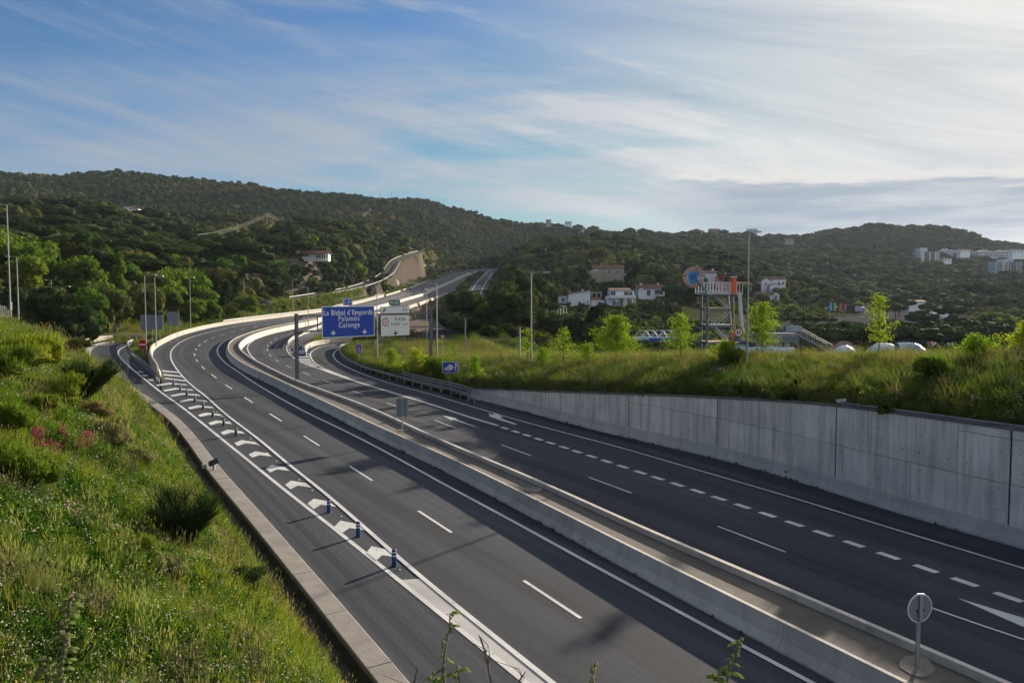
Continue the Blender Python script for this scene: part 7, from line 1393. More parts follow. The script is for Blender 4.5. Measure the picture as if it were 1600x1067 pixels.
# ================================================================ rock cutting above the parallel road
m_rock = mat('cut_rock', (.14, .11, .09), 1.0, spec=0.0, col2=(.33, .28, .24), vscale=.16, bump=1.0, bscale=1.5, aniso=(1, 1, .45))
m_gw = mat('ground_cover', (.055, .070, .024), 1.0, spec=0.0, col2=(.12, .105, .05), vscale=.12, bump=.7, bscale=2)
def cutting():
    base = [(604, 458), (620, 450.5), (640, 439), (662, 430.5), (684, 424), (706, 419), (726, 416.6), (746, 414.6)]; top = [(612, 424), (622, 409), (641, 399), (662, 391.5), (684, 390.5), (706, 399), (726, 407), (746, 412.5)]
    top = [(594, 440), (606, 428), (622, 408), (646, 391.5), (672, 388.5), (696, 396), (717, 406), (743, 412.3)]
    BW = [onroad(*p) for p in base]; B_ = resample(BW, 5, 0); T_ = resample([at(p[0], p[1], b.y + 6) for p, b in zip(top, BW)], 5, 0)
    n = 70; B_ = rsn(B_, n); T_ = rsn(T_, n); m_ = 26; t = np.linspace(0, 1, m_)[None, :, None]; V = B_[:, None] * (1 - t) + T_[:, None] * t
    u = np.linspace(0, 1, n)[:, None]; tt = np.linspace(0, 1, m_)[None]; k = np.sin(tt * math.pi); V[..., 1] -= 0; V[..., 2] += 3.0 * k * (np.sin(u * 31) * .35 + np.sin(u * 67 + tt * 5) * .25) + 5 * (tt ** .8 - tt); V[..., 0] += k * (np.sin(u * 90 + 9 * tt) * .6 + np.sin(u * 41) * .9)
    F4 = grid_faces(n, m_)[:, ::-1]; o = mesh_obj('rock_cutting', V.reshape(-1, 3), F4, [m_gw, m_rock], smooth=False); cu_ = (np.arange(n - 1)[:, None] + .5) / (n - 1); ct = (np.arange(m_ - 1)[None] + .5) / (m_ - 1)
    rk = (cu_ > .10 + .04 * np.sin(ct * 7)) & (cu_ < .66 + .05 * np.sin(ct * 9)) & (ct > .06) & (ct < .80 - .35 * np.maximum(cu_ - .55, 0) * 2); o.data.polygons.foreach_set('material_index', rk.astype(np.int32).ravel()); tag(o, kind='structure')
    P = []; 
    for _ in range(420):
        i, j = RNG.integers(n), RNG.integers(m_)
        uu, vv = i / n, j / m_
        if not (.08 < uu < .70 and vv < .8): P.append(V[i, j] + RNG.normal(0, .8, 3) * [1, 1, 0])
    for _ in range(150): P.append(T_[RNG.integers(n)] + np.array([RNG.uniform(-6, 1), RNG.uniform(-3, 6), 0]))
    P = np.array(P); scatter('cutting_bushes', P, RNG.uniform(.7, 1.6, len(P)), RNG.choice(3, len(P), p=[.4, .25, .35]), UL, 'bushes clinging to the slope round the rock cutting')
cutting()
P = offset(SIDE, 0); s_ = RNG.uniform(arclen(P)[-1] * .55, arclen(P)[-1], 110); dd = RNG.uniform(4.2, 13, 110); X = np.interp(s_, arclen(P), P[:, 0]) + np.interp(s_, arclen(P), tang(P)[:, 1]) * dd; Y = np.interp(s_, arclen(P), P[:, 1]) - np.interp(s_, arclen(P), tang(P)[:, 0]) * dd
scatter('slope_bushes', np.stack([X, Y, terrain(X, Y) - .3], 1), RNG.uniform(.35, 1.0, 110), RNG.choice(3, 110, p=[.4, .25, .35]), UL, 'small bushes dotted over the bare slope under the side road')
# ================================================================ houses
m_render = mat('white_render', (.74, .76, .78), .85, var=.07, vscale=.5); m_cream = mat('cream_render', (.36, .32, .25), .85, var=.12, vscale=.5); m_tile = mat('clay_roof', (.15, .085, .06), .9, var=.28, vscale=1.2, bump=.5, bscale=6); m_tileo = mat('orange_clay_roof', (.34, .15, .08), .9, var=.25, vscale=1.2); m_glass = mat('window_glass', (.035, .045, .055), .12, spec=.6); m_shut = mat('dark_shutter', (.05, .045, .04), .6); m_terr = mat('terracotta_wall', (.30, .14, .09), .9)
def wall_box(root, c, size, m, name='wall'): return MB().box((c[0], c[1], c[2] + size[2] / 2), size).build(name, m, root)
def gable(root, c, w, d, h0, rise, m, axis='x', over=.4, name='roof'):
    """tiled roof, its ridge along x or y; axis 'm' is a single slope rising along +x"""
    x, y, z = c; W2, D2 = w / 2 + over, d / 2 + over; t = .18
    if axis == 'x': prof = [(-D2, h0), (0, h0 + rise), (D2, h0), (D2, h0 + t), (0, h0 + rise + t), (-D2, h0 + t)]; P = [(x + s * W2, y + a, z + b) for s in (-1, 1) for a, b in prof]
    elif axis == 'y': prof = [(-W2, h0), (0, h0 + rise), (W2, h0), (W2, h0 + t), (0, h0 + rise + t), (-W2, h0 + t)]; P = [(x + a, y + s * D2, z + b) for s in (-1, 1) for a, b in prof]
    else: prof = [(-W2, h0), (W2, h0 + rise), (W2, h0 + rise + t), (-W2, h0 + t)]; P = [(x + a, y + s * D2, z + b) for s in (-1, 1) for a, b in prof]
    n = len(prof); o = MB().add(P, [tuple(range(n)), tuple(range(2 * n - 1, n - 1, -1))] + [(k, n + k, n + (k + 1) % n, (k + 1) % n) for k in range(n)]).build(name, m, root)
    if axis != 'm':   # gable ends
        e = .02; MB().add([(x - w / 2 + e, y - d / 2, z + h0 - .02), (x + w / 2 - e, y - d / 2, z + h0 - .02), (x, y - d / 2, z + h0 + rise * .96)] if axis == 'y' else [(x - w / 2, y - d / 2 + e, z + h0 - .02), (x - w / 2, y + d / 2 - e, z + h0 - .02), (x - w / 2, y, z + h0 + rise * .96)], [(0, 1, 2)]).build('gable', m_render, root)
    else: MB().add([(x - w / 2, y - d / 2 + .01, z + h0 - .05), (x + w / 2, y - d / 2 + .01, z + h0 - .05), (x + w / 2, y - d / 2 + .01, z + h0 + rise)], [(0, 1, 2)]).build('gable', m_render, root)
    return o
def window(root, c, w, h, m=None, frame=True, name='window'):
    x, y, z = c; o = MB().box((x, y - .02, z), (w, .06, h)).build(name, m or m_glass, root)
    if frame:
        f = MB(); 
        for sx_ in (-1, 1): f.box((x + sx_ * (w / 2 + .05), y - .05, z), (.1, .12, h + .2))
        for sz in (-1, 1): f.box((x, y - .05, z + sz * (h / 2 + .05)), (w, .12, .1))
        f.box((x, y - .06, z), (.06, .1, h)).build('window_frame', m_render, o)
    return o
def chimney(root, c, h=1.0, w=.7, m=None): MB().box((c[0], c[1], c[2] + h / 2), (w, w, h)).box((c[0], c[1], c[2] + h + .08), (w + .2, w + .2, .12)).build('chimney', m or m_render, root)
def house(px, pb, dist, label, rz=0.0, name='house', cat='house'):
    p = at(px, pb, dist); e = empty(name, p, rz, label, cat)
    if 850 < px < 1240 and dist < 450 and name == 'house': e.scale = (1.16,) * 3; e.location.z += .6
    return e, dist / FPX
G_ = -2.2   # foundations reach into the slope
def fwall(root, x, y, w, d, h, m=None): return MB().box((x, y, (h + G_) / 2), (w, d, h - G_)).build('wall', m or m_render, root)
# white villa with a single slope roof and terrace (px 886-948)
e, s = house(915, 481, 318, 'white villa with one sloping tiled roof and a terracotta balcony at its right'); w = 34 * s
fwall(e, -2.5, 0, 7.4, 8, 4.2); gable(e, (-2.5, 0, 0), 7.4, 8, 4.2, 1.2, m_tile, 'm'); fwall(e, 3.9, .8, 4.4, 6, 2.0); fwall(e, -7.8, 1.5, 3.2, 6, 3.3); gable(e, (-7.8, 1.5, 0), 3.2, 6, 3.3, .6, m_tile, 'm')
window(e, (-2.4, -4.0, .9), 1.0, 1.4, m_shut); window(e, (.3, -4.0, 1.5), .55, .9); window(e, (-8, -1.5, 2.2), .9, 1.2, m_shut); MB().box((3.4, -2.4, 2.6), (3.4, .15, 1.0)).build('balcony_wall', m_terr, e); MB().box((3.4, -.2, 2.05), (3.6, 4.6, .12)).build('balcony_floor', m_render, e); pg = MB()
for x in (1.9, 3.4, 5.0): pg.box((x, -2.4, 3.4), (.14, .14, 2.6))
pg.box((3.4, -2.4, 4.7), (3.5, .16, .16)).box((3.4, 0, 4.72), (3.5, 4.6, .1)); pg.build('pergola', m_render, e); chimney(e, (-1, 1, 5.0), .7, .5)
e, s = house(890, 470, 340, 'long low pale garden wall behind the villa with the terracotta balcony', name='garden_wall', cat='wall'); MB().box((0, 0, .4), (17, .3, 2.6)).build('wall', m_render, e)
# modern two storey villa (955-988)
e, s = house(970, 480.5, 318, 'white two storey villa with a long balcony and large dark glazing'); fwall(e, 0, 1, 8.2, 7, 5.3); gable(e, (-.6, 1, 0), 6.8, 7, 5.3, .7, m_tile, 'x'); fwall(e, -4.6, .5, 1.3, 5.4, 3.4); MB().box((0, -3.6, 2.85), (9.2, 2.4, .22)).build('balcony_floor', m_render, e); MB().box((.2, -4.75, 3.3), (8.6, .1, .75)).build('balcony_wall', m_render, e)
for x in (-2.2, 1.0, 4.2): MB().box((x, -4.6, .8), (.28, .28, 4.0)).build('pillar', m_render, e)
window(e, (-3.0, -2.53, 4.2), 1.6, 1.6, m_shut); window(e, (2.2, -2.53, 4.0), 3.0, 1.9); window(e, (-.2, -2.53, 1.5), 1.0, 2.0, m_shut); window(e, (2.6, -2.53, 1.4), 1.4, 1.8); window(e, (-2.6, -2.53, 1.3), 1.3, 1.1); MB().box((0, -4.0, -.4), (9.6, 3, .8)).build('terrace', m_render, e)
e, s = house(958, 466, 345, 'upper white villa with several chimneys peeping over the two storey one'); fwall(e, 0, 0, 6.5, 6, 2.6); MB().box((0, 0, 2.65), (6.9, 6.4, .2)).build('roof', m_render, e)
for x in (-1.6, -.4, 2.6): chimney(e, (x, -1, 2.7), .8, .5)
# bungalow (996-1034)
e, s = house(1015, 464.5, 358, 'white bungalow with a hipped tile roof and two chimneys'); fwall(e, 0, 0, 10.6, 6, 2.7); gable(e, (0, 0, 0), 10.6, 6, 2.7, 1.5, m_tile, 'x'); fwall(e, -3.8, -3, 2.6, 2.4, 2.4); gable(e, (-3.8, -2.6, 0), 2.6, 3.6, 2.4, .9, m_tile, 'y', .3); chimney(e, (-3.4, 0, 3.8), 1.0); chimney(e, (3.2, 0, 3.8), 1.0); window(e, (3.0, -3.0, 1.4), 3.2, 1.7, m_glass); window(e, (-.9, -3.0, 1.2), 1.3, 2.1, m_shut)
# grey villa (920-968)
e, s = house(946, 436, 428, 'grey rendered villa with broad brown roof slopes half sunk in trees'); fwall(e, 1.5, 0, 13, 8, 4.2, m_cream); gable(e, (1.0, 0, 0), 14, 8, 4.2, 1.6, m_tile, 'x'); fwall(e, -6.2, -1, 4, 7, 3.0, m_cream); gable(e, (-6.2, -1, 0), 4, 7, 3.0, 1.2, m_tile, 'm'); window(e, (5.2, -4, 2.6), 1.6, 1.3); window(e, (1.2, -4, 2.6), 1.2, 1.2); chimney(e, (-2, 0, 5.4), .9, .6, m_cream); MB().box((10.5, 0, 1.5), (5, 5, .25)).build('terrace', m_render, e)
# hill villa (848-878)
e, s = house(862, 397, 588, 'white villa high on the hill with a low gable facing the valley'); fwall(e, 0, 0, 9.5, 8, 3.6); gable(e, (0, 0, 0), 9.5, 8, 3.6, 1.8, m_tile, 'y'); fwall(e, 6.5, -2, 5, 4, .8); window(e, (2.9, -4, 2.6), .9, 1.2, m_shut); window(e, (-.5, -4, 1.4), 2.6, 1.8, m_shut); chimney(e, (-3, 0, 4.6), 1.4, .9, m_terr)
# right villas (1182-1220)
e, s = house(1200, 460, 420, 'tall white villa with a brown tile roof and a lower blue shaded wing'); fwall(e, 2.0, 0, 9.4, 7, 6.2); gable(e, (2.0, 0, 0), 9.4, 7, 6.2, 1.2, m_tile, 'x'); fwall(e, -2.6, -1.5, 4.4, 8, 5.4); gable(e, (-2.6, -1.5, 0), 4.4, 8, 5.4, 1.5, m_tile, 'y', .3); fwall(e, .8, -5.5, 5.2, 3.5, 3.4); gable(e, (.8, -5.5, 0), 5.2, 3.5, 3.4, .9, m_tile, 'y', .3)
window(e, (3.8, -3.5, 4.4), .9, 1.3, m_shut); window(e, (5.6, -3.5, 4.4), .9, 1.3, m_shut); window(e, (-2.8, -5.5, 4.2), .8, 1.0, m_shut); window(e, (3.8, -3.5, 1.6), .9, 1.3)
e, s = house(1197, 471, 395, 'low white bungalow with arches in front of the tall villa'); fwall(e, 0, 0, 9.5, 5, 2.2); gable(e, (-1.6, 0, 0), 6.5, 5, 2.2, 1.2, m_tile, 'x'); gable(e, (3.2, -.6, 0), 3.4, 5, 2.2, 1.2, m_tile, 'y', .3); window(e, (-2, -2.5, 1.0), 1.2, 1.5, m_shut); window(e, (3.2, -3.0, 1.0), 1.0, 1.5, m_shut)
e, s = house(1117, 447, 430, 'white villa with two roof levels behind the water park sign'); fwall(e, -4, 1, 8, 7, 5.4); gable(e, (-4, 1, 0), 8, 7, 5.4, 1.1, m_tile, 'x'); fwall(e, 4, 0, 7.5, 6, 3.6); gable(e, (4, 0, 0), 7.5, 6, 3.6, 1.0, m_tile, 'x'); chimney(e, (-1.2, 0, 6.2), 1.2); chimney(e, (5, 0, 4.4), 1.0); window(e, (4, -3, 2.2), 2.6, 1.6, m_shut); window(e, (-5.6, -2.5, 4.2), .9, 1.1, m_shut)
e, s = house(1158, 456, 405, 'low house with an orange clay roof beside the tall lamp'); fwall(e, 0, 0, 7.5, 5, 2.2, m_cream); gable(e, (0, 0, 0), 7.5, 5, 2.2, 1.5, m_tileo, 'x'); window(e, (-1.6, -2.5, 1.2), 1.4, 1.2, m_shut)
# left villas
e, s = house(126, 365, 398, 'long low villa on the left hillside with a pinkish roof and white porch'); fwall(e, 0, 0, 20, 7, 2.6, m_cream); gable(e, (0, 0, 0), 20, 7, 2.6, 1.5, mat('rosy_roof', (.22, .15, .13), .9, var=.2, vscale=1), 'x'); fwall(e, 7.6, -2.5, 4.0, 3.5, 2.6); gable(e, (7.6, -2.4, 0), 4.0, 3.6, 2.6, 1.0, m_tile, 'y', .3); window(e, (7.6, -4.25, 1.3), 1.6, 1.6, m_shut); chimney(e, (-1, 0, 3.8), .9)
e, s = house(440, 370.5, 556, 'white cubic villa between the pines on the left hillside'); fwall(e, -2, 0, 5.5, 6, 4.4); fwall(e, 3, -.5, 6.5, 6, 2.6); MB().box((-2, 0, 4.5), (5.9, 6.4, .25)).build('roof', m_render, e); MB().box((3, -.5, 2.7), (6.9, 6.4, .25)).build('roof', m_render, e); window(e, (2.4, -3.5, 1.4), 2.8, 1.4); window(e, (-2.2, -3, 3.2), 1.4, 1.1)
e, s = house(493, 403, 374, 'villa with a reddish roof and a white colonnade among pines on the left hillside'); e.scale = (.85, .85, .72); fwall(e, 0, 1.5, 14.5, 6, 2.4); gable(e, (0, .5, 0), 15, 8.4, 2.4, 2.2, mat('red_brown_roof', (.21, .11, .09), .9, var=.2, vscale=1), 'x'); window(e, (-4.5, -1.5, 1.5), 2.0, 1.3)
MB().box((3.8, -1.55, .9), (6.6, .1, 2.4)).build('porch_shade', m_shut, e)  # dark slab on the wall, painting the shade behind the pillars
for x in (1.2, 2.5, 3.8, 5.1, 6.4): MB().box((x, -3.3, .6), (.3, .3, 3.5)).build('pillar', m_render, e)
for px, pb, d_, w_, h_, lb, m_ in [(204, 330, 700, 9, 3, 'small white house at the foot of the far left hill', m_render), (214, 332, 690, 6, 2.5, 'tiny white building right of the small white house on the left', m_render), (911, 366, 1150, 15, 6, 'pale hillside house below the far ridge', m_render), (857, 355, 1160, 7, 9, 'square water tower like house on the far ridge', m_cream), (888, 355, 1170, 9, 6, 'pale house just right of the tower on the far ridge', m_render), (1116, 366, 1310, 18, 7, 'reddish stepped building on the far ridge', m_terr), (1088, 368, 1290, 24, 6, 'long pale building left of the reddish one on the ridge', m_cream), (1060, 378, 1200, 10, 4, 'small pale house under the ridge', m_render), (992, 374, 1190, 8, 4, 'tiny white house in the saddle of the ridge', m_render), (1175, 366, 1350, 16, 7, 'pale house on the ridge above the tall lamp', m_render), (1232, 380, 1100, 12, 5, 'faint pale house among trees below the ridge', m_cream), (1256, 404, 900, 12, 5, 'pale house half hidden in pines', m_cream), (1505, 400, 960, 12, 7, 'small white house below the terraced flats', m_render), (1478, 410, 950, 9, 4, 'very small white house left of the small white one', m_render), (1590, 402, 900, 16, 8, 'white house cut by the edge of the picture', m_render)]:
    e, s = house(px, pb, d_, lb); fwall(e, 0, 0, w_, 8, h_, m_); gable(e, (0, 0, 0), w_, 8, h_, 1.6, m_tile, 'x')
    for k in range(max(1, int(w_ / 4))): window(e, (-w_ / 2 + 2 + k * 4, -4, h_ - 1.6), 1.4, 1.3, m_shut, False)
# apartment blocks
m_conc2 = mat('apartment_render', (.52, .55, .59), .85, var=.06, vscale=.1); m_grnp = mat('green_cladding', (.06, .13, .085), .7); m_gryp = mat('dark_cladding', (.09, .11, .13), .7)
def block(px, pb, dist, label, wpx, hpx, floors, bays, panels, step=None):
    e, s = house(px, pb, dist, label, name='apartment_block', cat='apartment block'); w, h = wpx * s, hpx * s; fh = h / floors; MB().box((0, 0, (h - 8) / 2), (w, 14, h + 8)).build('wall', m_conc2, e)
    for a, b, h1, m_ in panels: MB().box(((a + b) / 2 * w - w / 2, -7.1, h1 * h / 2), ((b - a) * w, .5, h1 * h)).build('cladding_panel', m_, e)
    if step: MB().box(((step[0] + step[1]) / 2 * w - w / 2, 0, h + step[2] * h / 2), ((step[1] - step[0]) * w, 12, step[2] * h)).build('roof_house', m_conc2, e)
    for f in range(floors):
        for b_ in bays:
            o = MB().box((b_[0] * w - w / 2, -7.06, (f + .5) * fh), (b_[1] * w, .3, fh * .5)).build('window', m_glass, e); MB().box((b_[0] * w - w / 2, -7.6, f * fh + .25), (b_[1] * w * 1.15, 1.2, .16)).build('balcony', m_conc2, o)
block(1446, 411, 1000, 'tall white apartment block with green side panels', 34, 17, 6, [(.08, .10), (.92, .12)], [(.32, .52, 1.0, m_grnp), (.60, .78, 1.0, m_grnp)], (.12, .46, .35))
block(1569, 429, 880, 'white apartment block with a dark stairwell panel at the right of the picture', 40, 19, 5, [(.16, .22), (.42, .10), (.90, .14)], [(.52, .56, 1.05, m_gryp), (.60, .80, 1.0, m_gryp)], (.34, .72, .25))
for px, pb, d_, w_, lb in [(1491, 400, 1080, 52, 'terraced row of white flats stepping along the slope, left row'), (1553, 402, 1060, 56, 'terraced row of white flats stepping along the slope, right row')]:
    e, s = house(px, pb, d_, lb, name='terraced_flats', cat='apartment block'); w = w_ * s; n_ = 7
    for k in range(n_):
        x = -w / 2 + (k + .5) * w / n_; dh = 1.2 * math.sin(k * 1.7); MB().box((x, k % 2 * 1.5, 2.4 + dh / 2), (w / n_ - .15, 12, 9.6 + dh)).build('wall', m_conc2, e); MB().box((x, -6.1 + k % 2 * 1.5, 5.2), (w / n_ * .6, .3, 1.3)).build('window', m_glass, e); MB().box((x, -6.1 + k % 2 * 1.5, 2.0), (w / n_ * .6, .3, 1.3)).build('window', m_glass, e); gable(e, (x, k % 2 * 1.5, 0), w / n_ - .2, 12, 7.2 + dh, .9, m_tile, 'y', .1); chimney(e, (x + 1.5, -2, 7.6 + dh), 1.0, .6)
e, s = house(1517, 461, 640, 'low grey farm buildings with a white gabled house'); fwall(e, -5, 2, 24, 9, 3, m_cream); gable(e, (-5, 2, 0), 24, 9, 3, 2.2, mat('grey_roof', (.20, .20, .21), .9, var=.15, vscale=.5), 'x'); fwall(e, 6, -3, 7, 7, 6); gable(e, (6, -3, 0), 7, 7, 6, 1.6, m_tile, 'y'); window(e, (6, -6.5, 4.4), 1.0, 1.2, m_shut); fwall(e, 11, -1, 5, 6, 1.5)
e, s = house(1427, 485, 420, 'pale wall of a building behind a wide umbrella pine'); fwall(e, 0, 0, 9, 8, 4.5); gable(e, (0, 0, 0), 9, 8, 4.5, .8, m_tile, 'x')
e, s = house(1470, 502, 330, 'low building with a bluish gabled roof between two umbrella pines'); m_mroof = mat('bluish_roof', (.36, .40, .45), .6, var=.1, vscale=.4); fwall(e, 0, 0, 12, 8, 2.2); gable(e, (0, 0, 0), 12, 8, 2.2, 2.2, m_mroof, 'y')
e, s = house(1499, 506, 315, 'small house with a pale roof right of the bluish gabled one'); fwall(e, 0, 0, 5, 6, 2); gable(e, (0, 0, 0), 5, 6, 2, 1.4, m_tile, 'x')
e, s = house(1280, 487, 430, 'long greenhouse with a rounded translucent roof', name='greenhouse', cat='greenhouse'); m_gh = mat('greenhouse_film', (.40, .44, .43), .35, var=.15, vscale=.6); gm_ = MB()
for k in range(2):
    x0 = -7 + k * 0; 
pr = [(4.5 * math.cos(a), 3.0 * math.sin(a)) for a in np.linspace(0, math.pi, 12)]; P = [(x, y - 0, z) for x in (-9, 9) for y, z in pr]; gm_.add(P, [(k, k + 1, 13 + k, 12 + k) for k in range(11)] + [tuple(range(12)), tuple(range(23, 11, -1))]).build('film_roof', m_gh, e); MB().box((3, -7, .5), (12, 5, .3), rot=Euler((R(14), 0, 0)).to_matrix()).build('side_roof', m_render, e)
for x in np.linspace(-9, 9, 9): MB().pipe([(x, y * 1.01, z * 1.01) for y, z in pr], .07, 4).build('hoop', m_galv, e)
# hipped roofs near the bank
def hip(px, pb, dist, wpx, hpx, label, m):
    e, s = house(px, pb, dist, label); w, h = wpx * s, hpx * s; MB().box((0, 0, -2), (w * .9, w * .5, 4)).build('wall', m_cream, e); MB().add([(-w / 2, -w * .3, 0), (w / 2, -w * .3, 0), (w / 2, w * .3, 0), (-w / 2, w * .3, 0), (-w * .1, 0, h), (w * .12, 0, h)], [(0, 1, 5, 4), (1, 2, 5), (2, 3, 4, 5), (3, 0, 4), (0, 3, 2, 1)]).build('roof', m, e)
hip(762, 542, 150, 60, 18, 'low dark hipped roof behind the bank beside the sapling', mat('dark_brown_roof', (.10, .065, .055), .9, var=.2, vscale=2)); hip(1318, 549, 140, 50, 16, 'low rosy hipped roof behind the foot of the footbridge stairs', mat('faded_clay_roof', (.27, .17, .15), .9, var=.2, vscale=2)); hip(1558, 480 + 22, 350, 30, 5, 'low flat pale roof among the pines', m_mroof)
# ================================================================ water park
m_sl = mat('slide_blue', (.06, .25, .52), .3, var=.1, vscale=.5, spec=.5); m_slp = mat('slide_pale', (.36, .50, .56), .3, var=.08, vscale=.5, spec=.5); m_cy = mat('canopy_blue', (.02, .30, .62), .5); m_str = mat('tower_steel', (.15, .18, .21), .6, .3, var=.1, vscale=1); m_ochre = mat('ochre_panel', (.38, .25, .08), .6); m_orr = mat('slide_orange', (.62, .10, .02), .35); m_wst = mat('white_steel', (.50, .52, .54), .5)
def tower():
    D = 150; c = at(1120, 561, D); s = D / FPX; e = empty('slide_tower', (c.x, c.y, c.z - 2), R(12), 'steel water slide tower with a railed platform and orange slide', 'slide tower'); H_ = at(1120, 459, D).z - c.z + 2; wt, wb = 5.6, 7.8; dp = 4.6
    def leg(x0, x1, y): MB().box((0, 0, 0), (.001, .001, .001)) ; return MB().pipe([(x0, y, 0), (x1, y, H_)], .30, 4).build('leg', m_str, e)
    leg(-wb / 2 + .6, -wt / 2 - .3, -dp / 2); leg(wb / 2 - 1.2, wt / 2 - 1.0, -dp / 2); leg(wb / 2 + 1.0, wt / 2 + .4, dp / 2); leg(-wb / 2 + 1.8, -wt / 2 + .6, dp / 2)
    for k, f in enumerate((.14, .36, .58, .80, .99)):
        z = H_ * f; x0 = -wb / 2 + .6 + (wb / 2 - .9 - wt / 2) * 0 + f * .35; x1 = wb / 2 - 1.2 - f * .9; MB().box(((x0 + x1) / 2, -dp / 2, z), (x1 - x0, .25, .34)).build('beam', m_str, e); MB().box(((x0 + x1) / 2 + 1, dp / 2, z), (x1 - x0, .25, .3)).build('beam', m_str, e)
        if k < 4: MB().box(((x0 + x1) / 2 + .4, 0, z + .22), (x1 - x0, dp, .10)).build('landing', m_ochre if k in (1, 3) else m_galv, e)
    for f0, f1, sgn in ((.14, .36, 1), (.36, .58, -1), (.58, .80, 1), (.80, .99, -1)):    # stair flights
        a = Vector((-2.0 * sgn, -.4, H_ * f0)); b = Vector((1.6 * sgn, -.4, H_ * f1)); n_ = 9; fl = MB()
        for q in range(n_): fl.box(a.lerp(b, (q + .5) / n_), (.42, 1.2, .06))
        fl.build('stair_flight', m_ochre if sgn > 0 else m_galv, e); rl = MB()
        for yy in (-1.0, .2): rl.tube(a + Vector((0, yy, 1)), b + Vector((0, yy, 1)), .04, n=5); rl.tube(a + Vector((0, yy, 0)), b + Vector((0, yy, 0)), .09, n=5)
        rl.build('stair_rail', m_wst, e)
    for a, b in (((-2.9, 0), (-.2, H_ * .36)), ((2.2, 0), (-.2, H_ * .36)), ((-1.6, H_ * .58), (1.9, H_ * .80)), ((1.9, H_ * .36), (-1.6, H_ * .58))): MB().tube((a[0], -dp / 2 + .1, a[1]), (b[0], -dp / 2 + .1, b[1]), .10, n=5).build('brace', m_wst, e)
    MB().box((.2, 0, H_ + .05), (wt + 1.6, dp + .6, .22)).build('platform', m_wst, e); rr_ = MB(); hr = 2.0
    for x in np.linspace(-wt / 2 - .5, wt / 2 + .9, 13): 
        for y in (-dp / 2 - .25, dp / 2 + .25): rr_.box((x, y, H_ + hr / 2 + .1), (.10 if int(x * 10) % 3 else .18, .07, hr))
    for y in (-dp / 2 - .25, dp / 2 + .25): rr_.box((.2, y, H_ + hr + .1), (wt + 1.5, .09, .09)); rr_.box((.2, y, H_ + .5), (wt + 1.5, .06, .06))
    for x in (-wt / 2 - .5, wt / 2 + .9): rr_.box((x, 0, H_ + hr + .1), (.08, dp + .5, .08))
    rr_.build('railing', m_wst, e); MB().box((1.9, -dp / 2 - .1, H_ + 1.55), (.8, .8, 3.0)).build('slide_gate', m_orr, e); MB().box((1.9, -dp / 2 - .1, H_ + 3.1), (1.0, 1.0, .14)).build('slide_gate_top', m_render, e)
    fr = MB()
    for x in (-1.0, .6): fr.box((x, -1, H_ + 1.7), (.12, .12, 3.0))
    fr.box((-.2, -1, H_ + 3.2), (1.8, .12, .12)).box((-.2, -1, H_ + 2.6), (1.8, .1, .1)); fr.build('red_frame', mat('red_steel', (.45, .06, .07), .5), e)
    for k in range(10): 
        z0, z1 = H_ * (1 - k / 10), H_ * (1 - (k + 1) / 10); o_ = 3.0 + k * .16; MB().box((o_, -dp / 2 - .5, (z0 + z1) / 2), (.62, .5, z0 - z1 - .06), rot=Euler((0, R(-7), 0)).to_matrix()).build('white_slide_section', m_wst, e)
    for k in range(5): MB().box((1.9 + k * .02, -dp / 2 - .35, H_ * (.78 - k * .155)), (.42, .4, H_ * .12)).build('chute_panel', [m_ochre, m_ochre, m_orr, m_red, m_red][k], e)
    for f in (.36, .14): MB().box((5.6, 0, H_ * f), (5, 2.2, .16)).build('side_landing', m_wst, e)
    # round sign, its mast part of the tower
    sc_ = at(1083.5, 433, D - 1.5); pc = e.matrix_world.inverted() if False else None
    loc = Matrix.Rotation(-R(12), 4, 'Z') @ Vector((sc_.x - c.x, sc_.y - c.y, 0)); zc = sc_.z - (c.z - 2); r = 16.2 * s
    MB().pipe([(-wt / 2 - .3, -dp / 2, H_), (loc.x + .1, loc.y + .25, zc + .3)], .24, 5).build('sign_mast', m_str, e)
    M = Matrix.Translation((loc.x, loc.y, zc)) @ Matrix.Rotation(R(-26), 4, 'Z') @ Matrix.Rotation(math.pi / 2, 4, 'X'); m_or2 = mat('sign_rust_orange', (.40, .10, .06), .5, var=.2, vscale=.7)
    MB().prism(circ(r, 40, sy=1.0), -.45, 0, M=M).build('sign_drum', m_wst, e); on_face(M, circ(r * .97, 40), m_or2, e, 'orange_ring', .02); on_face(M, circ(r * .62, 36), mat('sign_pale_blue', (.38, .55, .68), .5), e, 'white_centre', .04)
    sw = []
    for k in range(30): a = 2 * math.pi * k / 30; q = r * .57 * (1 + .10 * math.sin(3 * a) - .12 * math.cos(2 * a + .6)); sw.append((q * math.cos(a) * .95, q * math.sin(a)))
    on_face(M, sw, mat('sign_wave_blue', (.04, .22, .48), .5), e, 'wave_emblem', .05); on_face(M, [(-.30 * r, -.05 * r), (-.05 * r, .22 * r), (.30 * r, .28 * r), (.18 * r, .10 * r), (.28 * r, -.15 * r), (.05 * r, -.02 * r), (-.1 * r, -.25 * r)], mat('sign_deep_blue', (.02, .07, .22), .5), e, 'wave_emblem', .06)
    for txt, a0, a1 in (('AQUADIVER', 160, 14), ('WATERPARK', 200, 346)):
        for k, ch in enumerate(txt):
            a = R(a0 + (a1 - a0) * k / (len(txt) - 1)); up = a - math.pi / 2 if a0 < 180 else a + math.pi / 2; text_mesh(ch, r * .30, (0, 0, 0), M @ Matrix.Translation((r * .80 * math.cos(a), r * .80 * math.sin(a), .03)) @ Matrix.Rotation(up, 4, 'Z'), m_wht, e, bold=.01)
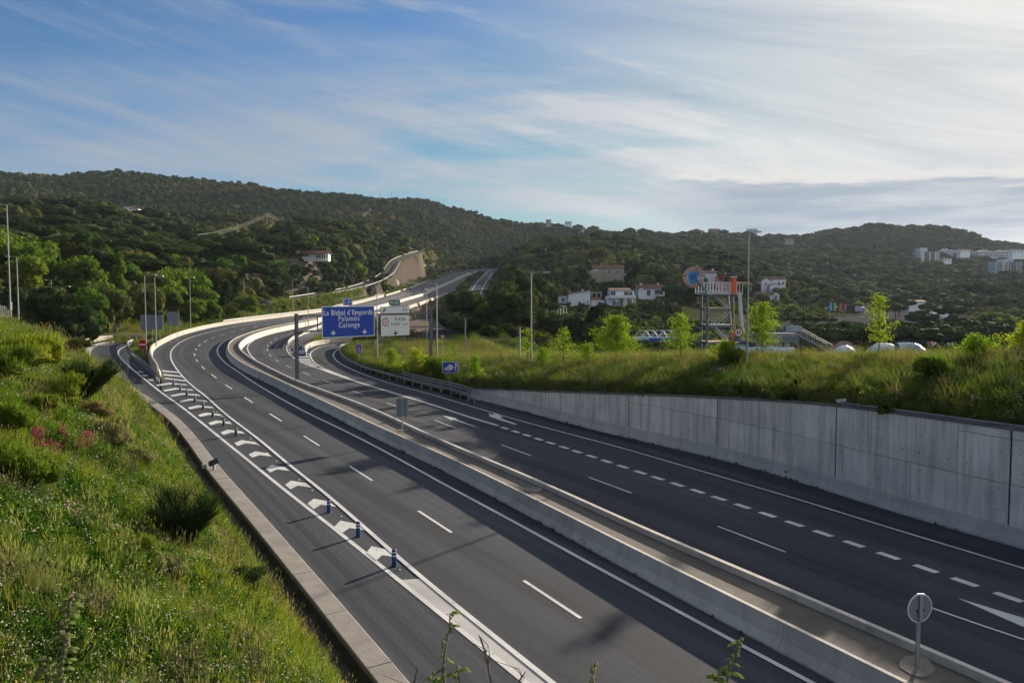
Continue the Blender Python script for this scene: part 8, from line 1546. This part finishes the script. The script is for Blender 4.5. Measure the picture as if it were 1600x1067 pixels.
    for a in (0, math.pi): on_face(M, [(r * (.80 * math.cos(a) + dx), r * (.80 * math.sin(a) * 0 - .06 + dy)) for dx, dy in ((-.14, -.04), (.14, -.04), (.14, .04), (-.14, .04))], m_wht, e, 'white_bar', .03)
tower()
def slide(pts, rpx, m, label, bands=True, seg=16):
    e = empty('water_slide', (0, 0, 0), 0, label, 'water slide', 'tubes of the water slides'); P = resample([at(*p) for p in pts], .8, .8); r = rpx * pts[0][2] / FPX; n_ = max(2, int(len(P) / 3)); k = 0
    for i in range(0, len(P) - 1, 3):
        MB().pipe([Vector(p) for p in P[i:i + 4]], r, seg, caps=False).build('tube_section', m if k % 2 else (m_slp if bands else m), e); MB().pipe([Vector(P[i]), Vector(P[min(i + 1, len(P) - 1)])], r * 1.06, seg, caps=False).build('tube_flange', m_wst, e) if bands else None; k += 1
slide([(1142, 556, 128), (1152, 545, 128), (1166, 540, 130), (1176, 548, 130), (1178, 556, 129)], 7, m_sl, 'thick blue slide tube curling at the foot of the tower'); slide([(1150, 551, 122), (1180, 549, 121), (1215, 549, 120), (1240, 550, 120)], 6.5, m_slp, 'long pale slide tube lying behind the grass'); slide([(1300, 560, 118), (1312, 548, 118), (1326, 548, 120), (1338, 560, 121)], 7.5, m_slp, 'short arched slide tube with pale bands')
slide([(1352, 560, 126), (1362, 548, 126), (1380, 541, 128), (1394, 545, 128)], 6.5, m_slp, 'pale slide tube half hidden by the flowering broom'); slide([(1402, 544, 124), (1420, 542, 124), (1438, 548, 122), (1447, 560, 121)], 8, m_sl, 'blue slide tube ending right of the flowering broom')
slide([(990, 530, 150), (1000, 527.5, 150), (1014, 529, 150)], 3.5, m_sl, 'low blue slide tube beside the white hoops')
# looping wire-like white frames (ride hoops)
e = empty('hoop_frame', at(1030, 532, 150), 0, 'low lattice of white hoops over blue water basins', 'frame')
for k in range(5):
    x = -3.2 + k * 1.6; MB().pipe([(x + 1.5 * math.cos(a), (k % 2) * .8, 1.9 * math.sin(a)) for a in np.linspace(0, math.pi, 10)], .09, 5).build('hoop', m_wst, e)
for z, x in ((1.9, 2.6), (1.1, 3.6)): MB().tube((-x, 0, z), (x, 0, z), .07, n=5).build('tie', m_wst, e)
MB().box((0, 1.2, .2), (8.6, 3, .7)).build('basin', mat('basin_blue', (.02, .08, .35), .4), e)
# footbridge with stairs
def footbridge():
    D = 128; c = at(1255, 555, D); e = empty('footbridge', c, 0, 'steel footbridge with a long railed staircase descending to the right', 'footbridge'); s = D / FPX
    def q(px, py, dy=0.0): v = at(px, py, D); return Vector((v.x - c.x, v.y - c.y + dy, v.z - c.z))
    a, b, f = q(1165, 523), q(1245, 521), q(1300, 551); w = 2.2
    for yy in (0, w):
        o = Vector((0, yy, 0)); MB().box((a + b) / 2 + o + Vector((0, 0, -.15)), ((b - a).length, .18, .5)).build('deck_beam', m_galv if yy == 0 else m_str, e); MB().tube(b + o + Vector((0, 0, -.25)), f + o + Vector((0, 0, -.25)), .26, n=4).build('stair_stringer', m_str, e)
        rl = MB(); n_ = 20
        for (p0, p1, m_) in ((a, b, 18), (b, f, 20)):
            for k in range(m_ + 1): p = p0.lerp(p1, k / m_) + o; rl.box(p + Vector((0, 0, .62)), (.06, .05, 1.25))
            rl.tube(p0 + o + Vector((0, 0, 1.25)), p1 + o + Vector((0, 0, 1.25)), .045, n=5)
        rl.build('railing', mat('railing_beige', (.30, .29, .25), .6), e)
    MB().box((a + b) / 2 + Vector((0, w / 2, .1)), ((b - a).length, w, .08)).build('deck', m_galv, e); st = MB(); 
    for k in range(22): st.box(b.lerp(f, (k + .5) / 22) + Vector((0, w / 2, 0)), (.30, w - .3, .05))
    st.build('stair_tread', m_galv, e)['kind'] = 'stuff'
    MB().box(q(1240, 513.5) + Vector((0, -.1, 0)), (2.4, .05, .9)).build('banner', mat('faded_banner', (.30, .36, .42), .7, var=.3, vscale=1), e)
    for px in (1182, 1203, 1241, 1252): p = q(px, 524); MB().box((p.x, w / 2, p.z / 2 - .9), (.42, .42, p.z + 1.6)).build('pier', m_str, e)
    for px in (1215, 1228): p = q(px, 530); MB().box((p.x, w / 2, p.z / 2 - .9), (.25, .25, p.z + 1.6)).build('pier', m_terr if px == 1228 else m_wst, e)
    MB().box(q(1200, 530, 1.0), (9.5, 3.2, .9)).build('service_deck', m_str, e); MB().box(q(1205, 537, 2.5), (8, 1, 1.6)).build('wall_panel', m_render, e)
footbridge()
e = empty('blue_canopy', at(945, 512, 215), 0, 'bright blue flat canopy between the dark trees and the densest maple', 'canopy'); MB().box((0, 0, .3), (7.8, 5, .95)).build('canopy_roof', m_cy, e); 
for x in (-3.2, 0, 3.2): MB().box((x, -2, -2.2), (.3, .3, 4.6)).build('post', m_str, e)
MB().box((0, 1, -2.6), (6.6, .3, 2.8)).build('canopy_wall', mat('canopy_wall_blue', (.02, .12, .28), .6), e)
for px, pb, d_, w_, h_, lb in [(778, 492, 255, 34, 9, 'white ribbed canopy frame of a bus shelter beyond the dark trees'), (874, 491, 235, 19, 13, 'pale open frame shelter below the garden wall')]:
    e = empty('shelter_frame', at(px, pb, d_), .2, lb, 'shelter'); s = d_ / FPX; w, h = w_ * s, h_ * s
    for x in np.linspace(-w / 2, w / 2, 5): MB().pipe([(x, -1.5, 0), (x, -1.3, h * .9), (x, 0, h), (x, 1.8, h * .92), (x, 2, 0)], .10, 5).build('rib', m_wst, e)
    for y in (-1.4, 0, 1.8): MB().tube((-w / 2, y, h * (.95 if y else 1)), (w / 2, y, h * (.95 if y else 1)), .10, n=5).build('purlin', m_wst, e)
# tents and blue tarpaulin seen under the pines
for px, pb, d_, w_, h_, m_, lb in [(1467, 538, 215, 6, 5.5, m_render, 'white peaked tent under the row of pines'), (1452, 540, 212, 3.2, 3.6, m_org, 'small orange and white tent under the row of pines')]:
    e = empty('tent', at(px, pb, d_), 0, lb, 'tent'); MB().add([(-w_ / 2, -2, 0), (w_ / 2, -2, 0), (w_ / 2, 2, 0), (-w_ / 2, 2, 0), (0, 0, h_)], [(0, 1, 4), (1, 2, 4), (2, 3, 4), (3, 0, 4)]).build('tent_roof', m_render, e); MB().box((-w_ * .3, -2.05, h_ * .2), (w_ * .22, .05, h_ * .35)).build('flap', m_, e)
tag(MB().box(at(1428, 528, 212), (13, .3, 4.2)).build('windbreak', mat('teal_net', (.06, .20, .24), .8)), 'teal green windbreak sheet behind the pine trunks', 'screen')
# ================================================================ car park, road, vehicles
m_park = mat('car_park_asphalt', (.085, .085, .085), 1.0, spec=0.0, var=.12, vscale=.05)
CP_ = []
for px, py in [(1186, 506.5), (1262, 499.5), (1318, 494.5), (1345, 488.5), (1372, 486.3), (1420, 487.5), (1450, 493), (1505, 499), (1505, 506), (1400, 509.5), (1330, 509.5), (1200, 509.5)]:
    d = ray(px, py); t = np.geomspace(200, 700, 900); r_ = t * math.hypot(d[0], d[1]); g_ = EYE + d[2] * t - park_z(r_); i = int(np.argmin(abs(g_))); CP_.append(Vector((d[0] * t[i], d[1] * t[i], float(park_z(r_[i])))))
tag(MB().poly(CP_).build('car_park', m_park), kind='structure')
for a in ((1395, 500, 40), (1350, 498, 30), (1440, 498, 26)):      # painted parking rows
    for k in range(7): p = at(a[0] + k * 5, a[1] - k * .2, 355 - k * 2); p.z = float(park_z(math.hypot(p.x, p.y))) + .03; MB().box(p, (.15, 5, .004)).build('parking_line', m_paint, OB['car_park'])
for k, (px, c_) in enumerate([(1298, (.10, .42, .72)), (1304.5, (.22, .44, .16)), (1313.5, (.48, .14, .17)), (1321, (.42, .07, .24))]):
    d_ = 395; t, b = at(px, 472.5 + .6 * k, d_), at(px, 487, d_); e = empty('banner_flag', b, 0, 'tall narrow %s banner at the entrance of the car park' % ['sky blue', 'light green', 'dull red', 'magenta'][k], 'banner', 'banners at the car park'); h = t.z - b.z; MB().tube((-.5, 0, -1), (-.5, 0, h), .06, n=6).build('pole', m_wst, e); MB().box((.1, 0, h * .54), (1.15, .04, h * .9)).build('flag', mat('flag_%d' % k, c_, .7), e)
def van():
    d_ = 390; g = at(1345.5, 488.2, d_); e = empty('box_van', (g.x, g.y, g.z), R(-62), 'white box van parked alone at the far side of the car park', 'van'); MB().box((-.9, 0, 1.75), (3.7, 2.1, 2.3)).build('cargo_box', m_render, e)
    MB().prism([(0, 0), (2.1, 0), (2.1, .9), (1.5, 1.7), (0, 1.7)], -1.0, 1.0, M=Matrix.Translation((.98, 0, .5)) @ Matrix.Rotation(math.pi / 2, 4, 'X')).build('cab', m_render, e); MB().add([(3.1, -.88, 1.42), (3.1, .88, 1.42), (2.53, .82, 2.14), (2.53, -.82, 2.14)], [(0, 1, 2, 3)]).build('windscreen', m_glass, e); MB().box((1.9, -1.02, 1.75), (.9, .03, .6)).box((1.9, 1.02, 1.75), (.9, .03, .6)).build('side_window', m_glass, e)
    for x in (-1.7, 2.2):
        for y in (-.9, .9): w_ = MB().tube((x, y - .12, .38), (x, y + .12, .38), .38, n=16).build('wheel', m_blk, e); MB().tube((x, y - .13, .38), (x, y + .13, .38), .2, n=12).build('rim', m_wst, w_)
    for y in (-.75, .75): MB().box((3.09, y, .85), (.05, .3, .2)).build('headlight', m_refl, e)
van()
def car(g, rz, m, label, sc=1.0):
    e = empty('parked_car', g, rz, label, 'car'); e.scale = (sc, sc, sc); Mx = Matrix.Rotation(math.pi / 2, 4, 'X'); MB().prism([(-2.1, .3), (2.1, .3), (2.1, .72), (1.2, .88), (-2.0, .92), (-2.1, .7)], -.85, .85, M=Mx).build('body', m, e); MB().prism([(-1.7, .91), (.95, .89), (.35, 1.42), (-1.25, 1.44)], -.74, .74, M=Mx).build('cabin', m_glass, e); MB().box((-.45, 0, 1.45), (1.55, 1.36, .05)).build('car_roof', m, e)
    for x in (-1.3, 1.35):
        for y in (-.82, .82): w_ = MB().tube((x, y - .1, .32), (x, y + .1, .32), .32, n=14).build('wheel', m_blk, e); MB().tube((x, y - .11, .32), (x, y + .11, .32), .17, n=10).build('rim', m_wst, w_)
    for y in (-.6, .6): MB().box((2.1, y, .62), (.04, .3, .14)).build('headlight', m_refl, e); MB().box((-2.1, y, .68), (.04, .3, .14)).build('tail_light', m_red, e)
p = at(413.5, 475.2, 272); car(p, .4, mat('car_silver', (.42, .44, .46), .35, .4), 'pale silver car on the side road beyond the verge'); p = at(410.5, 475.5, 270); car(p, .4, mat('car_dark', (.03, .035, .045), .3), 'dark car just left of the pale silver one on the side road')
p = at(1241, 497.2, 372); car(p, .1, m_render, 'white car at the left end of the car park')
# concrete blocks and a tiny blue sign on the far carriageway
for k, (px, py) in enumerate([(667, 453.5), (677, 452), (717, 434.6), (727, 430.5), (732, 428.6), (742, 426.2)]):
    g = onroad(px, py, 0); tag(MB().box((g.x, g.y, g.z + .5), (3.0, 2.2, 1.1), taper=.8).build('barrier_block', m_wht), 'short white barrier block in the gap of the distant median, %s from the viewer' % ['first', 'second', 'third', 'fourth', 'fifth', 'last'][k], 'barrier', 'white blocks in the distant median')
p = at(701, 425.8, 640); e = empty('road_sign', p - Vector((0, 0, 1.6)), 0, 'tiny dark blue square sign where the parallel road splits off', 'road sign'); MB().tube((0, 0, -1), (0, 0, 1.4), .08, n=5).build('pole', m_pole, e); MB().box((0, -.06, 2.2), (1.5, .08, 1.7)).build('sign_panel', m_blue, e)
# earth bank and dirt behind the underpass
tag(MB().poly([atz(626, 1.5, 205), atz(672, 1.5, 205), atz(676, 3.6, 216), atz(650, 4.1, 220), atz(622, 3.2, 216)]).build('earth_bank', mat('bare_earth', (.30, .19, .12), .95, var=.2, vscale=.5)), kind='structure')
# ================================================================ plants right in front of the viewer
M_MALL = leafmat('mallow_leaves', (.11, .17, .035), (.15, .19, .06), 1.0, .45, .1, small=20); M_BUD = leafmat('mallow_buds', (.22, .24, .10), (.26, .25, .12), 1.0, .3, .1, small=20); M_STEM = mat('mallow_stem', (.085, .09, .045), .8, var=.2, vscale=20); M_TWIG = mat('dry_twig', (.11, .08, .055), .9)
def mallow(path, dist, label, seed, leaf=.9, flowers=2, dense=1.0, base_down=1.2):
    """a stalk traced through points of the photograph at one distance, rooted below the frame"""
    rng = np.random.default_rng(seed); P = [at(px, py, dist + .05 * i) for i, (px, py) in enumerate(path)]; P = [P[0] + Vector((-.02, -.05, -base_down))] + P; e = empty('mallow_stalk', P[0], 0, label, 'plant'); Q = [p - P[0] for p in P]; n_ = len(Q)
    MB().pipe(Q, [.006 - .0042 * i / (n_ - 1) for i in range(n_)], 6).build('stem', M_STEM, e); s = dist / FPX; V = []; Fq = []; BV = []; BF = []; fl = []
    R_ = [Q[i].lerp(Q[i + 1], u / 40) for i in range(1, n_ - 1) for u in range(40)]; tot = len(R_); start = 0
    for k in range(int(17 * dense)):
        p = Vector(R_[min(tot - 1, int(start + (tot - start) * (k + .5) / (17 * dense)))]); a = rng.uniform(0, 6.28); o = Vector((math.cos(a), math.sin(a) * .6, rng.uniform(-.1, .7))).normalized(); r = rng.uniform(2.4, 4.2) * s; c = p + o * r * 1.6
        bm = bmesh.new(); bmesh.ops.create_icosphere(bm, subdivisions=1, radius=r); b = len(BV); BV += [tuple(c + Vector((v.co.x, v.co.y, v.co.z * 1.15))) for v in bm.verts]; BF += [tuple(b + v.index for v in f.verts) for f in bm.faces]; bm.free()
        for _ in range(int(rng.random() < .8 * leaf) + int(leaf > 1)):       # a folded five-part leaf
            o2 = Vector((math.cos(a + 1.5), math.sin(a + 1.5) * .5, rng.uniform(-.3, .3))).normalized(); L_ = rng.uniform(13, 26) * s; side = o2.cross(Vector((0, 0, 1))).normalized(); b = len(V); up = Vector((0, 0, 1))
            pts = [p, p + o2 * L_ * .35 + side * L_ * .32 + up * L_ * .05, p + o2 * L_ * .8 + side * L_ * .26 - up * L_ * .08, p + o2 * L_ - up * L_ * .22, p + o2 * L_ * .8 - side * L_ * .26 - up * L_ * .08, p + o2 * L_ * .35 - side * L_ * .32 + up * L_ * .05, p + o2 * L_ * .5 + up * L_ * .10]
            V += [tuple(q) for q in pts]; Fq += [(b, b + 1, b + 6), (b + 1, b + 2, b + 6), (b + 2, b + 3, b + 6), (b + 3, b + 4, b + 6), (b + 4, b + 5, b + 6), (b + 5, b, b + 6)]
    mesh_obj('bud', BV, BF, M_BUD, e, smooth=True)
    if V: mesh_obj('leaf', V, Fq, M_MALL, e)
    for k in range(flowers):
        p = Vector(R_[min(tot - 1, int(start + (tot - start) * (.97 if k == 0 else rng.uniform(.2, .95))))]) + Vector((rng.normal(0, 3 * s), 0, rng.normal(0, 2 * s))); m_ = MB()
        for j in range(5): a = j * 1.257; d = Vector((math.cos(a) * .8, math.sin(a) * .8, .55)); sd = d.cross(Vector((0, 0, 1))).normalized(); q = 3.6 * s; m_.add([p, p + d * q * .6 + sd * q * .4, p + d * q, p + d * q * .6 - sd * q * .4], [(0, 1, 2, 3)])
        m_.build('flower', M_LILAC, e)
mallow([(695, 1075), (693, 1040), (697, 1010), (702, 985), (703, 957)], 2.6, 'mallow stalk rising over the solid white nose at the bottom of the picture', 1, .6, 1)
mallow([(722, 1080), (716, 1055), (719, 1040)], 2.7, 'short mallow tip just right of the stalk over the white nose', 2, .7, 1, .5); mallow([(682, 1080), (678, 1062), (676, 1056)], 2.6, 'tiny mallow tip at the lower edge left of the stalk over the white nose', 5, .8, 0, .4)
mallow([(932, 1080), (926, 1062), (930, 1045), (932, 1036)], 2.6, 'small mallow tip on the asphalt shadow near the lower edge', 3, .5, 2, .6)
mallow([(1130, 1085), (1138, 1055), (1143, 1035), (1150, 1012), (1157, 998)], 2.5, 'mallow stalk in front of the blue shaded edge line', 4, .9, 2, .9); mallow([(1118, 1090), (1126, 1062), (1121, 1045)], 2.5, 'leafy side shoot left of the stalk by the shaded edge line', 6, 1.2, 0, .5)
mallow([(92, 1085), (96, 1045), (101, 1010), (98, 975), (108, 945), (112, 930)], 2.2, 'tall blurred mallow with big leaves and lilac flowers at the lower left', 7, 1.4, 5, 2.2); mallow([(78, 1085), (72, 1050), (70, 1025)], 2.2, 'leafy lower stem left of the tall lilac mallow', 8, 1.3, 1, .8); mallow([(185, 1090), (190, 1072), (196, 1062)], 2.1, 'mallow tip in the corner below the tall lilac mallow', 9, 1.2, 1, .5)
def twig(path, dist, label, seed, nb=4):
    rng = np.random.default_rng(seed); P = [at(px, py, dist) for px, py in path]; P = [P[0] + Vector((0, 0, -.8))] + P; e = empty('dry_twig', P[0], 0, label, 'twig', 'bare twigs in front of the road'); Q = [p - P[0] for p in P]; m_ = MB().pipe(Q, [.004] * (len(Q) - 1) + [.0012], 5)
    for k in range(nb): i = rng.integers(2, len(Q)); a = Q[i - 1].lerp(Q[i], rng.uniform(0, 1)); m_.pipe([a, a + Vector((rng.normal(0, .02), 0, .03)), a + Vector((rng.normal(0, .05), 0, .07))], [.002, .0015, .0008], 4)
    m_.build('stem', M_TWIG, e)
twig([(770, 1080), (764, 1050), (762, 1030), (752, 1000), (748, 992)], 2.8, 'thin bare twig over the solid white nose', 1); twig([(806, 1085), (812, 1062), (822, 1048)], 2.8, 'short bare twig right of the white nose twig', 2, 2); twig([(640, 1085), (648, 1062), (652, 1042)], 2.9, 'short bare twig over the entry ramp asphalt', 3, 2)
# ================================================================ air between the near road and the far hills
hz = MB().box((0, 900, 130), (4600, 4200, 290)).build('haze', None) if False else None
me = bpy.data.meshes.new('haze'); bm = bmesh.new(); bmesh.ops.create_cube(bm, size=1); bm.to_mesh(me); bm.free(); ho = bpy.data.objects.new('haze', me); COL.objects.link(ho); ho.location = (0, 1800, 125); ho.scale = (9000, 5200, 330)
hm = bpy.data.materials.new('haze_air'); hm.use_nodes = True; N = hm.node_tree.nodes; N.clear(); o_ = N.new('ShaderNodeOutputMaterial'); v_ = N.new('ShaderNodeVolumePrincipled'); v_.inputs['Color'].default_value = (.70, .84, 1, 1); v_.inputs['Density'].default_value = .00004; v_.inputs['Anisotropy'].default_value = .25
hm.node_tree.links.new(v_.outputs[0], o_.inputs['Volume']); me.materials.append(hm); tag(ho, kind='stuff')
